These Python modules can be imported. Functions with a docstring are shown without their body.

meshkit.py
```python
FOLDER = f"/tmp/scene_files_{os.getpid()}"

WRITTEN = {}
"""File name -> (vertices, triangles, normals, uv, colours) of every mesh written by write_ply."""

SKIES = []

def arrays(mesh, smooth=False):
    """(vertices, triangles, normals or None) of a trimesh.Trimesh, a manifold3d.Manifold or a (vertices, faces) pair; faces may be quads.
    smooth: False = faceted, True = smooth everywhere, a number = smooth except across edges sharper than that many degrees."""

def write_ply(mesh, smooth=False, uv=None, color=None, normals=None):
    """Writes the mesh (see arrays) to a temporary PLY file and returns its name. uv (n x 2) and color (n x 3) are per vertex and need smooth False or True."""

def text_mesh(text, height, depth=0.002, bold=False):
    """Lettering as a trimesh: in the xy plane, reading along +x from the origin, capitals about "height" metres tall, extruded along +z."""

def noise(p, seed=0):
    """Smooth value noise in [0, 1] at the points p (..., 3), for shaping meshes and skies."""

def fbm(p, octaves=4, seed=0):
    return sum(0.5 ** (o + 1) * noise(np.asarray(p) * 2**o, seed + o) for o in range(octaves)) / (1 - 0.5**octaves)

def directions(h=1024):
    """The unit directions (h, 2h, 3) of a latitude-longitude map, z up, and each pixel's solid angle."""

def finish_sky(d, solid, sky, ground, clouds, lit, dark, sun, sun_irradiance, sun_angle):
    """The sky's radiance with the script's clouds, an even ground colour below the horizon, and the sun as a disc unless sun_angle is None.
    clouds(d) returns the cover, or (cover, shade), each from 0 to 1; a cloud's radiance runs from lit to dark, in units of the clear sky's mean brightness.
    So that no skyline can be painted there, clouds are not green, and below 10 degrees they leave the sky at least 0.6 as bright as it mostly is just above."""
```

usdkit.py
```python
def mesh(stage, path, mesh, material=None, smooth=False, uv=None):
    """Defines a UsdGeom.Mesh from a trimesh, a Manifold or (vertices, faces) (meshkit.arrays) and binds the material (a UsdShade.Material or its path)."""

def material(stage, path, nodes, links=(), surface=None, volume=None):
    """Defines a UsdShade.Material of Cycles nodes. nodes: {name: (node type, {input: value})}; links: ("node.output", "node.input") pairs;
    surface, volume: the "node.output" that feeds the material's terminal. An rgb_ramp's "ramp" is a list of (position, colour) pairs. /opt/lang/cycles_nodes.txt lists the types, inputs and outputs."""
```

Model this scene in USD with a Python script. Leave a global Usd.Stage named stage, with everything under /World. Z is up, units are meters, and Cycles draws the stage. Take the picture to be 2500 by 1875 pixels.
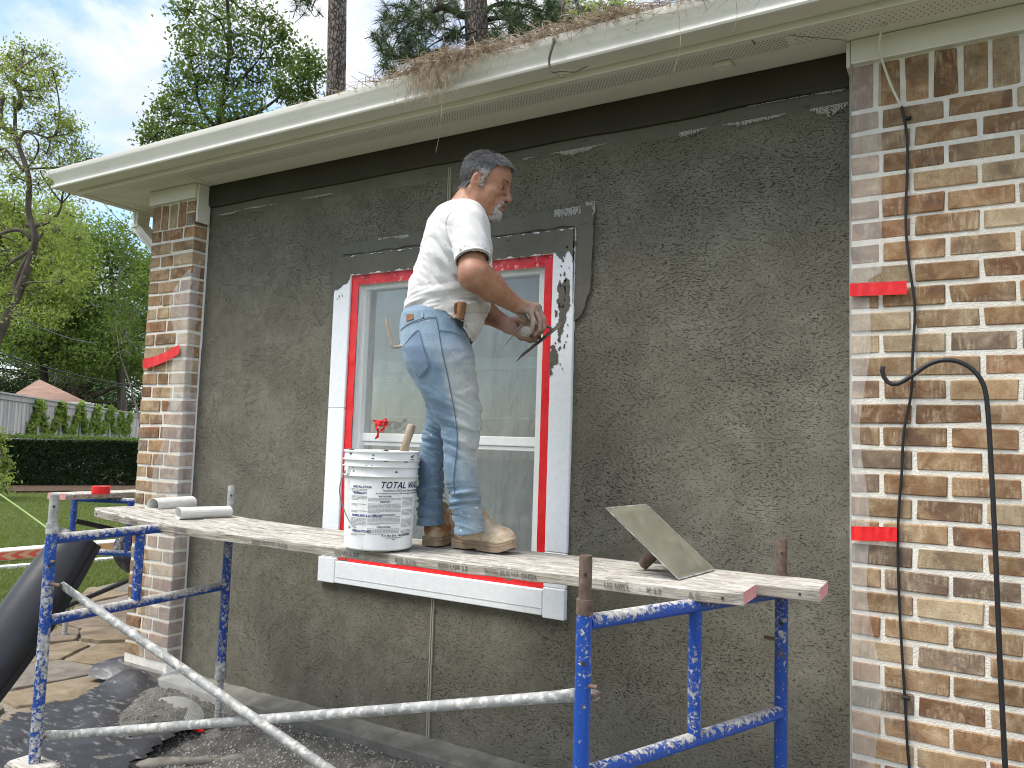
import math, random
import numpy as np
import trimesh, manifold3d
import shapely
from shapely.geometry import Polygon, box as sbox, LineString
from scipy.spatial import Voronoi
import meshkit, usdkit
from pxr import Usd, UsdGeom, UsdLux, UsdShade, Gf, Sdf, Vt

stage = Usd.Stage.CreateInMemory()
UsdGeom.SetStageUpAxis(stage, UsdGeom.Tokens.z)
UsdGeom.SetStageMetersPerUnit(stage, 1.0)
UsdGeom.Xform.Define(stage, "/World")
UsdGeom.Scope.Define(stage, "/World/Looks")

# ------------------------------------------------------------------ camera
YAW, PITCH, ROLL, FPX = math.radians(30.572), math.radians(4.382), math.radians(1.840), 1904.5
CAM = np.array([0.0, -2.95, 1.48])
_F = np.array([-math.sin(YAW) * math.cos(PITCH), math.cos(YAW) * math.cos(PITCH), math.sin(PITCH)])
_r = np.array([math.cos(YAW), math.sin(YAW), 0.0]); _u = np.cross(_r, _F)
RIGHT = _r * math.cos(ROLL) + _u * math.sin(ROLL)
UP = -_r * math.sin(ROLL) + _u * math.cos(ROLL)
cam = UsdGeom.Camera.Define(stage, "/World/camera")
cam.CreateHorizontalApertureAttr(36.0); cam.CreateVerticalApertureAttr(27.0)
cam.CreateFocalLengthAttr(FPX / 2500 * 36)
cam.CreateClippingRangeAttr(Gf.Vec2f(0.05, 2000))
cam.AddTransformOp().Set(Gf.Matrix4d(*RIGHT, 0, *UP, 0, *(-_F), 0, *CAM, 1))
cam.CreateExposureAttr(EXPOSURE := 1.6)

# ------------------------------------------------------------------ sky and sun
SUN = np.array([-0.42, -0.50, 1.15]); SUN /= np.linalg.norm(SUN)
SUN_EL, SUN_ROT = math.asin(SUN[2]), math.atan2(SUN[0], SUN[1])
dome = UsdLux.DomeLight.Define(stage, "/World/sky")
skymat = usdkit.material(stage, "/World/Looks/sky_clouds", {
    "sky": ("sky_texture", {"sky_type": "single_scattering", "sun_disc": False, "sun_elevation": SUN_EL, "sun_rotation": SUN_ROT, "air_density": 1.0, "aerosol_density": 1.2, "ozone_density": 1.6}),
    "tc": ("texture_coordinate", {}),
    "mp": ("mapping", {"scale": (1.0, 1.0, 1.7), "location": (0.35, 0.1, 0.15)}),
    "n": ("noise_texture", {"scale": 2.6, "detail": 9.0, "roughness": 0.56, "distortion": 0.25}),
    "r": ("rgb_ramp", {"ramp": [(0.42, (0, 0, 0)), (0.50, (0.70, 0.70, 0.70)), (0.60, (1, 1, 1))]}),
    "n2": ("noise_texture", {"scale": 5.5, "detail": 7.0, "roughness": 0.55}),
    "r2": ("rgb_ramp", {"ramp": [(0.30, (3.15, 3.2, 3.3)), (0.66, (4.75, 4.62, 4.45))]}),
    "sz": ("separate_xyz", {}), "lum": ("math", {"math_type": "multiply_add", "value2": 1.25, "value3": 0.5}), "mz": ("math", {"math_type": "maximum", "value2": 0.0}), "cl": ("vector_math", {"math_type": "scale"}),
    "m": ("mix_color", {"use_clamp": False}),
    "bg": ("background_shader", {"strength": 0.1})},
    [("tc.generated", "mp.vector"), ("mp.vector", "n.vector"), ("mp.vector", "n2.vector"), ("n.fac", "r.fac"), ("n2.fac", "r2.fac"),
     ("r.color", "m.fac"), ("tc.generated", "sz.vector"), ("sz.z", "mz.value1"), ("mz.value", "lum.value1"), ("r2.color", "cl.vector1"), ("lum.value", "cl.scale"), ("sky.color", "m.a"), ("cl.vector", "m.b"), ("m.result", "bg.color")], surface="bg.background")
UsdShade.MaterialBindingAPI.Apply(dome.GetPrim()).Bind(skymat)
dome.GetPrim().SetCustomDataByKey("kind", "structure")
sun = UsdLux.DistantLight.Define(stage, "/World/sun")
sun.CreateNormalizeAttr(True); sun.CreateIntensityAttr(0.4); sun.CreateAngleAttr(28.0); sun.CreateColorAttr(Gf.Vec3f(1.0, 0.965, 0.90))
_z = SUN; _x = np.cross([0, 0, 1.0], _z); _x /= np.linalg.norm(_x); _y = np.cross(_z, _x)
sun.AddTransformOp().Set(Gf.Matrix4d(*_x, 0, *_y, 0, *_z, 0, 0, 0, 30, 1))

# ------------------------------------------------------------------ helpers
def ray(u, v): return RIGHT * (u - 1250) / FPX - UP * (v - 937.5) / FPX + _F
def onY(u, v, y):
    d = ray(u, v); return CAM + d * (y - CAM[1]) / d[1]
def onZ(u, v, z):
    d = ray(u, v); return CAM + d * (z - CAM[2]) / d[2]
def dep(u, v, Z): return CAM + ray(u, v) * Z

_count = {}
def path_for(parent, name):
    base = f"{parent.GetPath()}/{name}" if parent is not None else f"/World/{name}"
    k = _count.get(base, -1) + 1; _count[base] = k
    return base if k == 0 else f"{base}_{k:03d}"
def tag(p, label=None, cat=None, group=None, kind=None):
    p = p.GetPrim() if hasattr(p, "GetPrim") else p
    for k, v in (("label", label), ("category", cat), ("group", group), ("kind", kind)):
        if v: p.SetCustomDataByKey(k, v)
    return p
def thing(name, label=None, cat=None, loc=(0, 0, 0), rotz=0.0, parent=None, **kw):
    x = UsdGeom.Xform.Define(stage, path_for(parent, name))
    if tuple(loc) != (0, 0, 0): x.AddTranslateOp().Set(Gf.Vec3d(*map(float, loc)))
    if rotz: x.AddRotateZOp().Set(math.degrees(rotz))
    return tag(x, label, cat, **kw)
def obj(name, mesh, m, parent=None, smooth=False, color=None, **kw):
    p = usdkit.mesh(stage, path_for(parent, name), mesh, m, smooth)
    if color is not None:
        UsdGeom.PrimvarsAPI(p).CreatePrimvar("tint", Sdf.ValueTypeNames.Color3fArray, "vertex").Set(Vt.Vec3fArray.FromNumpy(np.asarray(color, np.float32)))
    return tag(p, kw.get("label"), kw.get("cat"), kw.get("group"), kw.get("kind"))
def curves(name, strands, width, m, parent=None, **kw):
    c = UsdGeom.BasisCurves.Define(stage, path_for(parent, name))
    c.CreateTypeAttr("linear"); c.CreateCurveVertexCountsAttr([len(s) for s in strands])
    c.CreatePointsAttr(Vt.Vec3fArray.FromNumpy(np.concatenate(strands).astype(np.float32)))
    w = np.concatenate([np.full(len(s), width) * np.linspace(1, 0.45, len(s)) for s in strands]).astype(np.float32)
    c.CreateWidthsAttr(Vt.FloatArray.FromNumpy(w)); c.SetWidthsInterpolation("vertex")
    UsdShade.MaterialBindingAPI.Apply(c.GetPrim()).Bind(m)
    return tag(c, kw.get("label"), kw.get("cat"), kw.get("group"), kw.get("kind"))

def cat(*ms): return trimesh.util.concatenate([trimesh.Trimesh(*meshkit.arrays(m)[:2], process=False) for m in ms])
def bx(x0, x1, y0, y1, z0, z1, c=0.0):
    """A box, its edges chamfered by c."""
    s = np.array([x1 - x0, y1 - y0, z1 - z0]); o = np.array([x0 + x1, y0 + y1, z0 + z1]) / 2
    if c <= 0:
        m = trimesh.creation.box(s); m.apply_translation(o); return m
    h = s / 2; pts = []
    for sx in (-1, 1):
        for sy in (-1, 1):
            for sz in (-1, 1):
                g = np.array([sx, sy, sz])
                for k in range(3):
                    q = h - c; q[k] = h[k]; pts.append(g * q + o)
    return trimesh.convex.convex_hull(np.array(pts))
def hull(pts): return trimesh.convex.convex_hull(np.asarray(pts, float))
def frame_of(t):
    t = t / np.linalg.norm(t); a = np.cross(t, [0, 0, 1.0] if abs(t[2]) < 0.9 else [1.0, 0, 0]); a /= np.linalg.norm(a)
    return t, a, np.cross(t, a)
def tube(pts, r, n=10, caps=True):
    p = np.asarray(pts, float); r = np.broadcast_to(np.asarray(r, float), (len(p),))
    T = np.gradient(p, axis=0) if len(p) > 2 else np.repeat((p[1:] - p[:1]), 2, 0)
    t, a, b = frame_of(T[0]); V = []
    ang = np.arange(n) * 2 * math.pi / n
    for i in range(len(p)):
        t = T[i] / np.linalg.norm(T[i]); a = a - t * (a @ t); a /= np.linalg.norm(a); b = np.cross(t, a)
        V.append(p[i] + r[i] * (np.cos(ang)[:, None] * a + np.sin(ang)[:, None] * b))
    V = np.concatenate(V); F = []
    for i in range(len(p) - 1):
        for j in range(n):
            k = (j + 1) % n; F += [[i * n + j, i * n + k, (i + 1) * n + k], [i * n + j, (i + 1) * n + k, (i + 1) * n + j]]
    if caps:
        V = np.vstack([V, p[0], p[-1]]); e = (len(p) - 1) * n
        for j in range(n):
            k = (j + 1) % n; F += [[len(V) - 2, k, j], [len(V) - 1, e + j, e + k]]
    return trimesh.Trimesh(V, F, process=False)
def spline(pts, n=40):
    from scipy.interpolate import CubicSpline
    p = np.asarray(pts, float); s = np.r_[0, np.cumsum(np.linalg.norm(np.diff(p, axis=0), axis=1))]
    return CubicSpline(s, p)(np.linspace(0, s[-1], n))
def lathe(profile, n=48, closed=False):
    pr = np.asarray(profile, float); ang = np.arange(n) * 2 * math.pi / n
    V = np.concatenate([np.c_[r * np.cos(ang), r * np.sin(ang), np.full(n, z)] for r, z in pr]); F = []
    m = len(pr)
    for i in range(m if closed else m - 1):
        for j in range(n):
            k, q = (j + 1) % n, (i + 1) % m
            F += [[i * n + j, i * n + k, q * n + k], [i * n + j, q * n + k, q * n + j]]
    return trimesh.Trimesh(V, F, process=False)
def sheet(P):
    """A grid of points (n, m, 3) as a surface."""
    n, m = P.shape[:2]; i, j = np.meshgrid(np.arange(n - 1), np.arange(m - 1), indexing="ij"); a = (i * m + j).ravel()
    F = np.concatenate([np.c_[a, a + 1, a + m + 1], np.c_[a, a + m + 1, a + m]])
    return trimesh.Trimesh(P.reshape(-1, 3), F, process=False)
def sheet_y(poly, y, h=None): return None
def prism(poly, z0, z1):
    m = trimesh.creation.extrude_polygon(poly, z1 - z0, engine="earcut"); m.apply_translation([0, 0, z0]); return m
def turned(m, M):
    m = m.copy(); m.apply_transform(M); return m
def rigid(x, y, z, o):
    M = np.eye(4); M[:3, 0], M[:3, 1], M[:3, 2], M[:3, 3] = x, y, z, o; return M
def text_on(text, h, o, x, y, depth=0.0006, bold=False):
    """Lettering that reads along x with its capitals along y, standing depth out of the plane at o."""
    x, y = np.asarray(x, float), np.asarray(y, float); x /= np.linalg.norm(x); y = y - x * (x @ y); y /= np.linalg.norm(y)
    return turned(meshkit.text_mesh(text, h, depth, bold), rigid(x, y, np.cross(x, y), o))

# ------------------------------------------------------------------ materials
def mat(name, nodes, links=(), surface="p.BSDF"): return usdkit.material(stage, f"/World/Looks/{name}", nodes, links, surface=surface)
def plain(name, color, rough=0.6, metal=0.0, **kw): return mat(name, {"p": ("principled_bsdf", {"base_color": color, "roughness": rough, "metallic": metal, **kw})})
def noisy(name, ramp, scale=8.0, detail=6.0, rough=0.75, bscale=60.0, bump=0.3, dist=0.004, stretch=(1, 1, 1), coord="g.position", spec=0.3, extra=None, distortion=0.0, nrough=0.6, **kw):
    """Colours from a ramp over one noise, relief from a finer one; extra = (ramp, scale, colour, stretch) lays patches over it."""
    N = {"g": ("geometry", {}), "t": ("texture_coordinate", {}), "mp": ("mapping", {"scale": stretch}),
         "n": ("noise_texture", {"scale": scale, "detail": detail, "roughness": nrough, "distortion": distortion}), "r": ("rgb_ramp", {"ramp": ramp}),
         "nb": ("noise_texture", {"scale": bscale, "detail": 5.0, "roughness": 0.6}),
         "b": ("bump", {"strength": bump, "distance": dist}),
         "p": ("principled_bsdf", {"roughness": rough, "specular_ior_level": spec, **kw})}
    L = [(coord, "mp.vector"), ("mp.vector", "n.vector"), ("mp.vector", "nb.vector"), ("n.fac", "r.fac"), ("nb.fac", "b.height"), ("b.normal", "p.normal")]
    last = "r.color"
    for i, (eramp, escale, ecol, estr) in enumerate(extra or []):
        N[f"em{i}"] = ("mapping", {"scale": estr, "location": (3.1 * i, 1.7, 0.4)}); N[f"en{i}"] = ("noise_texture", {"scale": escale, "detail": 7.0, "roughness": 0.62})
        N[f"er{i}"] = ("rgb_ramp", {"ramp": eramp}); N[f"ex{i}"] = ("mix_color", {"b": ecol})
        L += [(coord, f"em{i}.vector"), (f"em{i}.vector", f"en{i}.vector"), (f"en{i}.fac", f"er{i}.fac"), (f"er{i}.color", f"ex{i}.fac"), (last, f"ex{i}.a")]
        last = f"ex{i}.result"
    L.append((last, "p.base_color"))
    return mat(name, N, L)
G = lambda v: (v, v, v)
rng = np.random.default_rng(7); random.seed(7)

# brick: brown to tan bodies, each brick its own tone, pale wash dragged over the faces
def brick_material(name, dark, mid, tan, shift):
    N = {"g": ("geometry", {}), "oi": ("object_info", {}), "add": ("vector_math", {"math_type": "add"}), "cx": ("combine_xyz", {}), "om": ("math", {"math_type": "multiply", "value2": 37.0}),
         "n": ("noise_texture", {"scale": 13.0, "detail": 8.0, "roughness": 0.62, "distortion": 0.6}),
         "r": ("rgb_ramp", {"ramp": [(0.26, dark), (0.46, mid), (0.62, tan), (0.78, (0.50, 0.41, 0.29))]}),
         "hv": ("hsv", {"saturation": 1.0}), "vr": ("map_range", {"from_min": 0.0, "from_max": 1.0, "to_min": 0.72, "to_max": 1.22}),
         "mp": ("mapping", {"scale": (95.0, 95.0, 16.0)}), "ns": ("noise_texture", {"scale": 1.0, "detail": 5.0, "roughness": 0.65}),
         "rs": ("rgb_ramp", {"ramp": [(0.44, G(0.05)), (0.64, G(0.85))]}),
         "nw": ("noise_texture", {"scale": 9.0 + shift, "detail": 6.0, "roughness": 0.6, "distortion": 1.5}), "rw": ("rgb_ramp", {"ramp": [(0.46, G(0)), (0.57, G(0.6)), (0.72, G(0.95))]}),
         "nd": ("noise_texture", {"scale": 5.0, "detail": 3.0}), "rd": ("rgb_ramp", {"ramp": [(0.56, G(0)), (0.60, G(0.55))], "interpolate": True}),
         "mul": ("math", {"math_type": "multiply"}), "mx": ("math", {"math_type": "maximum"}),
         "wash": ("mix_color", {"b": (0.53, 0.43, 0.29)}), "dk": ("mix_color", {"b": (0.12, 0.075, 0.055)}),
         "nf": ("noise_texture", {"scale": 240.0, "detail": 3.0}), "rf": ("rgb_ramp", {"ramp": [(0.30, G(0.35)), (0.44, G(1.0))]}), "fine": ("mix_color", {"blend_type": "multiply", "fac": 0.55}),
         "nb": ("noise_texture", {"scale": 110.0, "detail": 6.0, "roughness": 0.7}), "b": ("bump", {"strength": 0.55, "distance": 0.004}),
         "p": ("principled_bsdf", {"roughness": 0.88, "specular_ior_level": 0.2})}
    L = [("oi.random", "om.value1"), ("om.value", "cx.x"), ("om.value", "cx.z"), ("g.position", "add.vector1"), ("cx.vector", "add.vector2"), ("add.vector", "n.vector"),
         ("n.fac", "r.fac"), ("r.color", "hv.color"), ("oi.random", "vr.value"), ("vr.result", "hv.value"), ("add.vector", "mp.vector"), ("mp.vector", "ns.vector"), ("ns.fac", "rs.fac"),
         ("add.vector", "nw.vector"), ("nw.fac", "rw.fac"), ("rs.color", "mul.value1"), ("rw.color", "mul.value2"),
         ("add.vector", "nd.vector"), ("nd.fac", "rd.fac"), ("hv.color", "dk.a"), ("rd.color", "dk.fac"), ("dk.result", "wash.a"), ("mul.value", "wash.fac"),
         ("wash.result", "fine.a"), ("g.position", "nf.vector"), ("nf.fac", "rf.fac"), ("rf.color", "fine.b"), ("fine.result", "p.base_color"),
         ("g.position", "nb.vector"), ("nb.fac", "b.height"), ("b.normal", "p.normal")]
    return mat(name, N, L)
M = {}
M["brick"] = [brick_material("brick_brown", (0.165, 0.086, 0.042), (0.250, 0.142, 0.072), (0.35, 0.230, 0.128), 0),
              brick_material("brick_tan", (0.205, 0.120, 0.061), (0.295, 0.190, 0.104), (0.39, 0.28, 0.170), 1.3),
              brick_material("brick_red", (0.150, 0.070, 0.037), (0.225, 0.116, 0.062), (0.31, 0.190, 0.108), 2.1),
              brick_material("brick_pale", (0.245, 0.165, 0.094), (0.345, 0.252, 0.155), (0.44, 0.345, 0.225), 0.7),
              brick_material("brick_dark", (0.115, 0.080, 0.056), (0.18, 0.128, 0.090), (0.26, 0.19, 0.135), 1.8)]
M["mortar"] = noisy("mortar", [(0.3, (0.64, 0.60, 0.52)), (0.7, (0.80, 0.765, 0.685))], scale=22, bscale=170, bump=0.8, dist=0.006, rough=0.95, spec=0.1)
M["cream"] = noisy("cream_paint", [(0.3, (0.68, 0.65, 0.575)), (0.7, (0.74, 0.71, 0.635))], scale=3, bscale=30, bump=0.06, dist=0.003, rough=0.42, spec=0.4,
                   extra=[([(0.62, G(0)), (0.80, G(0.35))], 5.0, (0.42, 0.38, 0.28), (1, 1, 3))])
M["soffit"] = noisy("soffit_paint", [(0.3, (0.70, 0.665, 0.59)), (0.7, (0.76, 0.725, 0.65))], scale=2, bscale=80, bump=0.12, dist=0.003, rough=0.55, stretch=(0.5, 1, 1))
M["hole"] = plain("vent_dark", (0.035, 0.030, 0.024), 0.9)
M["line"] = plain("joint_shadow_line", (0.20, 0.19, 0.15), 0.9)
M["foam"] = noisy("foam_white", [(0.3, (0.74, 0.77, 0.79)), (0.7, (0.82, 0.84, 0.86))], scale=40, bscale=230, bump=0.5, dist=0.003, rough=0.75)
M["tape"] = noisy("red_tape", [(0.3, (0.62, 0.008, 0.012)), (0.7, (0.76, 0.018, 0.022))], scale=18, bscale=26, bump=0.45, dist=0.006, rough=0.36, spec=0.5)
M["tape_edge"] = noisy("red_tape_worn", [(0.42, (0.52, 0.006, 0.012)), (0.58, (0.66, 0.012, 0.02))], scale=18, bscale=30, bump=0.6, dist=0.008, rough=0.38, spec=0.5,
                       extra=[([(0.60, G(0)), (0.66, G(0.9))], 42.0, (0.60, 0.55, 0.50), (1, 1, 1))])
M["vinyl"] = plain("white_vinyl", (0.78, 0.79, 0.77), 0.35)
M["concrete"] = noisy("concrete_grey", [(0.25, (0.095, 0.094, 0.083)), (0.75, (0.215, 0.21, 0.185))], scale=9, bscale=90, bump=0.5, dist=0.006, rough=0.92,
                      extra=[([(0.55, G(0)), (0.7, G(0.8))], 8.0, (0.25, 0.235, 0.175), (1, 1, 1))])
# fresh stucco: olive grey, torn by the float into short dark scratches and pits
def stucco(name, ramp, streak, bump, pits):
    N = {"g": ("geometry", {}), "n": ("noise_texture", {"scale": 5.5, "detail": 9.0, "roughness": 0.72, "distortion": 0.2}), "r": ("rgb_ramp", {"ramp": ramp}),
         "w": ("noise_texture", {"scale": 5.0, "detail": 3.0}), "ws": ("vector_math", {"math_type": "scale", "scale": 0.06}), "wa": ("vector_math", {"math_type": "add"}),
         "lo": ("noise_texture", {"scale": 3.0, "detail": 4.0, "roughness": 0.6}), "lm": ("math", {"math_type": "multiply_add", "value2": 0.10, "value3": -0.055}), "a1": ("math", {"math_type": "add"}), "a2": ("math", {"math_type": "add"}), "m1": ("mapping", {"scale": streak, "rotation": (0, 0.38, 0)}), "s1": ("noise_texture", {"scale": 1.0, "detail": 6.0, "roughness": 0.72}),
         "m2": ("mapping", {"scale": (1.0, 1.0, 1.5)}), "s2": ("noise_texture", {"scale": 120.0, "detail": 4.0, "roughness": 0.7}),
         "q1": ("rgb_ramp", {"ramp": [(0.335, G(0.12)), (0.412, G(1))]}), "q2": ("rgb_ramp", {"ramp": [(0.30, G(0.2)), (0.38, G(1))]}),
         "mi": ("math", {"math_type": "minimum"}), "dk": ("mix_color", {"blend_type": "multiply", "fac": pits}),
         "f": ("noise_texture", {"scale": 260.0, "detail": 3.0, "roughness": 0.6}), "fm": ("map_range", {"from_min": 0.3, "from_max": 0.7, "to_min": 0.72, "to_max": 1.22}), "fx": ("mix_color", {"blend_type": "multiply", "fac": 1.0, "use_clamp": False}),
         "hs": ("math", {"math_type": "multiply_add", "value2": 0.22}), "b": ("bump", {"strength": bump, "distance": 0.009}),
         "p": ("principled_bsdf", {"roughness": 0.86, "specular_ior_level": 0.22})}
    L = [("g.position", "n.vector"), ("n.fac", "r.fac"), ("g.position", "w.vector"), ("w.color", "ws.vector1"), ("ws.vector", "wa.vector1"), ("g.position", "wa.vector2"),
         ("wa.vector", "m1.vector"), ("m1.vector", "s1.vector"), ("wa.vector", "m2.vector"), ("m2.vector", "s2.vector"), ("g.position", "lo.vector"), ("lo.fac", "lm.value1"), ("s1.fac", "a1.value1"), ("lm.value", "a1.value2"), ("s2.fac", "a2.value1"), ("lm.value", "a2.value2"), ("a1.value", "q1.fac"), ("a2.value", "q2.fac"),
         ("q1.color", "mi.value1"), ("q2.color", "mi.value2"), ("r.color", "dk.a"), ("mi.value", "dk.b"),
         ("g.position", "f.vector"), ("f.fac", "fm.value"), ("dk.result", "fx.a"), ("fm.result", "fx.b"), ("fx.result", "p.base_color"),
         ("f.fac", "hs.value1"), ("mi.value", "hs.value3"), ("hs.value", "b.height"), ("b.normal", "p.normal")]
    return mat(name, N, L)
M["stucco"] = stucco("fresh_stucco", [(0.32, (0.125, 0.116, 0.087)), (0.50, (0.155, 0.145, 0.111)), (0.68, (0.200, 0.188, 0.148))], (80, 60, 215), 0.9, 0.80)
M["stucco_smooth"] = noisy("stucco_base_coat", [(0.3, (0.100, 0.095, 0.074)), (0.7, (0.140, 0.133, 0.108))], scale=5, bscale=16, bump=0.25, dist=0.006, rough=0.8,
                           extra=[([(0.60, G(0)), (0.64, G(0.6))], 14.0, (0.05, 0.048, 0.040), (1, 1, 6))])
M["stucco_wet"] = noisy("stucco_wet_coat", [(0.3, (0.030, 0.027, 0.017)), (0.7, (0.043, 0.039, 0.026))], scale=4, bscale=20, bump=0.2, dist=0.004, rough=0.7)
M["stucco_hawk"] = noisy("stucco_on_hawk", [(0.3, (0.17, 0.16, 0.115)), (0.7, (0.215, 0.205, 0.155))], scale=5, bscale=25, bump=0.4, dist=0.005, rough=0.6)
# painted steel: blue worn away to dried stucco, mostly on what faces up
def blue_steel(name, wear, up):
    N = {"g": ("geometry", {}), "t": ("texture_coordinate", {}), "n": ("noise_texture", {"scale": 62.0, "detail": 8.0, "roughness": 0.74, "distortion": 0.6}),
         "sx": ("separate_xyz", {}), "mz": ("math", {"math_type": "multiply", "value2": up}), "ad": ("math", {"math_type": "add"}),
         "nl": ("noise_texture", {"scale": 5.0, "detail": 3.0}), "ml": ("math", {"math_type": "multiply_add", "value2": 0.36, "value3": -0.18}), "ad2": ("math", {"math_type": "add"}),
         "r": ("rgb_ramp", {"ramp": [(wear, G(0)), (wear + 0.045, G(0.9))]}), "nr": ("noise_texture", {"scale": 20.0, "detail": 6.0}), "rr": ("rgb_ramp", {"ramp": [(0.64, G(0)), (0.70, G(0.8))]}),
         "rust": ("mix_color", {"a": (0.010, 0.058, 0.29), "b": (0.10, 0.07, 0.06)}), "c": ("mix_color", {}), "nc": ("noise_texture", {"scale": 60.0, "detail": 3.0}),
         "rc": ("rgb_ramp", {"ramp": [(0.35, (0.34, 0.32, 0.27)), (0.65, (0.62, 0.60, 0.54))]}), "ro": ("map_range", {"to_min": 0.38, "to_max": 0.95}),
         "b": ("bump", {"strength": 0.6, "distance": 0.004}), "p": ("principled_bsdf", {"specular_ior_level": 0.45})}
    L = [("g.position", "n.vector"), ("g.position", "nl.vector"), ("g.position", "nr.vector"), ("g.position", "nc.vector"), ("g.normal", "sx.vector"), ("sx.z", "mz.value1"), ("n.fac", "ad.value1"), ("mz.value", "ad.value2"),
         ("nl.fac", "ml.value1"), ("ad.value", "ad2.value1"), ("ml.value", "ad2.value2"), ("ad2.value", "r.fac"), ("nr.fac", "rr.fac"), ("rr.color", "rust.fac"), ("rust.result", "c.a"), ("nc.fac", "rc.fac"), ("rc.color", "c.b"), ("r.color", "c.fac"),
         ("c.result", "p.base_color"), ("r.color", "ro.value"), ("ro.result", "p.roughness"), ("r.color", "b.height"), ("b.normal", "p.normal")]
    return mat(name, N, L)
M["blue"] = blue_steel("blue_scaffold_paint", 0.56, 0.14)
M["blue_worn"] = blue_steel("blue_scaffold_paint_worn", 0.50, 0.16)
M["galv"] = noisy("galvanised_crusted", [(0.3, (0.18, 0.185, 0.18)), (0.7, (0.34, 0.345, 0.335))], scale=14, bscale=60, bump=0.5, dist=0.004, rough=0.6, spec=0.5,
                  extra=[([(0.50, G(0)), (0.60, G(0.85))], 38.0, (0.52, 0.505, 0.455), (1, 1, 1))])
M["rusty"] = noisy("rusty_steel", [(0.3, (0.075, 0.050, 0.038)), (0.6, (0.15, 0.105, 0.08)), (0.75, (0.30, 0.26, 0.22))], scale=34, bscale=90, bump=0.5, dist=0.003, rough=0.8)
M["pin_grey"] = noisy("grey_coupling_pin", [(0.3, (0.20, 0.20, 0.19)), (0.7, (0.42, 0.42, 0.40))], scale=30, bscale=80, bump=0.3, dist=0.002, rough=0.55, spec=0.5)
M["plank"] = noisy("plank_crusted_wood", [(0.30, (0.19, 0.172, 0.142)), (0.47, (0.39, 0.365, 0.32)), (0.68, (0.56, 0.54, 0.495))], scale=6.0, detail=9, stretch=(1.0, 7.0, 7.0), bscale=14, bump=0.6, dist=0.006, rough=0.92, spec=0.1,
                   extra=[([(0.56, G(0)), (0.62, G(0.85))], 9.0, (0.12, 0.105, 0.085), (1.2, 10, 10)), ([(0.56, G(0)), (0.62, G(0.8))], 26.0, (0.55, 0.54, 0.50), (1, 1, 1))])
M["plank_side"] = noisy("plank_edge_wood", [(0.28, (0.17, 0.145, 0.11)), (0.5, (0.33, 0.295, 0.245)), (0.7, (0.48, 0.45, 0.39))], scale=6.0, detail=9, stretch=(1.0, 5.0, 12.0), bscale=14, bump=0.6, dist=0.005, rough=0.92, spec=0.1,
                        extra=[([(0.56, G(0)), (0.64, G(0.75))], 9.0, (0.58, 0.56, 0.51), (1, 1, 2)), ([(0.62, G(0)), (0.67, G(0.7))], 9.0, (0.11, 0.09, 0.07), (1, 6, 12))])
M["pink"] = noisy("plank_end_pink_paint", [(0.3, (0.50, 0.19, 0.19)), (0.7, (0.66, 0.34, 0.33))], scale=40, bscale=90, bump=0.3, dist=0.003, rough=0.8)
M["stamp"] = plain("stamped_ink", (0.15, 0.14, 0.12), 0.9)
M["black"] = noisy("black_rubber", [(0.3, (0.012, 0.012, 0.013)), (0.7, (0.024, 0.024, 0.026))], scale=12, bscale=60, bump=0.15, dist=0.002, rough=0.42)
M["white_cable"] = plain("white_cable", (0.62, 0.60, 0.50), 0.45)
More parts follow.
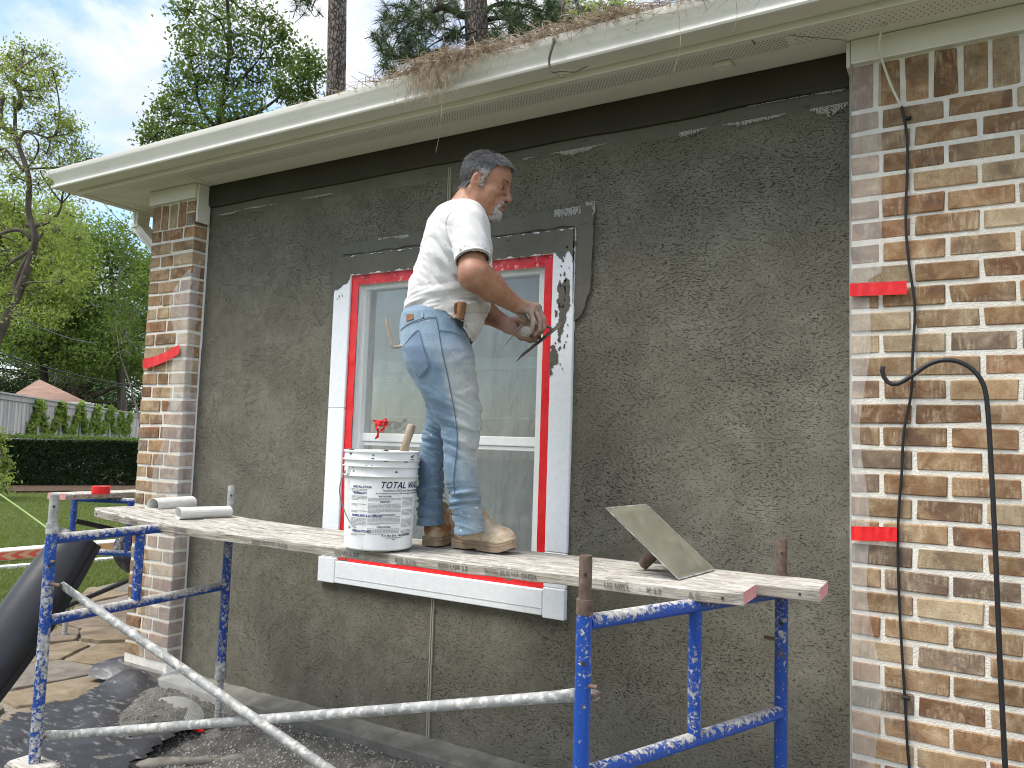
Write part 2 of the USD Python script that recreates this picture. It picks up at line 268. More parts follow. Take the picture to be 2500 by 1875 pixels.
# ------------------------------------------------------------------ clear film and glass
def film(name, ghost, tint=(0.80, 0.80, 0.78), rough=0.30, stretch=(6, 6, 40), bscale=1.0, bump=0.8):
    """Thin plastic: mostly see-through, milky where it creases."""
    N = {"g": ("geometry", {}), "mp": ("mapping", {"scale": stretch, "rotation": (0, 0.5 if "window" in name else 0.06, 0)}), "n": ("noise_texture", {"scale": bscale, "detail": 5.0, "roughness": 0.6, "distortion": 0.8}),
         "b": ("bump", {"strength": bump, "distance": 0.02}), "t": ("transparent_bsdf", {}), "p": ("principled_bsdf", {"base_color": tint, "roughness": rough, "specular_ior_level": 0.6}),
         "m": ("mix_closure", {"fac": ghost})}
    return mat(name, N, [("g.position", "mp.vector"), ("mp.vector", "n.vector"), ("n.fac", "b.height"), ("b.normal", "p.normal"), ("t.BSDF", "m.closure1"), ("p.BSDF", "m.closure2")], surface="m.closure")
M["film"] = film("clear_film", 0.17, rough=0.22, stretch=(26, 26, 3), bump=1.0)
M["film_milky"] = film("clear_film_creased", 0.18, stretch=(10, 10, 3))
M["film_window"] = film("window_film", 0.22, tint=(0.62, 0.65, 0.63), rough=0.20, stretch=(14, 9, 3.5), bump=0.8)
M["glass"] = mat("window_glass", {"f": ("fresnel", {"IOR": 1.5}), "t": ("transparent_bsdf", {"color": (0.75, 0.82, 0.78)}), "gl": ("glossy_bsdf", {"color": G(0.9), "roughness": 0.03}), "m": ("mix_closure", {})},
                 [("f.fac", "m.fac"), ("t.BSDF", "m.closure1"), ("gl.BSDF", "m.closure2")], surface="m.closure")

# ------------------------------------------------------------------ the house
house = thing("brick_house", "brick house with one wall freshly coated in dark grey stucco under white eaves", "house")
SX0, SX1, SY, SOF = -3.970, -0.362, 0.10, 2.97        # the stucco panel, its plane, the soffit's height
# stucco panel, uneven by a few millimetres, with an opening for the window
WX0, WX1, WZ0, WZ1 = -2.745, -1.645, 0.90, 2.285
def wall_grid():
    xs = np.unique(np.round(np.r_[np.linspace(SX0, SX1, 130), WX0, WX1], 5)); zs = np.unique(np.round(np.r_[np.linspace(0.105, 2.845, 105), WZ0, WZ1], 5))
    X, Z = np.meshgrid(xs, zs, indexing="ij")
    P = np.stack([X, np.zeros_like(X), Z], -1)
    relief = (meshkit.fbm(P * 3.0, 4, 3) - 0.5) * 0.010 + (meshkit.fbm(P * 12.0, 3, 5) - 0.5) * 0.004
    edge = np.minimum.reduce([X - SX0, SX1 - X]) < 1e-4
    Y = SY - np.where(edge, 0, relief) - 0.004 * (Z < 2.0)
    P[..., 1] = Y
    m = sheet(P); c = m.triangles_center
    keep = ~((c[:, 0] > WX0) & (c[:, 0] < WX1) & (c[:, 2] > WZ0) & (c[:, 2] < WZ1))
    m.update_faces(keep); return m
obj("stucco_wall", wall_grid(), M["stucco"], house, smooth=True, label="rough dark grey stucco panel of the wall")
# the smooth wet band under the eave: a strip with a rounded, ragged lower lip
xs = np.linspace(SX0 - 0.012, SX1, 160); prof = []
for x in xs:
    w = 0.004 * math.sin(x * 7) + 0.006 * (meshkit.noise(np.array([x * 9, 0, 0]), 2) - 0.5)
    prof.append([[x, SY + 0.02, 2.842 + w], [x, SY - 0.022, 2.843 + w], [x, SY - 0.032, 2.854 + w], [x, SY - 0.033, 2.90], [x, SY - 0.032, SOF - 0.001]])
obj("stucco_band", sheet(np.array(prof)), M["stucco_wet"], house, smooth=30, label="smooth dark wet band of stucco under the eave")
obj("stucco_trowelled_strip", sheet(np.array([[[x, SY - 0.0065, 2.845], [x, SY - 0.0075, 2.79 + 0.012 * math.sin(3 * x) + 0.02 * meshkit.noise(np.array([x * 5, 1, 0]), 4)], [x, SY + 0.004, 2.75 + 0.03 * meshkit.noise(np.array([x * 6, 0, 0]), 9)]] for x in np.linspace(SX0 + 0.02, SX1 - 0.003, 140)])), M["stucco_smooth"], house, smooth=True)

# bricks: one mesh each
def brick_box(x0, x1, y0, y1, z0, z1):
    j = rng.uniform(-0.0016, 0.0016, 6); m = bx(x0 + j[0], x1 + j[1], y0 + j[2] * 1.4, y1, z0 + j[4], z1 + j[5], 0.0042)
    v = np.array(m.vertices); v += (meshkit.noise(v * 37.0 + 5, 11)[:, None] - 0.5) * np.array([0.008, 0.0035, 0.008]); m.vertices = v
    return m
def pick_brick(): return M["brick"][rng.choice(5, p=[0.34, 0.26, 0.17, 0.15, 0.08])]
wall_r = obj("brick_wall", bx(SX1 + 0.001, 1.60, 0.0042, 0.24, -0.05, 2.90), M["mortar"], house, label="tan and brown brick wall with thick pale mortar")
TOP, PITCH_Z, HB = 2.705, 0.080, 0.0650
def lay_row(parent, x0, x1, z1, first_half, y0=0.0, y1=0.06, vis=None):
    x = x0; k = 0
    while x < x1 - 0.02:
        w = 0.0895 if (k == 0 and first_half) else 0.189
        e = min(x + w, x1)
        if e - x > 0.03: obj("brick", brick_box(x, e, y0, y1, z1 - HB, z1), pick_brick(), parent)
        x = e + 0.0125; k += 1
for k in range(34):
    lay_row(wall_r, SX1, 0.66 if 4 < k < 30 else 0.66, TOP - 0.007 - k * PITCH_Z, k % 2 == 0)
x = SX1
while x < 0.66:
    obj("brick", brick_box(x, x + 0.0735, 0.0, 0.06, TOP + 0.007, 2.875), pick_brick(), wall_r); x += 0.0875
# the far pier: two brick faces
CX0, CX1 = -4.372, -3.972
pier = obj("brick_pier", bx(CX0 + 0.005, CX1 - 0.005, 0.0048, 0.30, 0.11, 2.90), M["mortar"], house, label="narrow brick pier at the far corner of the stucco wall")
for k in range(33):
    z1 = TOP + 0.008 - k * PITCH_Z
    if z1 - HB < 0.115: break
    lay = [0.19, 0.19] if k % 2 else [0.0905, 0.19, 0.0905]
    if k % 4 == 2: lay = [0.0905, 0.112, 0.168]
    if k % 6 == 5: lay = [0.14, 0.0905, 0.14]
    x = CX0
    for i, w in enumerate(lay):
        last = i == len(lay) - 1
        obj("brick", brick_box(x, CX1 if last else x + w, 0.0, 0.097 if last else 0.06, z1 - HB, z1), pick_brick(), pier); x += w + 0.0115
x = CX0
for i, w in enumerate((0.075, 0.075, 0.075, 0.075, 0.066)):
    if i < 4: obj("brick", brick_box(x, x + w - 0.007, 0.0, 0.06, TOP + 0.018, 2.872), M["brick"][(1, 0, 3, 2)[i]], pier)
    else:
        obj("brick", brick_box(x - 0.004, CX1, 0.0, 0.097, TOP + 0.018, TOP + 0.092), M["brick"][4], pier); obj("brick", brick_box(x - 0.004, CX1, 0.0, 0.097, TOP + 0.103, 2.872), M["brick"][0], pier)
    x += w + 0.0065
obj("footing", turned(bx(-4.374, -3.985, -0.012, 0.28, -0.06, 0.118, 0.012), np.eye(4)), M["concrete"], house)
obj("side_wall", bx(-4.366, -4.26, 0.301, 9.0, -0.05, 2.93), mat("far_side_brick", {"g": ("geometry", {}), "m": ("mapping", {"rotation": (0, 0, math.pi / 2)}), "sw": ("separate_xyz", {}), "cw": ("combine_xyz", {}),
    "bt": ("brick_texture", {"color1": (0.30, 0.18, 0.10), "color2": (0.20, 0.12, 0.07), "mortar": (0.55, 0.52, 0.46), "scale": 1.0, "mortar_size": 0.006, "brick_width": 0.2, "row_height": 0.08}), "p": ("principled_bsdf", {"roughness": 0.9})},
    [("g.position", "sw.vector"), ("sw.y", "cw.x"), ("sw.z", "cw.y"), ("cw.vector", "bt.vector"), ("bt.color", "p.base_color")]), house)
obj("back_structure", bx(-4.25, 1.6, 0.60, 9.0, -0.05, 2.93), plain("house_inside", (0.3, 0.3, 0.28), 0.9), house)
# corner beads and the weep screed that frame the stucco
obj("corner_bead", bx(SX0 - 0.0015, SX0 + 0.006, SY - 0.010, SY + 0.01, 0.105, 2.845), M["vinyl"], house)
obj("corner_bead", bx(SX1 - 0.011, SX1 - 0.001, SY - 0.055, SY - 0.001, 0.105, 2.96), plain("bead_grey", (0.36, 0.37, 0.34), 0.6), house)
for z0, z1 in ((0.11, 0.745), (2.50, 2.82)):
    for dx in (-0.007, 0.004): obj("control_joint", bx(-2.190 + dx, -2.190 + dx + 0.0032, SY - 0.012, SY + 0.004, z0, z1), plain(f"joint_bead", (0.40, 0.38, 0.30), 0.7) if (z0, dx) == (0.11, -0.007) else UsdShade.Material.Get(stage, "/World/Looks/joint_bead"), house)
# eaves: frieze boards, soffit, fascia, gutter
obj("frieze_board", bx(SX1 + 0.002, 1.6, -0.020, 0.10, 2.880, SOF - 0.002, 0.003), M["cream"], house)
obj("frieze_return", bx(SX1 - 0.014, SX1, -0.016, 0.066, 2.872, SOF - 0.002, 0.002), M["cream"], house)
obj("frieze_board", bx(CX0 - 0.018, CX1 + 0.012, -0.020, 0.30, 2.880, SOF - 0.002, 0.003), M["cream"], house)
obj("frieze_return", bx(CX1 + 0.0125, CX1 + 0.028, -0.005, 0.085, 2.735, SOF - 0.002, 0.003), M["cream"], house)
obj("frieze_board", bx(CX0 - 0.020, CX0 - 0.001, 0.302, 9.0, 2.880, SOF - 0.002), M["cream"], house)
YF, XF = -0.200, -4.822
sof = obj("soffit", bx(XF + 0.001, 1.6, YF + 0.001, 0.30, SOF, SOF + 0.02), M["soffit"], house)
obj("soffit_side", bx(XF + 0.001, CX0 + 0.02, 0.301, 9.0, SOF, SOF + 0.02), M["soffit"], house)
# rows of punched holes in the soffit
V, F = [], []
hexa = np.array([[math.cos(a), math.sin(a)] for a in np.arange(6) * math.pi / 3])
def holes(x0, x1, y0, y1, stepx, rows, along_x=True):
    for i in range(rows):
        yy = y0 + (y1 - y0) * i / (rows - 1)
        for xx in np.arange(x0 + (stepx / 2 if i % 2 else 0), x1, stepx):
            c = np.array([xx, yy] if along_x else [yy, xx]); n = len(V)
            V.extend([[c[0] + 0.0027 * h[0], c[1] + 0.0027 * h[1], SOF - 0.0022] for h in hexa]); F.extend([[n, n + k + 1, n + k] for k in range(1, 5)])
holes(-4.44, -3.905, -0.148, -0.078, 0.021, 6); holes(-3.885, -0.56, -0.152, -0.072, 0.0145, 8); holes(-0.53, 1.4, -0.152, -0.080, 0.021, 5)
holes(0.05, 2.6, -4.775, -4.70, 0.021, 6, along_x=False)
obj("vent_holes", (V, F), M["hole"], sof, kind="stuff")
def strip(p, q, w=0.0028, dz=0.0016):
    p, q = np.array(p), np.array(q); n = np.array([-(q - p)[1], (q - p)[0]]); n = n / np.linalg.norm(n) * w / 2
    return trimesh.Trimesh([[*(p + n), SOF - dz], [*(q + n), SOF - dz], [*(q - n), SOF - dz], [*(p - n), SOF - dz]], [[0, 1, 2], [0, 2, 3]], process=False)
for p, q in (((-3.895, YF + 0.045), (-3.895, 0.065)), ((-0.550, YF + 0.045), (-0.372, -0.024)), ((XF + 0.05, YF + 0.045), (-4.39, 0.25))): obj("seam", strip(p, q), M["line"], sof)
# channel strips along the fascia foot, with fine ribs
for i, (y0, y1, zz) in enumerate(((YF + 0.0015, YF + 0.010, -0.012), (YF + 0.0105, YF + 0.019, -0.009), (YF + 0.0195, YF + 0.028, -0.007), (YF + 0.0285, YF + 0.040, -0.005))):
    obj("soffit_channel", bx(XF + 0.002, 1.6, y0, y1, SOF + zz, SOF + 0.004, 0.001), M["cream"], house)
obj("channel_joint", bx(-0.668, -0.664, YF + 0.001, YF + 0.0405, SOF - 0.0135, SOF), M["line"], house)
obj("fascia_board", bx(XF - 0.002, 1.6, YF - 0.012, YF, SOF - 0.012, 3.09, 0.002), M["cream"], house)
obj("fascia_board", bx(XF - 0.012, XF - 0.0025, YF - 0.012, 9.0, SOF - 0.012, 3.09, 0.002), M["cream"], house)
GP = [(0.013, 2.985), (0.085, 2.981), (0.105, 2.978), (0.116, 2.980), (0.122, 2.986), (0.121, 2.993), (0.112, 3.000), (0.108, 3.010), (0.110, 3.022), (0.117, 3.034), (0.128, 3.044), (0.137, 3.053), (0.141, 3.064), (0.142, 3.078), (0.142, 3.088), (0.134, 3.090), (0.132, 3.078), (0.10, 3.06), (0.10, 3.0), (0.02, 2.992), (0.016, 3.09)]
ring = lambda fx: np.array([fx(o, z) for o, z in GP])
gut = obj("gutter", sheet(np.stack([ring(lambda o, z: (1.6, YF - o, z)), ring(lambda o, z: (-0.80, YF - o, z)), ring(lambda o, z: (XF - o, YF - o, z)), ring(lambda o, z: (XF - o, 9.0, z))])), M["cream"], house, smooth=28)
obj("mitre_strip", sheet(np.stack([ring(lambda o, z: (XF - o - 0.002 + 0.016, YF - o - 0.0018, z - 0.0012))[3:15], ring(lambda o, z: (XF - o - 0.0025, YF - o - 0.0022, z - 0.0012))[3:15], ring(lambda o, z: (XF - o - 0.0018, YF - o + 0.016, z - 0.0012))[3:15]])), M["cream"], gut)
# roof planes, five in twelve
RS = 0.40
def roof_pt(x, y): return [x, y, 3.075 + RS * min(y - (YF - 0.05), x - (XF - 0.05))]
rp = [roof_pt(XF - 0.05, YF - 0.05), [1.6, YF - 0.05, 3.075], [1.6, 4.6, 3.075 + RS * 4.85], [XF + 4.8, 4.6, 3.075 + RS * 4.85], [XF - 0.05, 9.2, 3.075]]
obj("roof", trimesh.Trimesh(np.array(rp + [[p[0], p[1], p[2] - 0.03] for p in rp]), [[0, 1, 2], [0, 2, 3], [0, 3, 4], [5, 7, 6], [5, 8, 7], [5, 9, 8], [0, 5, 6], [0, 6, 1], [0, 4, 9], [0, 9, 5]], process=False),
    noisy("roof_shingle", [(0.3, (0.10, 0.085, 0.07)), (0.7, (0.17, 0.145, 0.12))], scale=20, bscale=60, bump=0.6, rough=0.95), house)
# downspout beyond the pier
DY = 0.27
ds = [np.array(p) for p in ((-4.90, DY, 2.985), (-4.90, DY, 2.875), (-4.50, DY, 2.56), (-4.42, DY, 2.46), (-4.42, DY, 0.05))]
def downspout():
    pr = np.array([[-0.032, -0.045], [-0.010, -0.047], [-0.006, -0.041], [0.006, -0.041], [0.010, -0.047], [0.032, -0.045], [0.034, 0.0], [0.032, 0.045], [-0.032, 0.045], [-0.034, 0.0]])
    P = []
    for i, c in enumerate(ds):
        t = (ds[min(i + 1, 4)] - ds[max(i - 1, 0)]); t /= np.linalg.norm(t); s = np.array([t[2], 0, -t[0]]) * -1
        P.append([c + s * a + np.array([0, 1.0, 0]) * b for a, b in pr] + [c + s * pr[0][0] + np.array([0, 1.0, 0]) * pr[0][1]])
    return sheet(np.array(P))
obj("downspout", downspout(), M["cream"], house)
obj("downspout_band", bx(-4.938, -4.862, DY - 0.051, DY + 0.052, 2.870, 2.888), M["cream"], house)

# ------------------------------------------------------------------ window
win = thing("window", parent=house)
def frame_ring(x0, x1, z0, z1, w, y0, y1, c=0.002):
    return [bx(x0, x1, y0, y1, z1 - w, z1, c), bx(x0, x1, y0, y1, z0, z0 + w, c), bx(x0, x0 + w, y0, y1, z0 + w, z1 - w, c), bx(x1 - w, x1, y0, y1, z0 + w, z1 - w, c)]
obj("frame", cat(*frame_ring(WX0 - 0.05, WX1 + 0.03, WZ0 - 0.05, WZ1 + 0.05, 0.075, 0.125, 0.20)), M["vinyl"], win)
obj("reveal", cat(*frame_ring(WX0 - 0.004, WX1 + 0.004, WZ0 - 0.004, WZ1 + 0.004, 0.006, 0.099, 0.13, 0)), M["vinyl"], win)
obj("meeting_rail", bx(WX0 + 0.02, WX1 - 0.01, 0.142, 0.185, 1.470, 1.512, 0.003), M["vinyl"], win)
obj("meeting_rail", bx(WX0 + 0.02, WX1 - 0.01, 0.150, 0.175, 1.449, 1.466, 0.002), M["vinyl"], win)
obj("pane", bx(WX0 + 0.02, WX1 - 0.01, 0.160, 0.164, 1.50, WZ1 - 0.01), M["glass"], win)
obj("pane", bx(WX0 + 0.02, WX1 - 0.01, 0.166, 0.170, WZ0 + 0.01, 1.46), M["glass"], win)
room = plain("room_green", (0.17, 0.225, 0.195), 0.9); room_grey = plain("room_grey", (0.20, 0.205, 0.20), 0.9); pale = plain("room_pale_green", (0.42, 0.54, 0.475), 0.8)
obj("room_back", bx(WX0, WX1 + 0.1, 0.34, 0.36, 1.46, WZ1), room, win); obj("room_back", bx(WX0, WX1 + 0.1, 0.34, 0.36, WZ0, 1.459), room_grey, win)
for z0, z1, x0, x1 in ((1.845, 1.900, WX0 + 0.02, WX1), (1.60, 1.606, WX0 + 0.02, WX1), (2.04, 2.21, WX0 + 0.16, WX0 + 0.28), (1.77, 1.80, WX0 + 0.03, WX0 + 0.12)): obj("shelf_board", bx(x0, x1, 0.305, 0.335, z0, z1), pale, win)
obj("room_side", cat(bx(WX0 - 0.02, WX0 - 0.001, 0.201, 0.36, WZ0, WZ1), bx(WX1 + 0.101, WX1 + 0.12, 0.201, 0.36, WZ0, WZ1), bx(WX0, WX1 + 0.1, 0.201, 0.36, WZ1, WZ1 + 0.02), bx(WX0, WX1 + 0.1, 0.201, 0.36, WZ0 - 0.02, WZ0)), room_grey, win)

# foam trim boards round the window
FY = 0.080
def foam(name, x0, x1, z0, z1, y0=FY, m=None, **kw):
    b = bx(x0, x1, y0, SY + 0.012, z0, z1, 0.003)
    return obj(name, b, m or M["foam"], house, **kw)
FX0, FX1 = -2.905, -1.492
foam("foam_trim", FX0, -2.792, 0.872, 1.635); foam("foam_trim", FX0, -2.792, 1.6375, 2.436)
foam("foam_trim", -1.600, FX1, 1.022, 2.438); foam("foam_trim", -1.600, FX1, 0.872, 1.0195, y0=FY - 0.002)
foam("foam_sill", -2.792, -1.600, 0.750, 0.858, y0=0.068); foam("foam_sill", FX0 - 0.004, -2.7945, 0.747, 0.870, y0=0.068); foam("foam_sill", -1.5975, FX1, 0.742, 0.870, y0=0.068)
obj("foam_joint", bx(-2.78, -1.602, 0.0665, 0.0675, 0.779, 0.7805), plain("foam_seam", (0.42, 0.43, 0.43), 0.8), house)
foam("foam_trim", -2.792, -1.600, 2.331, 2.438)
# base coat of stucco smeared over the head of the trim and feathering onto the wall
def smear(poly, y, name, mesh_step=0.012, wav=0.0022, seed=1, m=None, **kw):
    """A thin ragged skin lying on the plane y over the polygon (x, z)."""
    m0 = trimesh.creation.extrude_polygon(poly, 0.0022, engine="earcut"); v = np.array(m0.vertices)
    P = np.c_[v[:, 0], np.where(v[:, 2] > 0.001, y - 0.0022, y), v[:, 1]]
    f = np.array(m0.faces)
    return obj(name, trimesh.Trimesh(P, f[:, ::-1], process=False), m or M["stucco_smooth"], house, **kw)
def ragged(pts, amp, seed, step=0.008):
    """The closed outline pts with uneven edges."""
    r = np.random.default_rng(seed); out = []
    for a, b in zip(pts, pts[1:] + pts[:1]):
        a, b = np.array(a), np.array(b); n = max(2, int(np.linalg.norm(b - a) / step)); d = (b - a) / max(np.linalg.norm(b - a), 1e-9); q = np.array([-d[1], d[0]])
        ph = r.uniform(0, 9, 3)
        for i in range(n):
            s = i / n * np.linalg.norm(b - a)
            out.append(a + (b - a) * i / n + q * amp * (0.5 * math.sin(s * 40 + ph[0]) + 0.5 * math.sin(s * 97 + ph[1]) + r.uniform(-0.6, 0.6)) * (i > 0))
    p = Polygon(out).buffer(0)
    return p if p.geom_type == "Polygon" else max(p.geoms, key=lambda g: g.area)
smear(ragged([(-2.935, 2.30), (-2.908, 2.30), (-2.908, 2.440), (-1.49, 2.440), (-1.49, 2.02), (-1.455, 2.05), (-1.415, 2.16), (-1.405, 2.545), (-1.55, 2.535), (-2.2, 2.515), (-2.80, 2.505), (-2.925, 2.475)], 0.0035, 3), SY - 0.012, "base_coat", seed=1)
smear(ragged([(FX0, 2.436), (FX0, 2.255), (-2.85, 2.275), (-2.797, 2.31), (-2.795, 2.333), (-1.602, 2.333), (-1.602, 2.345), (-1.555, 2.30), (-1.52, 2.345), (-1.494, 2.28), (-1.494, 2.436)], 0.006, 5), FY - 0.0002, "base_coat", label="grey base coat over the head of the window trim")
smear(ragged([(-1.572, 2.18), (-1.535, 2.215), (-1.512, 2.205), (-1.512, 2.10), (-1.535, 1.98), (-1.566, 1.94), (-1.560, 2.05)], 0.007, 8, 0.006), FY - 0.0002, "base_coat")
smear(ragged([(-1.598, 1.905), (-1.575, 1.925), (-1.560, 1.86), (-1.585, 1.80), (-1.598, 1.78)], 0.010, 9, 0.005), FY - 0.0002, "base_coat")
smear(ragged([(-1.500, 2.436), (-1.4935, 2.436), (-1.4935, 2.10), (-1.4965, 2.10)], 0.0008, 19), FY - 0.0002, "base_coat")
for q in range(46):     # flecks of wet stucco on the foam
    cx, cz, r0 = (rng.normal(-1.55, 0.018), rng.normal(2.08, 0.13), rng.uniform(0.0015, 0.006)) if q < 38 else (rng.normal(-2.85, 0.025), rng.normal(2.245, 0.02), rng.uniform(0.001, 0.004))
    if not (-1.598 < cx < -1.496 or -2.90 < cx < -2.80): continue
    a = np.sort(rng.uniform(0, 6.28, 7)); smear(Polygon([(cx + r0 * math.cos(t) * rng.uniform(0.5, 1.2), cz + r0 * 1.8 * math.sin(t) * rng.uniform(0.5, 1.2)) for t in a]).buffer(0.0006), FY - 0.0002, "fleck")
# ridges left by the trowel along the head of the trim
for (x0, x1) in ((-2.86, -2.33), (-1.96, -1.50)):
    xs = np.linspace(x0, x1, 60); obj("trowel_ridge", tube(np.c_[xs, np.full(60, SY - 0.014), 2.446 + 0.010 * (meshkit.noise(np.c_[xs * 16, xs * 0, xs * 0], 3) - 0.5)], 0.0022 + 0.002 * meshkit.noise(np.c_[xs * 30, xs * 0, xs * 0], 6), 6), M["stucco_wet"], house)
# glass-fibre mesh showing through the coat: short white threads
def mesh_patch(x0, x1, z_at, h_at, seed, pitch=0.0052):
    r = np.random.default_rng(seed); q = []
    for x in np.arange(x0, x1, pitch):
        h = h_at(x) * r.uniform(0.55, 1.0)
        if h > 0.004 and r.random() < 0.8: q.append(bx(x, x + 0.0013, SY - 0.0163, SY - 0.0153, z_at(x) - h, z_at(x)))
    for z in np.arange(0, 0.06, pitch):
        for x in np.arange(x0, x1, pitch):
            if h_at(x) * r.uniform(0.5, 1.0) > z and r.random() < 0.75: q.append(bx(x, x + pitch, SY - 0.0157, SY - 0.0149, z_at(x) - z - 0.0013, z_at(x) - z))
    if not q: return
    obj("fibre_mesh", cat(*q), UsdShade.Material.Get(stage, "/World/Looks/fibre_white") or plain("fibre_white", (0.62, 0.61, 0.57), 0.8), house, label=None, kind="stuff")
plain("fibre_white", (0.62, 0.61, 0.57), 0.8)
mesh_patch(-1.03, -0.385, lambda x: 2.785, lambda x: 0.075 * max(0, meshkit.noise(np.array([x * 9, 0, 0]), 21) - 0.25) * (0.4 + (x + 1.03)), 1)
mesh_patch(-0.75, -0.39, lambda x: 2.842, lambda x: 0.016 * (x + 0.80) * 2 * meshkit.noise(np.array([x * 11, 0, 0]), 22), 2)
mesh_patch(-1.78, -1.36, lambda x: 2.795, lambda x: 0.060 * max(0, meshkit.noise(np.array([x * 13, 0, 0]), 25) - 0.3) * (x + 1.85) * 2.2, 3)
mesh_patch(-1.60, -1.475, lambda x: 2.53, lambda x: 0.045 * (0.4 + meshkit.noise(np.array([x * 20, 0, 0]), 26) * 0.7), 4)
mesh_patch(-1.447, -1.405, lambda x: 2.545, lambda x: 0.02 + (0.05 if x > -1.42 else 0), 5)
mesh_patch(-2.62, -2.42, lambda x: 2.51, lambda x: 0.022 * meshkit.noise(np.array([x * 17, 0, 0]), 27), 6)
mesh_patch(-3.86, -2.95, lambda x: 2.787 + 0.012 * meshkit.noise(np.array([x * 5, 0, 0]), 29), lambda x: 0.018 * max(0, meshkit.noise(np.array([x * 9, 0, 0]), 28) - 0.42), 7)
# concrete ledge at the wall's foot
def ledge():
    P = []
    for x in np.linspace(-3.99, 1.6, 220):
        n = lambda a, s: (meshkit.noise(np.array([x * a, 0, 0]), s) - 0.5)
        P.append([[x, 0.13, 0.112 + 0.010 * n(9, 2)], [x, 0.06, 0.106 + 0.014 * n(12, 3)], [x, 0.0, 0.098 + 0.016 * n(14, 4)], [x, -0.034, 0.097 + 0.006 * n(8, 1)], [x, -0.045, 0.090], [x, -0.047, 0.02], [x, -0.047, -0.10]])
    return sheet(np.array(P))
tag(obj("concrete_ledge", ledge(), M["concrete"], None, smooth=40), kind="structure")

# ------------------------------------------------------------------ things fixed to or hung on the house
t = thing("vent_cover", "small square cream louvred cover on the soffit near the brick corner", "vent", (-0.808, -0.045, SOF))
obj("frame", cat(*[turned(m, trimesh.transformations.rotation_matrix(-math.pi / 2, [1, 0, 0])) for m in frame_ring(-0.052, 0.052, -0.055, 0.055, 0.014, -0.012, -0.001)]), M["cream"], t)
for k in range(3): obj("louvre", bx(-0.034, 0.034, -0.034 + k * 0.024, -0.016 + k * 0.024, -0.020 + 0.003 * k, -0.0012, 0.003), M["cream"], t)

def cable_pts(L, y): return np.array([[*onY(u, v, y)] for u, v in L])
CB = [(2173, 171), (2160, 215), (2153, 73)]
white = spline([(-0.239, -0.090, SOF - 0.004), (-0.262, -0.060, 2.90), (-0.250, -0.030, 2.84), (-0.222, -0.026, 2.75), (-0.198, -0.010, 2.695)], 30)
black = spline([(-0.198, -0.010, 2.695), (-0.184, -0.010, 2.61), (-0.181, -0.010, 2.47), (-0.187, -0.010, 2.30), (-0.176, -0.010, 2.12), (-0.162, -0.010, 1.99), (-0.169, -0.010, 1.82), (-0.176, -0.010, 1.68), (-0.196, -0.010, 1.57), (-0.203, -0.010, 1.45), (-0.213, -0.010, 1.31), (-0.217, -0.010, 1.14), (-0.212, -0.010, 0.95), (-0.204, -0.010, 0.78), (-0.196, -0.010, 0.62), (-0.190, -0.010, 0.50), (-0.160, -0.012, 0.32), (-0.10, -0.02, 0.06)], 140)
t = thing("wall_cable", "thin cable from the eave, white above and black below, clipped down the brick wall", "cable")
obj("cable", tube(white, 0.0042, 8), M["white_cable"], t, smooth=True, label="white upper length"); obj("cable", tube(black, 0.0044, 8), M["black"], t, smooth=True, label="black lower length")
for (x, z) in ((-0.180, 2.650), (-0.198, 0.690)):
    obj("clip", cat(bx(x - 0.008, x + 0.013, -0.017, -0.002, z - 0.005, z + 0.005, 0.0015), tube([(x + 0.009, -0.021, z), (x + 0.009, -0.003, z)], 0.0035, 8)), M["black"], t)
rod = spline([(-0.256, -0.05, 1.782), (-0.252, -0.05, 1.742), (-0.228, -0.05, 1.720), (-0.196, -0.05, 1.730), (-0.160, -0.05, 1.755), (-0.120, -0.05, 1.785), (-0.072, -0.05, 1.798), (-0.030, -0.05, 1.790), (0.005, -0.05, 1.765), (0.032, -0.05, 1.722), (0.043, -0.05, 1.66), (0.049, -0.052, 1.54), (0.058, -0.06, 1.26), (0.066, -0.07, 0.90), (0.080, -0.09, 0.42), (0.09, -0.11, -0.02)], 120)
obj("hook_rod", tube(rod, np.linspace(0.0075, 0.0085, 120), 10), M["black"], None, smooth=True, label="tall black steel rod with curled hook top leaning on the brick wall", cat="hook rod")

# plastic wrapped round the brick edge of the right wall, and over the pier
def film_sheet(x0, x1, z0, z1, y, nx, nz, amp, seed, edge=None):
    X, Z = np.meshgrid(np.linspace(0, 1, nx), np.linspace(z0, z1, nz), indexing="ij")
    xr = np.array([edge(z) if edge else x1 for z in np.linspace(z0, z1, nz)])[None, :]
    XX = x0 + (xr - x0) * X; P = np.stack([XX, Z, Z * 0], -1)
    Y = y - amp * meshkit.fbm(np.stack([XX * 26, Z * 5, Z * 0], -1), 3, seed)
    return np.stack([XX, Y, Z], -1)
P = film_sheet(SX1 - 0.012, -0.27, 0.02, 2.885, -0.003, 9, 120, 0.012, 31, lambda z: -0.262 if z > 2.1 else -0.300 + 0.022 * math.sin(z * 3.1) + 0.012 * math.sin(z * 11))
P[0, :, 1] += 0.055
obj("plastic_film", sheet(P), M["film"], None, smooth=True, label="clear plastic sheet wrapped down the edge of the right brick wall", cat="plastic sheet")
zz = np.linspace(0.10, 1.72, 60)
P = np.array([[[CX1 + 0.003 + 0.004 * meshkit.noise(np.array([z * 9, 0, 3]), 5), 0.095, z], [CX1 + 0.005, 0.04, z], [CX1 + 0.004, -0.004, z], [-4.03, -0.006 - 0.006 * meshkit.noise(np.array([z * 12, 0, 0]), 7), z],
               [-4.09, -0.005, z], [np.interp(z, [0.1, 0.6, 1.1, 1.4, 1.72], [-4.20, -4.19, -4.20, -4.15, -4.06]) + 0.014 * math.sin(z * 19), -0.004 - 0.01 * meshkit.noise(np.array([z * 15, 2, 0]), 8), z]] for z in zz])
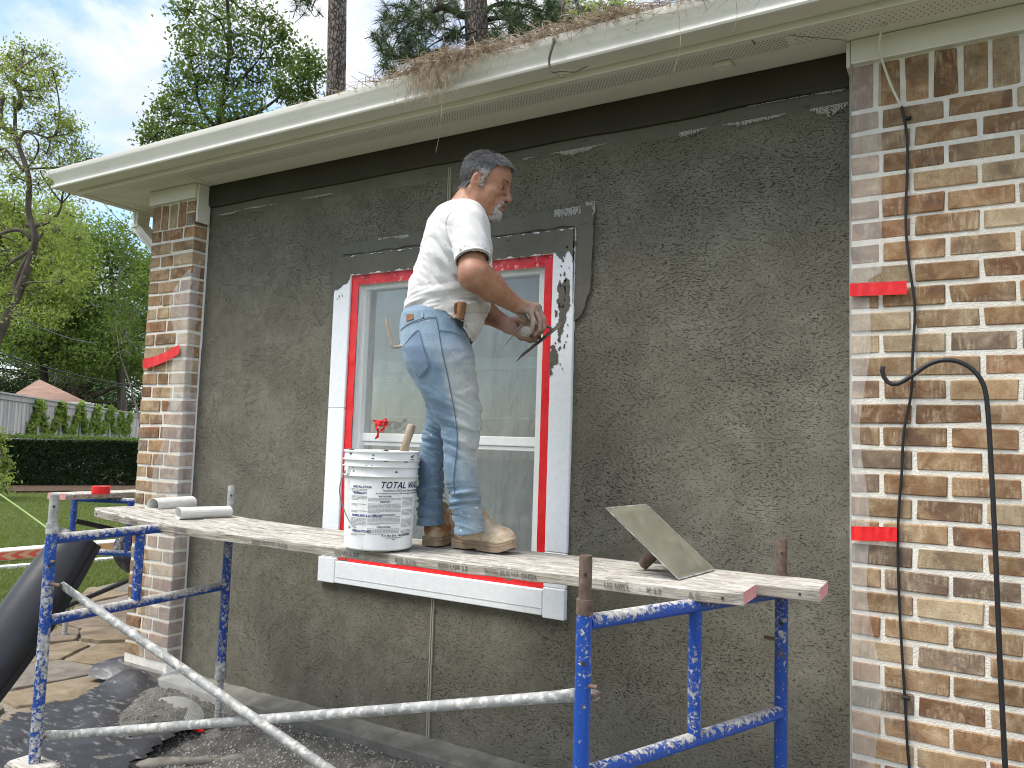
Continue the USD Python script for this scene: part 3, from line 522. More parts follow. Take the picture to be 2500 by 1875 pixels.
obj("plastic_film", sheet(P), M["film"], None, smooth=True, label="clear plastic sheet taped over the lower part of the far brick pier", cat="plastic sheet")
q = []
for s in np.linspace(0, 1, 24):
    a = np.array([CX1 + 0.004, 0.06 - 0.06 * s * 0.3, 2.50 - 0.80 * s]); w = np.interp(s, [0, 0.12, 0.25, 0.5, 0.8, 1], [0.01, 0.12, 0.24, 0.16, 0.17, 0.15])
    q.append([[a[0] - max(0, k * w - 0.06), -0.006 - 0.012 * meshkit.noise(np.array([s * 8, k * 5, 0]), 14) if k * w > 0.06 else a[1] - k * w * (a[1] / 0.06 if a[1] else 0), a[2] - 0.10 * k * s - 0.02 * math.sin(k * 9 + s * 14)] for k in np.linspace(0, 1, 10)])
obj("plastic_film", sheet(np.array(q)), M["film_milky"], None, smooth=True, label="torn loose end of plastic fluttering on the upper brick pier", cat="plastic sheet")
P = film_sheet(WX0 + 0.0, WX1, WZ0 + 0.02, WZ1, 0.120, 70, 80, 0.030, 41)
obj("window_film", sheet(P), M["film_window"], None, smooth=True, label="milky clear plastic film stretched over the window panes", cat="plastic film")

# red tape
def tape_strip(pts, w, n=30, seed=0, up=(0, 0, 1.0), amp=0.0015):
    c = np.array([np.interp(np.linspace(0, 1, n), np.linspace(0, 1, len(pts)), [p[k] for p in pts]) for k in range(3)]).T
    up = np.array(up); off = amp * (meshkit.noise(np.c_[np.arange(n) * 0.45, np.zeros(n), np.zeros(n) + seed], seed) - 0.3)
    return sheet(np.stack([c + up * w * k - np.c_[np.zeros(n), off * (1 + k), np.zeros(n)] for k in (-0.5, -0.25, 0, 0.25, 0.5)], 1))
tp = thing("window_tape", "red masking tape framing the plastic film round the window", "tape")
TX0, TX1, TZ0, TZ1 = -2.793, -1.600, 0.866, 2.331
obj("strip", tape_strip([(TX0, 0.094, TZ1 - 0.026), (TX1, 0.094, TZ1 - 0.026)], 0.052, 60, 2, amp=0.004), M["tape_edge"], tp, smooth=True)
obj("strip", tape_strip([(TX0 + 0.026, 0.0925, TZ0), (TX0 + 0.026, 0.0925, TZ1 - 0.02)], 0.050, 60, 3, up=(1, 0, 0), amp=0.004), M["tape"], tp, smooth=True)
obj("strip", tape_strip([(TX1 - 0.022, 0.0920, TZ0 + 0.0), (TX1 - 0.022, 0.0920, TZ1 - 0.02)], 0.046, 60, 4, up=(1, 0, 0), amp=0.004), M["tape"], tp, smooth=True)
obj("strip", tape_strip([(TX0, 0.0935, TZ0 + 0.010), (TX1, 0.0935, TZ0 + 0.006)], 0.045, 60, 5, amp=0.004), M["tape"], tp, smooth=True)
# a pinched knot of red tape stuck on the film
kn = [onY(800 + a * 0.22604, 1000 + b * 0.22604, 0.095) for a, b in ((480, 150), (520, 125), (570, 140), (640, 110), (650, 160), (600, 220), (560, 260), (530, 305), (545, 255), (555, 200), (520, 175), (560, 155), (600, 190), (640, 150), (590, 130), (540, 185), (550, 230))]
kn = spline(np.array(kn) + rng.normal(0, 0.003, (len(kn), 3)), 70); kn[:, 1] -= 0.012 * np.abs(np.sin(np.arange(70) * 0.5))
obj("tape_scrap", sheet(np.stack([kn + np.c_[np.zeros(70), np.zeros(70), np.full(70, s)] + 0.004 * np.sin(np.arange(70) * 0.9 + s * 200)[:, None] for s in (-0.007, 0, 0.007)], 1)), M["tape"], None, smooth=True, label="crumpled scrap of red tape on the window film above the bucket", cat="tape")
def tape_on_brick(u0, v0, u1, v1, w, label, bow=0.0, y=-0.018, seed=1):
    a, b = onY(u0, v0, y), onY(u1, v1, y); m = (a + b) / 2 + np.array([0, 0, -bow])
    return obj("tape_strip", tape_strip([a, (a + m) / 2 - np.array([0, 0, bow * 0.3]), m, (m + b) / 2 - np.array([0, 0, bow * 0.3]), b], w, 30, seed, amp=0.006), M["tape"], None, smooth=True, label=label, cat="tape", group="strips of red tape holding plastic to the brick")
tape_on_brick(2075, 708, 2214, 702, 0.046, "upper of the two short red tape strips on the right brick wall", seed=3)
tape_on_brick(2078, 1302, 2190, 1305, 0.048, "lower of the two short red tape strips on the right brick wall", seed=5)
tape_on_brick(350, 889, 438, 852, 0.060, "slanting red tape strip sagging across the far brick pier", bow=0.012, seed=7)
# ------------------------------------------------------------------ ground
M["soil"] = noisy("lawn_soil", [(0.3, (0.035, 0.050, 0.018)), (0.7, (0.065, 0.085, 0.030))], scale=3, bscale=40, bump=0.5, dist=0.02, rough=0.95, spec=0.1)
M["bed"] = noisy("bark_mulch", [(0.3, (0.055, 0.036, 0.024)), (0.7, (0.12, 0.085, 0.060))], scale=9, bscale=30, bump=0.8, dist=0.03, rough=0.95, spec=0.1)
M["gravel"] = noisy("joint_gravel", [(0.3, (0.14, 0.12, 0.09)), (0.7, (0.34, 0.31, 0.26))], scale=90, bscale=130, bump=0.9, dist=0.01, rough=0.95, spec=0.1)
M["sand"] = noisy("plaster_sand", [(0.3, (0.085, 0.080, 0.070)), (0.55, (0.155, 0.148, 0.133)), (0.75, (0.26, 0.25, 0.23))], scale=11, bscale=75, bump=1.0, dist=0.016, rough=0.95, spec=0.1,
                  extra=[([(0.655, G(0)), (0.69, G(0.95))], 190.0, (0.62, 0.61, 0.58), (1, 1, 1)), ([(0.58, G(0)), (0.70, G(0.6))], 6.0, (0.085, 0.08, 0.07), (1, 1, 1))])
M["stone"] = [noisy(f"flagstone_{i}", r, scale=6, detail=8, bscale=28, bump=0.5, dist=0.008, rough=0.85, distortion=1.0,
                    extra=[([(0.66, G(0)), (0.70, G(0.8))], 120.0, (0.66, 0.63, 0.57), (1, 1, 1)), ([(0.52, G(0)), (0.72, G(0.6))], 5.0, (0.25, 0.22, 0.17), (1, 1, 1))])
              for i, r in (("tan", [(0.3, (0.13, 0.094, 0.056)), (0.7, (0.23, 0.185, 0.12))]), ("grey", [(0.3, (0.10, 0.086, 0.070)), (0.7, (0.19, 0.168, 0.138))]), ("brown", [(0.3, (0.10, 0.074, 0.051)), (0.7, (0.185, 0.145, 0.105))]))]
gx = np.unique(np.r_[np.linspace(-140, -30, 20), np.linspace(-30, 8, 60), np.linspace(8, 90, 12)]); gy = np.unique(np.r_[np.linspace(-60, -8, 10), np.linspace(-8, 26, 60), np.linspace(26, 160, 20)])
X, Y = np.meshgrid(gx, gy, indexing="ij")
near = np.clip((np.hypot(X + 4, Y) - 6) / 10, 0, 1)
Z = -0.012 + near * 0.10 * (meshkit.noise(np.stack([X * 0.15, Y * 0.15, X * 0], -1), 3) - 0.5)
tag(obj("lawn", sheet(np.stack([X, Y, Z], -1)).invert() or sheet(np.stack([X, Y, Z], -1)), M["soil"], None, smooth=True), kind="structure")
# the strip of sandy ground along the wall, and the flagstone path past the pier
edge = [(-3.95, -1.30), (-4.77, -0.478), (-4.977, -0.288), (-5.556, 0.147), (-5.908, 0.44), (-7.05, 1.351), (-7.2, 1.95), (-6.9, 2.6), (-6.2, 3.4), (-4.4, 3.6)]
path_area = Polygon(edge + [(-4.40, 0.0), (-3.2, 0.0), (-3.2, -1.30)])
pth = obj("flagstone_path", prism(path_area, -0.03, -0.004), M["gravel"], None, kind="structure")
r2 = np.random.default_rng(12)
pts = []
while len(pts) < 74:
    p = np.array([r2.uniform(-7.6, -3.0), r2.uniform(-1.6, 3.9)])
    if all(np.hypot(*(p - q)) > 0.34 for q in pts): pts.append(p)
vor = Voronoi(np.array(pts)); inner = path_area.buffer(-0.02)
for ri in vor.point_region:
    reg = vor.regions[ri]
    if -1 in reg or len(reg) < 3: continue
    poly = Polygon(vor.vertices[reg]).intersection(inner)
    if poly.is_empty or poly.geom_type != "Polygon" or poly.area < 0.02: continue
    poly = poly.buffer(-0.05).buffer(0.034)
    if poly.is_empty or poly.geom_type != "Polygon": continue
    c = np.array(poly.exterior.segmentize(0.07).coords)[:-1]
    n = (meshkit.noise(np.c_[c * 7, c[:, :1] * 0], 4) - 0.5)[:, None] * 0.045; ctr = c.mean(0)
    c = c + (c - ctr) / np.linalg.norm(c - ctr, axis=1, keepdims=True) * n
    top = r2.uniform(0.012, 0.026); tilt = r2.normal(0, 0.012, 2); k = len(c)
    zt = top + (c - ctr) @ tilt
    V = np.vstack([np.c_[c, np.full(k, -0.01)], np.c_[c, zt - 0.006], np.c_[ctr + (c - ctr) * 0.965, zt + 0.003 * meshkit.noise(np.c_[c * 20, c[:, :1]], 2)], [[*ctr, top + 0.002]]]); F = []
    for i in range(k):
        j = (i + 1) % k
        for a in (0, k): F += [[a + i, a + j, a + k + j], [a + i, a + k + j, a + k + i]]
        F.append([2 * k + i, 2 * k + j, 3 * k])
    m = trimesh.Trimesh(V, F, process=False)
    if m.volume < 0: m.invert()
    obj("flagstone", m, M["stone"][r2.choice(3, p=[0.45, 0.35, 0.2])], pth, smooth=35)
def field(poly, step, zf, inset=None):
    """A height field z = zf(x, y) over the polygon, as a sheet with its rim drawn to the outline."""
    x0, y0, x1, y1 = poly.bounds
    X, Y = np.meshgrid(np.arange(x0 - step, x1 + 2 * step, step), np.arange(y0 - step, y1 + 2 * step, step), indexing="ij")
    inside = shapely.contains_xy(poly, X, Y); m = sheet(np.stack([X, Y, zf(X, Y)], -1))
    f = np.array(m.faces); f = f[inside.ravel()[f].all(1)]
    m = trimesh.Trimesh(m.vertices, f[:, [0, 2, 1]], process=False); m.remove_unreferenced_vertices()
    if m.face_normals[:, 2].mean() < 0: m.invert()
    return m
def fb(X, Y, s, seed, o=4): return meshkit.fbm(np.stack([X * s, Y * s, X * 0], -1), o, seed)
sand_area = Polygon([(-3.35, -0.04), (-3.75, -0.10), (-3.62, -0.45), (-3.42, -0.75), (-3.2, -1.4), (-0.5, -3.2), (2.2, -3.2), (2.2, 0.0), (-0.3, -0.04)])
def sand_z(X, Y):
    rim = np.clip(np.vectorize(lambda x, y: sand_area.exterior.distance(shapely.Point(x, y)))(X, Y) / 0.25, 0, 1) if X.size < 3000 else 1
    return 0.008 + 0.045 * fb(X, Y, 3.0, 5) + 0.022 * fb(X, Y, 14, 6) + 0.05 * np.exp(-((Y + 0.10) / 0.12) ** 2) * fb(X, Y, 4, 8) * (X < -1.4)
tag(obj("sandy_ground", field(sand_area.buffer(0.02), 0.022, sand_z), M["sand"], None, smooth=True), kind="structure")
# grit scattered over it
pts = []; r3 = np.random.default_rng(5)
def grit(n, xr, yr, zf, seed, smin=0.0025, smax=0.008):
    r = np.random.default_rng(seed); ico = trimesh.creation.icosphere(0); V, F = [], []
    x, y = r.uniform(*xr, n), r.uniform(*yr, n); z = zf(x, y); s = r.uniform(smin, smax, n) * r.uniform(0.5, 1, n)
    for i in range(n):
        v = np.array(ico.vertices) * s[i] * r.uniform(0.6, 1.2, (12, 1)); V.append(v + [x[i], y[i], z[i] + s[i] * 0.2]); F.append(np.array(ico.faces) + 12 * i)
    return trimesh.Trimesh(np.concatenate(V), np.concatenate(F), process=False)
M["grit"] = noisy("plaster_grit", [(0.35, (0.15, 0.14, 0.125)), (0.6, (0.42, 0.41, 0.38))], scale=60, bscale=100, bump=0.4, rough=0.95)
tag(obj("plaster_grit", grit(5200, (-3.5, -1.3), (-0.95, -0.05), sand_z, 4), M["grit"], None, smooth=False, label="pale crumbs of plaster strewn over the sandy ground by the ledge", cat="grit"), kind="stuff")
bed_poly = Polygon([(-27, 6.6), (-20.5, 7.1), (-18.8, 6.8), (-17.2, 10.0), (-15.5, 14.5), (-22, 18), (-30, 12)])
tag(obj("mulch_bed", prism(bed_poly, -0.05, 0.045), M["bed"], None), kind="structure")

# ------------------------------------------------------------------ scaffold frames
R0 = 0.0214
def frame(name, label, A, B, ztop, zmid, strut_t, za, zb, pin_m, worn, zfeet, jack, pins=True):
    """A ladder frame between the posts A and B (x, y): posts from za / zb up, bars at ztop and zmid, one strut."""
    A, B = np.array(A, float), np.array(B, float)
    t = thing(name, label, "scaffold", (A[0], A[1], 0), 0, group="blue scaffold frames")
    L = lambda s, z: np.array([*((B - A) * s), z])
    d = (B - A) / np.linalg.norm(B - A); rr = R0 / np.linalg.norm(B - A)
    mt = M["blue_worn"] if worn else M["blue"]
    for s, z0, ft in ((0, za, 0), (1, zb, 1)):
        p = obj("post", tube([L(s, z0), L(s, ztop + 0.022)], R0, 20), mt, t, smooth=40)
        h = L(s, ztop - 0.10); side = (CAM - np.array([A[0], A[1], 0]) - h); side[2] = 0; side /= np.linalg.norm(side)
        obj("pin_hole", tube([h + side * (R0 - 0.001), h + side * (R0 + 0.0012)], 0.0065, 10), M["hole"], p)
        if not pins: continue
        obj("collar", tube([L(s, ztop + 0.0225), L(s, ztop + 0.062)], R0 + 0.0012, 20), M["rusty"] if pin_m == "rusty" else M["galv"], t, smooth=40)
        cp = obj("coupling_pin", tube([L(s, ztop + 0.05), L(s, ztop + 0.062), L(s, ztop + 0.168), L(s, ztop + 0.175)], [0.0168, 0.0175, 0.0175, 0.0158], 20), M[pin_m], t, smooth=40)
        h = L(s, ztop + 0.128); obj("pin_hole", tube([h + side * 0.0165, h + side * 0.0187], 0.0050, 10), M["hole"], cp)
        obj("lock_stud", tube([L(s, zmid + 0.23), L(s, zmid + 0.23) + np.array([-0.055 if s else 0.045, -0.008, 0.003])], 0.0062, 8), M["rusty"], t, smooth=True)
    obj("bar", tube([L(rr * 0.6, ztop), L(1 - rr * 0.6, ztop)], R0 - 0.0004, 20), mt, t, smooth=40)
    obj("bar", tube([L(rr * 0.6, zmid), L(1 - rr * 0.6, zmid)], R0 - 0.0004, 20), mt, t, smooth=40)
    obj("strut", tube([L(strut_t, zmid + 0.012), L(strut_t, ztop - 0.012)], R0 - 0.0016, 20), M["blue"], t, smooth=40)
    for s in jack:
        z1 = (za, zb)[s]; zf = zfeet[s]; prof = []
        for i in range(46): z = zf + (z1 - zf) * i / 45; prof.append((0.0155 + (0.0022 if i % 2 else 0), z))
        j = obj("screw_jack", turned(lathe(prof, 14), rigid([1, 0, 0], [0, 1, 0], [0, 0, 1], L(s, 0) * [1, 1, 0])), M["pin_grey"], t, smooth=False)
        obj("jack_nut", cat(tube([L(s, z1 - 0.075), L(s, z1 + 0.002)], 0.0275, 12), tube([L(s, z1 - 0.03) + np.array([-0.05, 0.02, 0]), L(s, z1 - 0.03) + np.array([0.055, -0.02, 0.004])], 0.008, 8)), M["galv"], t, smooth=40)
        obj("base_plate", turned(bx(-0.065, 0.065, -0.065, 0.065, zf - 0.008, zf, 0.002), rigid([1, 0, 0], [0, 1, 0], [0, 0, 1], L(s, 0) * [1, 1, 0])), M["rusty"], t)
    return t
LA, LB = (-3.112, -1.190), (-3.200, -0.262)
RA, RB = (-0.884, -1.040), (-0.553, -0.200)
frame("scaffold_frame", "blue scaffold frame with grey coupling pins under the left end of the long planks", LA, LB, 1.050, 0.735, 0.44, 0.205, 0.36, "pin_grey", True, (0.205, 0.03), (1,))
frame("scaffold_frame", "blue scaffold frame with rusty coupling pins under the right end of the long planks", RA, RB, 1.017, 0.628, 0.505, -0.02, -0.02, "rusty", False, (0, 0), ())
frame("scaffold_frame", "distant blue scaffold frame left of the pier under the plank with the tape roll", (-5.595, 0.360), (-4.860, 0.650), 0.985, 0.615, 0.56, 0.28, 0.28, "blue", False, (0.02, 0.02), (0, 1), pins=False)
obj("foot_board", bx(-3.21, -3.02, -1.245, -1.135, 0.182, 0.204, 0.008), M["plank"], None, label="crusted scrap board under the foot of the left scaffold frame", cat="board")
obj("foot_block", bx(-3.24, -3.02, -1.235, -1.145, -0.01, 0.181, 0.004), M["plank_side"], None, label="timber block below the crusted foot board", cat="block")
# cross brace between the two near posts: two tubes, flattened ends, a rivet where they meet
br = thing("cross_brace", "crusted galvanised cross brace between the two near scaffold posts", "brace", group=None)
def brace_tube(p, q, n):
    p, q = np.array(p), np.array(q); d = (q - p) / np.linalg.norm(q - p); h = np.cross(d, [0, -0.25, 0.97]); h /= np.linalg.norm(h); w = np.cross(h, d)
    ang = np.arange(14) * 2 * math.pi / 14; P = []
    Lb = np.linalg.norm(q - p)
    for s in [0, 0.012, 0.06, 0.095, 0.15, *np.linspace(0.2, Lb - 0.2, 8), Lb - 0.15, Lb - 0.095, Lb - 0.06, Lb - 0.012, Lb]:
        e = min(s, Lb - s); f = np.clip((e - 0.06) / 0.08, 0, 1); tip = 0.55 if e == 0 else 1
        P.append(p + d * s + (np.cos(ang)[:, None] * w * (0.0158 + 0.006 * (1 - f)) + np.sin(ang)[:, None] * h * (0.0158 * f + 0.0030 * (1 - f))) * tip)
    V = np.concatenate(P); nr = len(P); F = []
    for i in range(nr - 1):
        for j in range(14):
            k = (j + 1) % 14; F += [[i * 14 + j, i * 14 + k, (i + 1) * 14 + k], [i * 14 + j, (i + 1) * 14 + k, (i + 1) * 14 + j]]
    for e in (0, (nr - 1) * 14): F += [[e, e + j, e + j + 1] for j in range(1, 13)]
    return obj("tube", trimesh.Trimesh(V, F, process=False), M["galv"], br, smooth=40)
b0, b1 = np.array([-3.04, -1.175, 0.70]), np.array([-0.89, -1.085, -0.08])
c0, c1 = np.array([-3.05, -1.150, 0.175]), np.array([-0.855, -1.085, 0.475])
b0 = dep(150, 1428, 3.02); c0 = dep(112, 1797, 3.10); c1 = dep(1462, 1693, 2.10); b1 = dep(840, 1905, 2.45)
b1 = b0 + (b1 - b0) * 1.5
brace_tube(b0, b1, 0); brace_tube(c0, c1, 1)
for p, pl in ((b0, LA), (c0, LA), (c1, RA)):
    obj("stud", tube([np.array([pl[0], pl[1], p[2]]), p + (p - np.array([pl[0], pl[1], p[2]])) * 0.15 + np.array([0.0, -0.012, 0])], 0.0075, 8), M["rusty"], br, smooth=True)
# the black brace of the distant frame
bk = thing("cross_brace", "black cross brace on the distant scaffold frame left of the pier", "brace")
for p, q in ((dep(186, 1272, 5.45), dep(420, 1325, 5.9)), (dep(163, 1480, 5.5), dep(330, 1410, 6.2))):
    obj("tube", tube([p, q], 0.018, 10), M["black"], bk, smooth=True)

# ------------------------------------------------------------------ planks
def plank(name, label, P0, P1, w, th, sag, group=None, yaw_face=None, end_pink=True, cut=0.022):
    """P0, P1: front lower edge ends; width w to the back. Clipped corners, sag(s) lifts it along its length."""
    P0, P1 = np.array(P0), np.array(P1); Lp = np.linalg.norm(P1 - P0); d = (P1 - P0) / Lp; b = np.array([-d[1], d[0], 0]); b /= np.linalg.norm(b); up = np.cross(d, b)
    t = thing(name, label, "plank", tuple(P0), 0, group=group)
    ss = np.linspace(0, Lp, 70); prof = np.array([[0, 0.003], [0.003, 0], [w - 0.003, 0], [w, 0.003], [w, th - 0.004], [w - 0.004, th], [0.005, th], [0, th - 0.005]])
    rings = []
    for s in ss:
        k = max(0, cut - min(s, Lp - s)) ; pr = prof.copy()
        pr[:, 0] = np.clip(pr[:, 0], k, w - k)
        ring = [d * s + b * a + up * (z + sag(s / Lp)) for a, z in pr]
        ring = np.array(ring); ring += (meshkit.noise(ring * 14 + P0, 3)[:, None] - 0.5) * 0.0035
        rings.append(ring)
    V = np.concatenate(rings); n = 8; top, side = [], []
    for i in range(69):
        for j in range(n):
            k = (j + 1) % n; q = [[i * n + j, (i + 1) * n + k, i * n + k], [i * n + j, (i + 1) * n + j, (i + 1) * n + k]]
            (top if j in (4, 5, 6) else side).extend(q)
    def sub(f, mname, mt, **kw):
        m = trimesh.Trimesh(V, f, process=False); m.remove_unreferenced_vertices(); return obj(mname, m, mt, t, smooth=30, **kw)
    sub(top, "top_face", M["plank"]); sub(side, "edge_faces", M["plank_side"])
    e = 69 * n
    sub([[0, j, j + 1] for j in range(1, 7)], "end_grain", M["pink"] if end_pink else M["plank_side"]); sub([[e, e + j + 1, e + j] for j in range(1, 7)], "end_grain", M["pink"] if end_pink else M["plank_side"])
    for s in (0.05, Lp - 0.055): obj("bolt_hole", tube([d * s + up * (th / 2 + sag(s / Lp)) + b * 0.002, d * s + up * (th / 2 + sag(s / Lp)) - b * 0.0022], 0.0042, 10), M["hole"], t)
    return t, P0, d, b, up
sagf = lambda s: 0.030 * max(0, 0.30 - s) ** 2 / 0.09 - 0.010 * math.sin(math.pi * s)
ZP = 1.071
pk, P0, D, Bk, Up = plank("plank", "front long scaffold plank the worker stands on, lettered along its edge", (-3.66, -0.705, ZP - 0.032), (-0.575, -0.640, ZP - 0.037), 0.215, 0.038, sagf, "long crusted planks under the worker")
plank("plank", "rear long scaffold plank beside the wall, its bare pink end sticking out further right", (-3.60, -0.487, ZP - 0.032), (-0.400, -0.422, ZP - 0.036), 0.205, 0.038, sagf, "long crusted planks under the worker")
Lp = 3.085
for s, txt in ((0.30, "OSHA"), (0.62, "US MILL"), (1.10, "SCAF PLK HT OHSA"), (1.55, "US MILL 13"), (1.84, "K.D. 13%"), (2.03, "MIN LGR 13"), (2.22, "SCAF PLK HT OHSA"), (2.66, "US MILL"), (2.80, "K 13"), (2.93, "A C")):
    o = D * s + Up * (0.011 + sagf(s / Lp)) - Bk * 0.0028
    obj("stamped_letters", text_on(txt, 0.0155, o, D, Up, 0.0012), M["stamp"], pk)
rp, *_ = plank("plank", "short pink-ended plank on the distant frame, carrying the roll of red tape", (-5.185, 0.070, 1.012), (-5.50, 2.4, 0.985), 0.215, 0.038, lambda s: 0.0)

# ------------------------------------------------------------------ things on the planks
tr = dep(247, 1190, 5.30); tr[2] = 1.052
t = thing("tape_roll", "roll of red tape lying on the distant plank", "tape roll", tuple(tr))
obj("tape_winding", lathe([(0.038, 0.0), (0.056, 0.0), (0.0575, 0.003), (0.0575, 0.050), (0.056, 0.053), (0.038, 0.053)], 40, True), M["tape"], t, smooth=40)
obj("core", lathe([(0.036, 0.0015), (0.0378, 0.0015), (0.0378, 0.0515), (0.036, 0.0515)], 40, True), plain("tape_core_card", (0.55, 0.48, 0.40), 0.9), t, smooth=40)
# rolls of white fibre mesh
M["fibre_roll"] = noisy("fibre_mesh_roll", [(0.3, (0.66, 0.66, 0.62)), (0.7, (0.76, 0.76, 0.72))], scale=20, bscale=120, bump=0.3, rough=0.7)
def mesh_roll(label, p, q, r, seed, flat):
    p, q = np.array(p), np.array(q); Lr = np.linalg.norm(q - p); d = (q - p) / Lr; up = np.array([0, 0, 1.0]); s = np.cross(up, d)
    t = thing("mesh_roll", label, "mesh roll", tuple(p), 0, group="rolls of white fibre mesh on the plank")
    th = np.linspace(0, 4.3 * math.pi, 150); rad = r * (1.0 - 0.05 * th / th[-1]); bars = []
    C = np.c_[rad * np.cos(th) , rad * flat * np.sin(th) + r * flat]
    pt = lambda i, l: d * l + s * C[i, 0] + up * C[i, 1]
    # woven threads: hoops along the length and long threads round the turns
    grid = np.array([[pt(i, l) for i in range(150)] for l in np.linspace(0, Lr, 6)])
    sh = sheet(grid); inner = obj("inner_turns", trimesh.Trimesh(np.array([[pt(i, l) for i in range(66, 150)] for l in np.linspace(0, Lr, 6)]).reshape(-1, 3), sheet(np.zeros((6, 84, 3))).faces, process=False), M["fibre_roll"], t, smooth=True)
    hoops = [np.array([pt(i, l) for i in range(0, 76)]) for l in np.linspace(0, Lr, int(Lr / 0.0042))]
    longs = [np.array([pt(i, l) for l in np.linspace(0, Lr, 4)]) for i in np.linspace(0, 70, int(2 * math.pi * r / 0.0042)).astype(int)]
    curves("mesh_threads", hoops + longs, 0.0021, M["fibre_roll"], t)
mesh_roll("left roll of white fibre mesh on the plank, partly under the other", onZ(372, 1252, 1.080), onZ(466, 1245, 1.080) , 0.042, 1, 0.85)
mesh_roll("right roll of white fibre mesh lying nearer the worker on the plank", onZ(434, 1268, 1.079), onZ(558, 1263, 1.077), 0.037, 2, 0.74)
# hawk: a square aluminium board spread with stucco, propped on its handle
h1, h2 = onZ(1657, 1416, 1.073), onZ(1746, 1392, 1.073); e = (h2 - h1) / np.linalg.norm(h2 - h1)
u1 = dep(1477, 1240, 2.545) - h1; n = np.cross(e, u1); n /= np.linalg.norm(n); f = np.cross(n, e); f *= np.sign(f[2])
W = np.linalg.norm(h2 - h1); sk = (u1 @ e)
hk = thing("hawk", "plasterer's hawk with a square board of wet stucco propped on its handle on the plank", "hawk", tuple(h1))
Hl = u1 @ f
corner = [np.zeros(3), e * W, e * (W + sk) + f * Hl, e * sk + f * Hl]
nn = np.cross(corner[1], corner[3]); nn /= np.linalg.norm(nn)
if nn @ (CAM - h1) < 0: nn = -nn
def slab(cs, z0, z1, seed, jag=0.0, N=22):
    S, T_ = np.meshgrid(np.linspace(0, 1, N), np.linspace(0, 1, N), indexing="ij")
    P = cs[0] * ((1 - S) * (1 - T_))[..., None] + cs[1] * (S * (1 - T_))[..., None] + cs[2] * (S * T_)[..., None] + cs[3] * ((1 - S) * T_)[..., None]
    rim = np.minimum.reduce([S, 1 - S, T_, 1 - T_])
    top = P + nn * (z1 * np.clip(rim / 0.07, 0, 1) ** 0.5 + jag * (meshkit.fbm(np.stack([S * 5, T_ * 5, S * 0], -1), 3, seed) - 0.4) * np.clip(rim / 0.1, 0, 1))[..., None]
    a = sheet(top); b = sheet(P + nn * z0); b.invert()
    return cat(a, b)
obj("board", hull([c + nn * z for c in corner for z in (0, 0.002)]), M["galv"], hk)
ins = [corner[0] * 0.985 + corner[2] * 0.015, corner[1] * 0.985 + corner[3] * 0.015, corner[2] * 0.985 + corner[0] * 0.015, corner[3] * 0.985 + corner[1] * 0.015]
obj("stucco_layer", slab(ins, 0.0022, 0.0060, 3, 0.016), M["stucco_hawk"], hk, smooth=50)
cc = (corner[0] + corner[2]) / 2 + (corner[0] - corner[3]) * 0.05
tgt = onZ(1570, 1379, 1.085) - h1
obj("handle", tube([cc - nn * 0.001, cc - nn * 0.012, cc + (tgt - cc) * 0.25, cc + (tgt - cc) * 0.85, tgt, tgt + (tgt - cc) / np.linalg.norm(tgt - cc) * 0.004], [0.026, 0.019, 0.0185, 0.0195, 0.0185, 0.012], 16), M["rusty"], hk, smooth=40)

# bucket
BC = np.array([-1.958, -0.602, ZP + 0.0005])
bk_az = math.atan2(CAM[1] - BC[1], CAM[0] - BC[0])
M["bucket"] = noisy("bucket_plastic", [(0.3, (0.74, 0.75, 0.73)), (0.7, (0.80, 0.80, 0.78))], scale=5, bscale=40, bump=0.05, rough=0.38, spec=0.45,
                    extra=[([(0.66, G(0)), (0.685, G(0.9))], 22.0, (0.20, 0.19, 0.16), (1, 1, 1.5)), ([(0.60, G(0)), (0.72, G(0.3))], 7.0, (0.46, 0.45, 0.40), (1, 1, 1))])
bk_ = thing("bucket", "white plastic bucket of stucco mix printed with blue and black lettering", "bucket", tuple(BC))
RB_, RT_, HBk = 0.128, 0.141, 0.368
rad = lambda z: RB_ + (RT_ - RB_) * z / HBk
prof = [(0.0, 0.004), (RB_ - 0.016, 0.004), (RB_ - 0.008, 0.0), (RB_, 0.006), (rad(0.268), 0.268)]
for z in (0.270, 0.306, 0.330): prof += [(rad(z), z), (rad(z) + 0.0075, z + 0.001), (rad(z) + 0.0078, z + 0.004), (rad(z) + 0.001, z + 0.0055)]
prof += [(rad(0.358), 0.358), (rad(0.360) + 0.004, 0.361), (rad(0.36) + 0.004, 0.366), (rad(0.36), 0.368), (rad(0.36) - 0.003, 0.366), (rad(0.30) - 0.003, 0.30), (RB_ - 0.003, 0.30 - 0.29)]
obj("pail", lathe(prof, 96), M["bucket"], bk_, smooth=40)
obj("mix", turned(lathe([(0.0, 0.292), (0.06, 0.296), (0.10, 0.288), (rad(0.29) - 0.0045, 0.285)], 48), np.eye(4)), M["stucco_hawk"], bk_, smooth=True)
def on_pail(m, lift=0.0005):
    """Wraps a flat piece in (arc length, height) round the pail, 0 = facing the camera."""
    v = np.array(m.vertices); r = rad(v[:, 1]) + lift + v[:, 2]; a = bk_az + v[:, 0] / rad(0.18)
    return trimesh.Trimesh(np.c_[r * np.cos(a), r * np.sin(a), v[:, 1]], m.faces, process=False)
M["ink_blue"] = plain("print_blue", (0.012, 0.022, 0.17), 0.5); M["ink_black"] = plain("print_black", (0.02, 0.02, 0.022), 0.5)
def put(text, h, x, z, m, bold=False, centre=False, shear=0.0, name="lettering"):
    tm = meshkit.text_mesh(text, h, 0.0004, bold); v = np.array(tm.vertices)
    if centre: v[:, 0] -= v[:, 0].max() / 2
    v[:, 0] += v[:, 1] * shear; v[:, 0] += x; v[:, 1] += z
    return obj(name, on_pail(trimesh.Trimesh(v, tm.faces, process=False)), m, bk_)
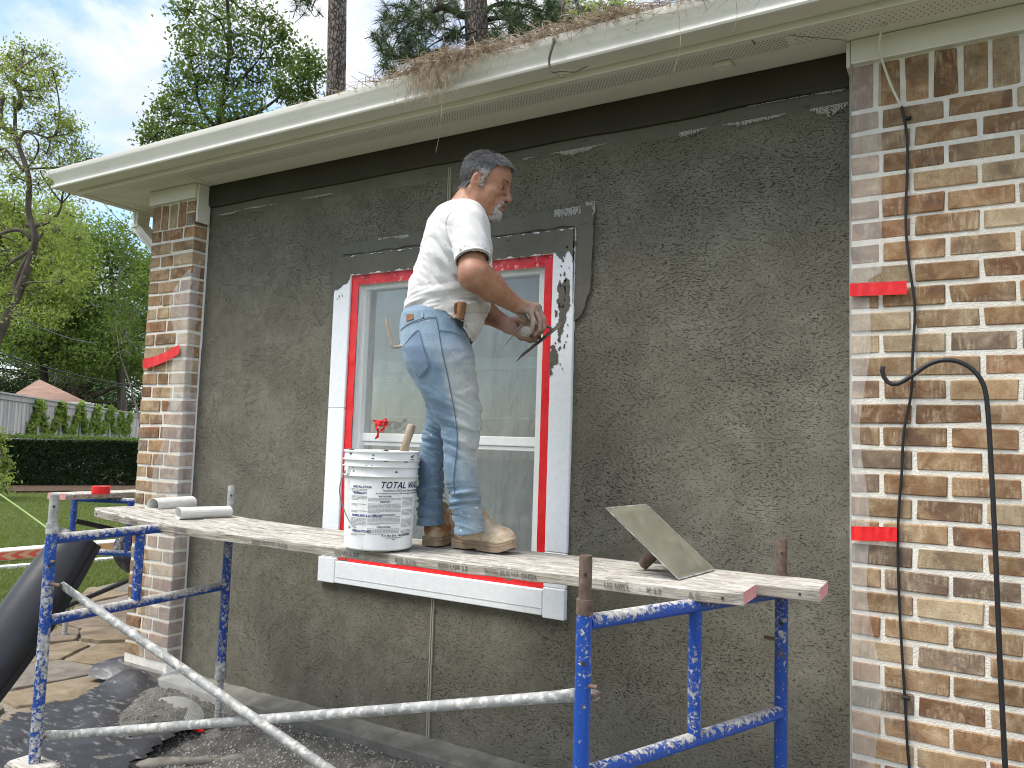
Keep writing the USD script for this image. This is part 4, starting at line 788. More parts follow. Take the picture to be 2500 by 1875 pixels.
put("TOTAL WALL", 0.0225, -0.004, 0.2315, M["ink_black"], True, shear=0.28); 
tm = meshkit.text_mesh("TOTAL WALL", 0.0225, 0.0008, True); v = np.array(tm.vertices); keep = v[:, 1][tm.faces].max(1) < 0.0125
v[:, 0] += v[:, 1] * 0.28 - 0.004; v[:, 1] += 0.2315; low = trimesh.Trimesh(v, np.array(tm.faces)[keep], process=False); low.remove_unreferenced_vertices()
obj("lettering", on_pail(low, 0.0007), M["ink_blue"], bk_)
put("America's EIFS and Stucco Company", 0.0075, 0.008, 0.2185, M["ink_black"], shear=0.2)
put("¡La Compañía de Estuco y EIFS de América - EIFS de Estuco!", 0.0050, -0.016, 0.2095, M["ink_black"], shear=0.15)
for txt, x, z, h in (("INSTALLATION", -0.098, 0.2500, 0.0075), ("WARRANTY", -0.096, 0.2270, 0.0075), ("HANDLING & STORAGE", -0.102, 0.1450, 0.0080), ("PRECAUTIONS", -0.098, 0.0880, 0.0080)): put(txt, h, x - 0.012, z - 0.02, M["ink_blue"], True)
for txt, z in (("INSTALACIÓN", 0.2005), ("GARANTÍA", 0.1800), ("USO Y ALMACENAMIENTO", 0.1330), ("PRECAUCIONES", 0.0890)): put(txt, 0.0048, 0.018, z - 0.002, M["ink_black"], True, centre=True)
put("P.O. Box 366 - Rio, WI 53960", 0.0066, 0.012, 0.0545, M["ink_black"], True); put("For more information call", 0.0040, 0.026, 0.0480, M["ink_black"]); put("www", 0.0040, 0.052, 0.0420, M["ink_black"])
r4 = np.random.default_rng(8); V, F = [], []
def para(x0, x1, zt, n, pitch):
    for i in range(n):
        x = x0; end = x1 if i < n - 1 else x0 + (x1 - x0) * r4.uniform(0.3, 0.7)
        while x < end:
            w = r4.uniform(0.003, 0.011); b = bx(x, min(x + w, end), zt - i * pitch, zt - i * pitch + 0.0011, 0, 0.0003); k = len(V)
            q = on_pail(trimesh.Trimesh(np.array(b.vertices), b.faces, process=False)); F.extend((np.array(q.faces) + k).tolist()); V.extend(np.array(q.vertices).tolist()); x += w + 0.0016
for x0, x1, blocks in ((-0.118, -0.048, ((0.2240, 5), (0.1990, 6), (0.1700, 4), (0.1450, 3), (0.1180, 10), (0.0600, 4))), (-0.044, 0.082, ((0.1930, 5), (0.1725, 12), (0.1255, 11), (0.0815, 8))), (0.088, 0.15, ((0.196, 12), (0.15, 8), (0.115, 10), (0.075, 7)))):
    for zt, n in blocks: para(x0, x1, zt, max(2, int(n * 0.72)), 0.0046)
obj("small_print", (np.array(V), np.array(F)), M["ink_black"], bk_, kind="stuff")
ha = bk_az - 1.06
ear = np.array([math.cos(ha), math.sin(ha), 0]); tang = np.array([-ear[1], ear[0], 0])
obj("handle_lug", turned(bx(-0.012, 0.012, -0.002, 0.012, 0.277, 0.304, 0.002), rigid(tang, ear, [0, 0, 1], ear * rad(0.29))), M["bucket"], bk_)
hp = [ear * (rad(0.29) + 0.012) + np.array([0, 0, 0.292]), ear * (rad(0.28) + 0.018) + np.array([0, 0, 0.275]) + tang * -0.004, ear * (rad(0.2) + 0.030) + tang * -0.012 + np.array([0, 0, 0.215]), ear * (rad(0.15) + 0.022) + tang * 0.0 + np.array([0, 0, 0.16]), ear * (rad(0.1) + 0.012) + tang * 0.03 + np.array([0, 0, 0.11]), ear * (rad(0.08) + 0.004) + tang * 0.07 + np.array([0, 0, 0.085])]
obj("wire_handle", tube(spline(hp, 40), 0.0022, 8), plain("wire_steel", (0.22, 0.22, 0.22), 0.5, 0.6), bk_, smooth=True)
# splashes of stucco stuck on the rim
r5 = np.random.default_rng(3); V, F = [], []
for i in range(26):
    a = bk_az + r5.uniform(-1.2, 1.2); z = r5.choice([0.367, 0.333, 0.309, 0.35, 0.29]) + r5.normal(0, 0.003); s = r5.uniform(0.003, 0.010)
    b = trimesh.creation.icosphere(1); v = np.array(b.vertices) * [0.25 * s, s * r5.uniform(0.8, 2), 0.5 * s] * r5.uniform(0.6, 1.1, (len(b.vertices), 1)); rr_ = rad(z) + 0.001
    R = np.array([[math.cos(a), -math.sin(a), 0], [math.sin(a), math.cos(a), 0], [0, 0, 1]]); k = len(V); V.extend((v @ R.T + [rr_ * math.cos(a), rr_ * math.sin(a), z]).tolist()); F.extend((np.array(b.faces) + k).tolist())
obj("splashes", (np.array(V), np.array(F)), M["stucco_smooth"], bk_, smooth=True)
M["old_wood"] = noisy("worn_tool_wood", [(0.3, (0.26, 0.19, 0.12)), (0.6, (0.42, 0.34, 0.25)), (0.8, (0.55, 0.50, 0.43))], scale=20, stretch=(3, 3, 0.6), bscale=60, bump=0.4, rough=0.85)
w0 = dep(984, 1098, 2.90) ; w0[2] -= 0.10; w1 = dep(1006, 1036, 3.0)
w0 = w0 + (w0 - w1) * 0.0
ax = w1 - dep(984, 1106, 2.985)
t = thing("trowel", "worn wooden tool handle standing up out of the white bucket", "trowel", tuple(dep(984, 1106, 2.985)))
obj("handle", tube([ax * s for s in (-0.5, 0.0, 0.12, 0.3, 0.55, 0.8, 0.95, 1.0)], [0.010, 0.013, 0.017, 0.0145, 0.0155, 0.0165, 0.0155, 0.010], 14), M["old_wood"], t, smooth=True)
obj("blade", hull([ax * -0.5 + np.array([a, b, 0]) for a in (-0.03, 0.03) for b in (-0.002, 0.002)] + [ax * -0.5 + np.array([a, b, -0.09]) for a in (-0.02, 0.02) for b in (-0.002, 0.002)]), M["galv"], t)

# ------------------------------------------------------------------ black sheeting, pipes and boards on the ground
M["sheeting"] = noisy("black_sheeting", [(0.3, (0.016, 0.016, 0.018)), (0.7, (0.030, 0.030, 0.033))], scale=4, bscale=18, bump=0.25, dist=0.01, rough=0.46, spec=0.5,
                      extra=[([(0.56, G(0)), (0.66, G(0.6))], 7.0, (0.24, 0.24, 0.235), (1.5, 4, 1)), ([(0.665, G(0)), (0.69, G(0.9))], 170.0, (0.55, 0.54, 0.52), (1, 1, 1))])
sh_poly = ragged([(-4.05, -0.84), (-4.13, -0.66), (-4.16, -0.55), (-4.13, -0.45), (-4.20, -0.30), (-4.24, -0.18), (-4.20, -0.075), (-4.02, -0.055), (-3.80, -0.075), (-3.30, -0.14), (-3.20, -0.40), (-3.14, -0.62), (-2.95, -1.25), (-3.5, -1.5)], 0.02, 22, 0.03)
def sheet_z(X, Y):
    ridge = 0.055 * np.exp(-(((X + 4.10) / 0.16) ** 2 + ((Y + 0.10) / 0.11) ** 2)) + 0.05 * np.exp(-(((X + 3.2) / 0.10) ** 2 + ((Y + 0.45) / 0.22) ** 2))
    fold = 0.035 * np.abs(np.sin(4.2 * (X * 0.5 + Y) + 3 * fb(X, Y, 2, 3))) ** 3
    return 0.030 + 0.035 * fb(X, Y, 2.2, 12) + fold * 0.7 + 0.018 * np.abs(2 * fb(X, Y, 6, 4) - 1) + ridge
obj("plastic_sheeting", field(sh_poly, 0.02, sheet_z), M["sheeting"], None, smooth=True, label="dusty black plastic sheeting spread over the ground below the left scaffold frame", cat="plastic sheet")
heap_poly = Polygon([(-3.84, -0.26), (-3.92, -0.14), (-3.80, -0.06), (-3.62, -0.07), (-3.42, -0.10), (-3.28, -0.20), (-3.30, -0.45), (-3.40, -0.62), (-3.60, -0.52), (-3.72, -0.40)]).buffer(0.02)
def heap_z(X, Y):
    dd = np.array([heap_poly.exterior.distance(shapely.Point(x, y)) for x, y in zip(X.ravel(), Y.ravel())]).reshape(X.shape)
    return 0.042 + 0.060 * np.clip(dd / 0.13, 0, 1) ** 0.7 * (0.6 + 0.6 * fb(X, Y, 5, 7)) + 0.030 * fb(X, Y, 26, 9)
tag(obj("sand_heap", field(heap_poly, 0.016, heap_z), M["sand"], None, smooth=True, label="heap of grey plaster sand on the black sheeting by the ledge", cat="sand"), kind="stuff")
M["grit_dark"] = noisy("plaster_grit_dark", [(0.35, (0.10, 0.095, 0.085)), (0.6, (0.30, 0.29, 0.265))], scale=60, bscale=100, bump=0.4, rough=0.95)
hg_ = np.array(heap_poly.exterior.coords); tag(obj("heap_grit", grit(1500, (-3.86, -3.30), (-0.55, -0.08), lambda X, Y: np.where(shapely.contains_xy(heap_poly, X, Y), heap_z(X, Y), 0.03), 14, 0.0025, 0.006), M["grit_dark"], None, label="crumbs of plaster lying over the sand heap", cat="grit"), kind="stuff")
# scrap of white mesh half buried in the heap
cm = np.array([-3.47, -0.30])
thr = []
for a in np.linspace(-0.20, 0.20, 58):
    x = cm[0] + a; w = 0.085 * math.sqrt(max(0.02, 1 - (a / 0.205) ** 2)); ys = np.linspace(cm[1] - w - 0.04, cm[1] + w * 0.6, 8)
    thr.append(np.c_[np.full(8, x) + 0.12 * (ys - cm[1]), ys, np.full(8, 0.118) + 0.03 * np.sin((ys - cm[1]) * 14) - 0.03 * (a / 0.2) ** 2])
curves("mesh_scrap", thr, 0.0030, M["fibre_roll"], None, label="scrap of white fibre mesh half buried in the sand heap", cat="mesh scrap")
# canvas edge at the bottom of the frame
M["canvas"] = noisy("canvas_cloth", [(0.3, (0.15, 0.138, 0.115)), (0.7, (0.28, 0.26, 0.22))], scale=14, bscale=70, bump=0.5, rough=0.95)
cl_ = thing("drop_cloth", "rumpled sandy canvas drop cloth at the edge of the black sheeting", "drop cloth")
for k, (L_, r0) in enumerate((([(-3.42, -0.86, 0.05), (-3.25, -0.79, 0.062), (-3.10, -0.71, 0.060), (-2.99, -0.59, 0.058), (-2.90, -0.47, 0.04), (-2.86, -0.38, 0.03)], 0.026),)):
    c_ = spline(L_, 60); m_ = tube(c_, r0 * (0.6 + 0.8 * meshkit.noise(np.c_[np.arange(60) * 0.22, np.full(60, k), np.zeros(60)], 4)), 14); v = np.array(m_.vertices)
    v += (meshkit.fbm(v * 38, 3, 5 + k)[:, None] - 0.5) * 0.022; v[:, 2] *= 0.72; m_.vertices = v; obj("fold", m_, M["canvas"], cl_, smooth=True)
obj("plastic_scrap", sheet(np.array([[[*(np.array([-3.92, -0.035, 0.20]) + np.array([0.52, -0.06, -0.06]) * s + np.array([-0.02, -0.05, -0.14]) * k + rng.normal(0, 0.006, 3))] for k in np.linspace(0, 1, 7)] for s in np.linspace(0, 1, 16)])), M["film_milky"], None, smooth=True, label="loose tail of clear plastic hanging off the ledge by the pier's foot", cat="plastic sheet")
obj("red_scrap", bx(-3.27, -3.21, -0.36, -0.33, 0.05, 0.056, 0.001), M["tape"], None, label="scrap of red tape by the foot of the screw jack", cat="tape")
# big curl of black sheeting leaning out of the frame on the left
def curl():
    P = []
    for s in np.linspace(0, 1, 26):
        a = np.array([-3.62, -0.94, 1.02]) * (1 - s) + np.array([-4.30, -1.62, 0.03]) * s
        a = dep(190, 1310, 3.55) * (1 - s) + dep(-75, 1700, 3.15) * s
        ax = dep(-75, 1700, 3.15) - dep(190, 1310, 3.55); ax /= np.linalg.norm(ax)
        side = np.cross(ax, [0.55, -0.83, 0.1]); side /= np.linalg.norm(side); out = np.cross(side, ax); r = 0.080 + 0.016 * math.sin(s * 3)
        P.append([a + side * r * 1.15 * math.cos(t) * (1 + 0.25 * (t > 3.3)) + out * r * 0.8 * math.sin(t) for t in np.linspace(-0.5, 4.5, 30)])
    return sheet(np.array(P))
M["curl"] = noisy("black_roll_sheeting", [(0.3, (0.010, 0.010, 0.011)), (0.7, (0.020, 0.020, 0.022))], scale=5, bscale=10, bump=0.12, dist=0.01, rough=0.34, spec=0.5)
obj("sheeting_roll", curl(), M["curl"], None, smooth=True, label="big loose roll of black sheeting leaning behind the left scaffold post", cat="plastic roll")
obj("sheeting_scrap", sheet(np.array([[[-4.52 + 0.28 * s, -0.10 + 0.24 * s + 0.02 * k, 0.045 + 0.085 * math.sin(math.pi * (0.15 + 0.85 * k)) * (0.5 + 0.5 * math.sin(math.pi * s))] + np.array([0.10, -0.13, 0]) * (k - 0.5) * 2 * (0.6 + 0.4 * math.sin(math.pi * s)) for k in np.linspace(0, 1, 14)] for s in np.linspace(0, 1, 12)])), M["sheeting"], None, smooth=True, label="curled scrap of black sheeting on the flagstones beside the pier", cat="plastic sheet")
bag = trimesh.creation.icosphere(4, 0.10); v = np.array(bag.vertices); v *= (0.75 + 0.6 * meshkit.fbm(v * 9 + 3, 3, 6)[:, None]) * np.where(v[:, 2:] > 0.05, 0.8, 1.0); v += v * (0.25 * np.sin(np.arctan2(v[:, 1], v[:, 0]) * 7)[:, None] * np.clip(v[:, 2:] / 0.1, 0, 1)); bag.vertices = v
obj("black_bag", turned(bag, rigid([1, 0, 0], [0, 1, 0], [0, 0, 1.7], dep(316, 1345, 6.4))), M["sheeting"], None, smooth=True, label="black plastic bag hanging behind the pier by the distant frame", cat="bag")
# trim boards lying on the lawn
M["pine_board"] = noisy("primed_pine_edge", [(0.3, (0.46, 0.25, 0.12)), (0.7, (0.60, 0.36, 0.19))], scale=4, bscale=30, bump=0.1, rough=0.7)
def lawn_board(label, p, q, w, h, z, two=False):
    p, q = np.array([*p, z]), np.array([*q, z]); d = (q - p) / np.linalg.norm(q - p); b = np.array([-d[1], d[0], 0]); Lb = np.linalg.norm(q - p)
    t = thing("trim_board", label, "board", tuple(p)); F_ = rigid(d, b, [0, 0, 1], [0, 0, 0])
    obj("board", turned(bx(0, Lb, 0, w, 0, h, 0.003), F_), M["vinyl"], t)
    if two:
        obj("edge", turned(bx(0, Lb, -0.004, -0.0005, 0.006, h - 0.012), F_), M["pine_board"], t)
        for k in range(5):
            x = 0.15 + 0.17 * k; v = np.array([[x, -0.0045, h / 2], [x + 0.09, -0.0045, h - 0.02], [x + 0.17, -0.0045, h - 0.02], [x + 0.08, -0.0045, h / 2], [x + 0.17, -0.0045, 0.015], [x + 0.09, -0.0045, 0.015]])
            obj("chevron", turned(trimesh.Trimesh(v, [[0, 3, 2], [0, 2, 1], [0, 5, 4], [0, 4, 3]], process=False), F_), plain("chevron_red", (0.55, 0.08, 0.06), 0.7) if k == 0 else UsdShade.Material.Get(stage, "/World/Looks/chevron_red"), t)
    return t
bA, bB = onZ(-60, 1378, 0.03), onZ(300, 1345, 0.03); 
lawn_board("white trim board with an orange wood edge and red chevrons on the lawn", bA[:2], bB[:2] + (bB - bA)[:2] * 0.3, 0.22, 0.115, 0.035, True)
cA, cB = onZ(-30, 1392, 0.02), onZ(300, 1366, 0.02); lawn_board("lower white board lying on the lawn in front of the orange-edged one", cA[:2], cB[:2], 0.10, 0.035, 0.012)
pl = thing("guy_line", "thin yellow-green line running from the left scaffold post across the lawn", "line")
obj("cord", tube(spline([np.array([LA[0] - 0.02, LA[1], 1.085]), dep(60, 1249, 3.6), dep(0, 1207, 4.3), dep(-120, 1130, 6)], 30), 0.0042, 6), plain("line_green", (0.20, 0.30, 0.07), 0.6), pl, smooth=True)
# ------------------------------------------------------------------ the worker: bodies as smooth unions of tapered limbs
class Field:
    """A signed distance: tapered limbs, ellipsoids and cuts, joined smoothly in the order they are added."""
    def __init__(self): self.ops = []; self.pts = []
    def limb(self, a, b, ra, rb, k=0.02, s=(1, 1, 1), sub=False, M3=None):
        self.ops.append(("limb", np.array(a, float), np.array(b, float), ra, rb, k, np.array(s, float), sub)); self.pts += [np.array(a) - 0.3 * sub, np.array(b)] ; return self
    def chain(self, P, R, k=0.02, s=(1, 1, 1)):
        for i in range(len(P) - 1): self.limb(P[i], P[i + 1], R[i], R[i + 1], k, s)
        return self
    def ell(self, c, r, k=0.02, R=None, sub=False):
        self.ops.append(("ell", np.array(c, float), np.array(r, float), np.eye(3) if R is None else R, k, sub)); return self
    def cut(self, fn, k=0.004):
        self.ops.append(("cut", fn, k)); return self
    def add(self, fn, k=0.02, sub=False):
        self.ops.append(("fn", fn, k, sub)); return self
    def __call__(self, p):
        d = np.full(len(p), 9.0)
        for o in self.ops:
            if o[0] == "limb":
                _, a, b, ra, rb, k, s, sub = o
                q = (p - a) * s; w = (b - a) * s; h = np.clip(q @ w / max(w @ w, 1e-12), 0, 1); e = np.sqrt(((q - h[:, None] * w) ** 2).sum(1)) - (ra + (rb - ra) * h)
            elif o[0] == "ell":
                _, c, r, R, k, sub = o
                q = (p - c) @ R; n = np.sqrt(((q / r) ** 2).sum(1)); g = np.sqrt(((q / r ** 2) ** 2).sum(1)); e = np.where(n > 1e-6, n * (n - 1) / np.maximum(g, 1e-9), -r.min())
            elif o[0] == "fn": e, k, sub = o[1](p), o[2], o[3]
            else:
                e = o[1](p); k = o[2]; h = np.clip(0.5 - 0.5 * (e - d) / k, 0, 1); d = e * (1 - h) + d * h + k * h * (1 - h) if False else np.maximum(d, e); continue
            if sub: e = -e; h = np.clip(0.5 - 0.5 * (d - e) / k, 0, 1); d = d + (e - d) * h + k * h * (1 - h)
            else: h = np.clip(0.5 + 0.5 * (d - e) / k, 0, 1); d = d + (e - d) * h - k * h * (1 - h)
        return d
def polygonise(f, lo, hi, h, newton=2):
    """Surface nets over the blocks of the grid that the surface passes through."""
    B = 8; lo = np.array(lo, float); nb = np.ceil((np.array(hi) - lo) / (B * h)).astype(int)
    I = np.stack(np.meshgrid(*[np.arange(n) for n in nb], indexing="ij"), -1).reshape(-1, 3)
    dc = np.concatenate([f(lo + (c + 0.5) * B * h) for c in np.array_split(I, max(1, len(I) // 200000))])
    I = I[np.abs(dc) < B * h * 1.25]
    lat = np.stack(np.meshgrid(*[np.arange(B + 1)] * 3, indexing="ij"), -1).reshape(-1, 3)
    C = (I[:, None] * B + lat[None]).reshape(-1, 3)
    big = (nb * B + 2).astype(np.int64); key = (C[:, 0] * big[1] + C[:, 1]) * big[2] + C[:, 2]
    ukey, first, inv = np.unique(key, return_index=True, return_inverse=True)
    val = np.concatenate([f(lo + c * h) for c in np.array_split(C[first], max(1, len(first) // 300000))])
    D = val[inv].reshape(-1, B + 1, B + 1, B + 1)
    corners = [(a, b, c) for a in (0, 1) for b in (0, 1) for c in (0, 1)]
    cv = np.stack([D[:, a:a + B, b:b + B, c:c + B] for a, b, c in corners], -1)
    mixed = (cv.min(-1) < 0) & (cv.max(-1) >= 0)
    blk, ci, cj, ck = np.nonzero(mixed); cell = I[blk] * B + np.stack([ci, cj, ck], 1); v8 = cv[blk, ci, cj, ck]
    acc, cnt = np.zeros((len(cell), 3)), np.zeros(len(cell))
    for i, a in enumerate(corners):
        for j, b in enumerate(corners):
            if j > i and sum(x != y for x, y in zip(a, b)) == 1:
                s = (v8[:, i] < 0) != (v8[:, j] < 0); t = v8[:, i] / np.where(s, v8[:, i] - v8[:, j], 1)
                acc += np.where(s[:, None], np.array(a) + t[:, None] * (np.array(b) - np.array(a)), 0); cnt += s
    V = lo + (cell + acc / cnt[:, None]) * h
    ck_ = (cell[:, 0] * big[1] + cell[:, 1]) * big[2] + cell[:, 2]; order = np.argsort(ck_); sk = ck_[order]
    def find(c):
        k = (c[:, 0] * big[1] + c[:, 1]) * big[2] + c[:, 2]; q = np.clip(np.searchsorted(sk, k), 0, len(sk) - 1); return np.where(sk[q] == k, order[q], -1)
    F = []
    for ax in range(3):
        c1 = corners.index(tuple(int(i == ax) for i in range(3))); s = (v8[:, 0] < 0) != (v8[:, c1] < 0); ids = np.nonzero(s)[0]
        o1, o2 = np.eye(3, dtype=int)[(ax + 1) % 3], np.eye(3, dtype=int)[(ax + 2) % 3]
        q = np.stack([ids, find(cell[ids] - o1), find(cell[ids] - o1 - o2), find(cell[ids] - o2)], 1); ok = (q >= 0).all(1); q = q[ok]; neg = v8[ids[ok], 0] < 0
        q = np.where(neg[:, None], q, q[:, ::-1]); F += [q[:, [0, 1, 2]], q[:, [0, 2, 3]]]
    F = np.concatenate(F)
    for _ in range(newton):
        e = h * 0.35; d0 = f(V); g = np.stack([f(V + e * a) - f(V - e * a) for a in np.eye(3)], 1) / (2 * e)
        V = V - np.clip(d0, -h, h)[:, None] * g / np.maximum((g ** 2).sum(1, keepdims=True), 0.25)
    m = trimesh.Trimesh(V, F, process=False)
    if m.volume < 0: m.invert()
    return m

MO = np.array([-1.70, -0.43, ZP + 0.0008]); MR, MV = np.array([0.829, 0.559, 0]), np.array([-0.559, 0.829, 0])
MR /= np.linalg.norm(MR); MV = np.array([-MR[1], MR[0], 0])
def ml(u, v, d):
    """The worker's own coordinates (along his stride, away from the viewer, up) of the point d beyond his middle plane."""
    q = ray(u, v); t = (d - (CAM - MO) @ MV) / (q @ MV); X = CAM + q * t - MO
    return np.array([X @ MR, X @ MV, X[2]])
SC = 1.0 / np.linalg.norm(ml(1151, 700, 0) - ml(1150, 700, 0))        # picture points per metre at his distance
px = lambda n: n / SC
man = thing("person", "man in a white T-shirt and faded dusty jeans standing on the planks, holding a trowel", "person", tuple(MO), math.atan2(MR[1], MR[0]))

# --- head, in its own axes: f forward, s to his left (away), t up; origin between the ears
HS = 1.03
hp_, hy_ = math.radians(-17), math.radians(-17)
Fw = np.array([math.cos(hy_) * math.cos(hp_), math.sin(hy_) * math.cos(hp_), math.sin(hp_)]); Sd = np.array([-math.sin(hy_), math.cos(hy_), 0]); Tp = np.cross(Fw, Sd)
RH = np.stack([Fw, Sd, Tp], 1); HO = ml(1167, 440, -0.075) + RH @ np.array([0, 0.073, 0]) * HS
hd = lambda f, s, t: HO + RH @ (np.array([f, s, t]) * HS)
hr = lambda *r: np.array(r) * HS
def head_field(F, grow=0.0, skull_only=False):
    F.ell(hd(-0.004, 0, 0.045), hr(0.092, 0.076, 0.080) + grow, 0.02, RH)
    F.ell(hd(0.045, 0, 0.046), hr(0.050, 0.063, 0.055) + grow, 0.03, RH)
    if skull_only: return F
    F.ell(hd(0.040, 0, -0.020), hr(0.050, 0.060, 0.068), 0.03, RH)
    for s in (-1, 1):
        F.limb(hd(-0.004, 0.056 * s, -0.030), hd(0.014, 0.053 * s, -0.066), 0.022, 0.021, 0.03); F.ell(hd(0.048, 0.040 * s, -0.048), hr(0.026, 0.020, 0.026), 0.025, RH)
        F.limb(hd(0.012, 0.050 * s, -0.066), hd(0.072, 0.014 * s, -0.092), 0.018, 0.017, 0.025)
        F.ell(hd(0.058, 0.043 * s, -0.016), hr(0.026, 0.022, 0.020), 0.02, RH)
        F.limb(hd(0.089, 0.010 * s, 0.026), hd(0.074, 0.044 * s, 0.027), 0.011, 0.010, 0.016)
        F.ell(hd(0.097, 0.031 * s, 0.008), hr(0.017, 0.017, 0.011), 0.012, RH, sub=True)
        F.ell(hd(0.0765, 0.031 * s, 0.007), hr(0.0135, 0.0145, 0.0125), 0.004, RH)
        F.limb(hd(0.086, 0.020 * s, 0.0150), hd(0.078, 0.043 * s, 0.012), 0.0045, 0.0042, 0.006)     # upper lid
        F.limb(hd(0.084, 0.022 * s, -0.0035), hd(0.078, 0.041 * s, -0.001), 0.0036, 0.0034, 0.007)    # lower lid
        F.limb(hd(0.083, 0.024 * s, -0.013), hd(0.070, 0.045 * s, -0.011), 0.006, 0.005, 0.012)       # bag under the eye
    F.limb(hd(0.093, 0, 0.018), hd(0.113, 0, -0.020), 0.0095, 0.0125, 0.012)
    F.ell(hd(0.116, 0, -0.025), hr(0.0125, 0.013, 0.011), 0.010, RH)
    for s in (-1, 1):
        F.ell(hd(0.101, 0.0145 * s, -0.027), hr(0.013, 0.0085, 0.010), 0.007, RH)
        F.ell(hd(0.108, 0.0075 * s, -0.0375), hr(0.0055, 0.0040, 0.004), 0.004, RH, sub=True)
    F.ell(hd(0.082, 0, -0.052), hr(0.020, 0.032, 0.022), 0.02, RH)
    F.ell(hd(0.0985, 0, -0.0525), hr(0.0095, 0.0235, 0.0065), 0.006, RH); F.ell(hd(0.0965, 0, -0.0665), hr(0.0100, 0.0205, 0.0070), 0.006, RH)
    F.limb(hd(0.110, -0.019, -0.0596), hd(0.110, 0.019, -0.0596), 0.0035, 0.0035, 0.004, sub=True)
    F.ell(hd(0.080, 0, -0.088), hr(0.021, 0.024, 0.018), 0.02, RH)
    for s in (-1, 1):                                                  # ears
        c = np.array([-0.006, 0.077 * s, 0.002]); Re = RH @ trimesh.transformations.rotation_matrix(-0.30 * s, [0, 0, 1])[:3, :3] @ trimesh.transformations.rotation_matrix(0.22, [0, 1, 0])[:3, :3]
        F.ell(hd(*c), hr(0.0185, 0.0075, 0.031), 0.006, Re); F.ell(hd(-0.002, 0.0865 * s, 0.006), hr(0.0115, 0.0075, 0.018), 0.004, Re, sub=True)
        F.limb(hd(-0.001, 0.074 * s, 0.004), hd(0.006, 0.076 * s, -0.007), 0.005, 0.006, 0.005); F.ell(hd(0.0005, 0.086 * s, -0.004), hr(0.004, 0.0065, 0.006), 0.003, RH, sub=True)
    return F
body = Field()
# neck and trunk (the trunk stays inside the shirt)
nape = hd(-0.030, 0, -0.055); base = ml(1140, 520, 0.0)
body.limb(hd(-0.020, 0, -0.030), base, 0.058, 0.066, 0.03); body.limb(hd(-0.045, 0, -0.055), base + np.array([-0.03, 0, 0.0]), 0.040, 0.055, 0.03)
for s in (-1, 1): body.limb(hd(-0.015, 0.055 * s, -0.035), base + np.array([0.045, 0.02 * s, -0.02]), 0.016, 0.016, 0.02)
head_field(body)
body.chain([ml(1128, 560, 0.0), ml(1098, 680, 0.01), ml(1072, 780, 0.01)], [0.085, 0.098, 0.095], 0.05, (1, 0.72, 1))
# right (near) arm
SH, EL, WR = ml(1138, 556, -0.175), ml(1158, 672, -0.262), ml(1258, 744, -0.115)
body.limb(SH, EL, 0.046, 0.054, 0.03); body.limb(EL + (WR - EL) * 0.02, EL + (WR - EL) * 0.40, 0.055, 0.051, 0.02); body.limb(EL + (WR - EL) * 0.40, WR, 0.050, 0.0315, 0.02, (1, 1, 1))
body.limb(EL, EL + (WR - EL) * 0.30 + np.array([0.0, 0, 0.012]), 0.050, 0.048, 0.02)
# left (far) arm, seen below the shirt only
SL, EL2, WL = ml(1150, 560, 0.18), ml(1150, 742, 0.205), ml(1240, 795, 0.030)
body.limb(SL, EL2, 0.052, 0.046, 0.03); body.limb(EL2, EL2 + (WL - EL2) * 0.45, 0.046, 0.043, 0.02); body.limb(EL2 + (WL - EL2) * 0.45, WL, 0.043, 0.029, 0.02, (1, 1, 1))
# hands
def hand(W, mcps, pips, dips, tips, thumb, r=0.0098, pr=0.015):
    for m in mcps: body.limb(W, m, 0.024, pr * 0.95, 0.012)
    for a, b in zip(mcps[:-1], mcps[1:]): body.limb(a, b, pr * 0.93, pr * 0.93, 0.008)
    for m, p, d, t in zip(mcps, pips, dips, tips):
        body.limb(m, p, r * 1.16, r * 1.08, 0.0045); body.limb(p, d, r * 1.06, r * 0.98, 0.003); body.limb(d, t, r * 0.98, r * 0.86, 0.003)
        body.ell(np.array(m) + (np.array(m) - W) * 0.02, np.full(3, pr * 0.90), 0.006)
    for a, b, ra, rb in zip(thumb[:-1], thumb[1:], (0.017, 0.0125, 0.0108), (0.0125, 0.011, 0.0092)): body.limb(a, b, ra, rb, 0.006)
RM = [ml(1293, 758, -0.094), ml(1302, 752, -0.072), ml(1309, 749, -0.049), ml(1313, 752, -0.026)]
RP = [ml(1302, 783, -0.100), ml(1317, 781, -0.078), ml(1325, 778, -0.054), ml(1327, 778, -0.029)]
RD = [ml(1298, 802, -0.098), ml(1316, 804, -0.076), ml(1325, 802, -0.052), ml(1328, 799, -0.028)]
RT = [ml(1289, 812, -0.090), ml(1305, 817, -0.066), ml(1314, 816, -0.044), ml(1318, 812, -0.020)]
hand(ml(1263, 746, -0.108), RM, RP, RD, RT, [ml(1268, 760, -0.085), ml(1280, 777, -0.060), ml(1291, 790, -0.038), ml(1303, 797, -0.020)])
LM = [ml(1272, 795, 0.060), ml(1276, 806, 0.040), ml(1277, 815, 0.020), ml(1274, 822, 0.002)]
LP = [ml(1303, 796, 0.050), ml(1303, 812, 0.030), ml(1302, 824, 0.010), ml(1294, 831, -0.008)]
LD = [ml(1321, 797, 0.036), ml(1319, 811, 0.016), ml(1315, 823, -0.004), ml(1306, 830, -0.022)]
LT = [ml(1328, 801, 0.018), ml(1323, 810, -0.004), ml(1316, 818, -0.022), ml(1308, 823, -0.038)]
hand(ml(1242, 796, 0.030), LM, LP, LD, LT, [ml(1250, 783, 0.020), ml(1266, 780, 0.010), ml(1280, 786, 0.0), ml(1290, 792, -0.008)], r=0.0096)
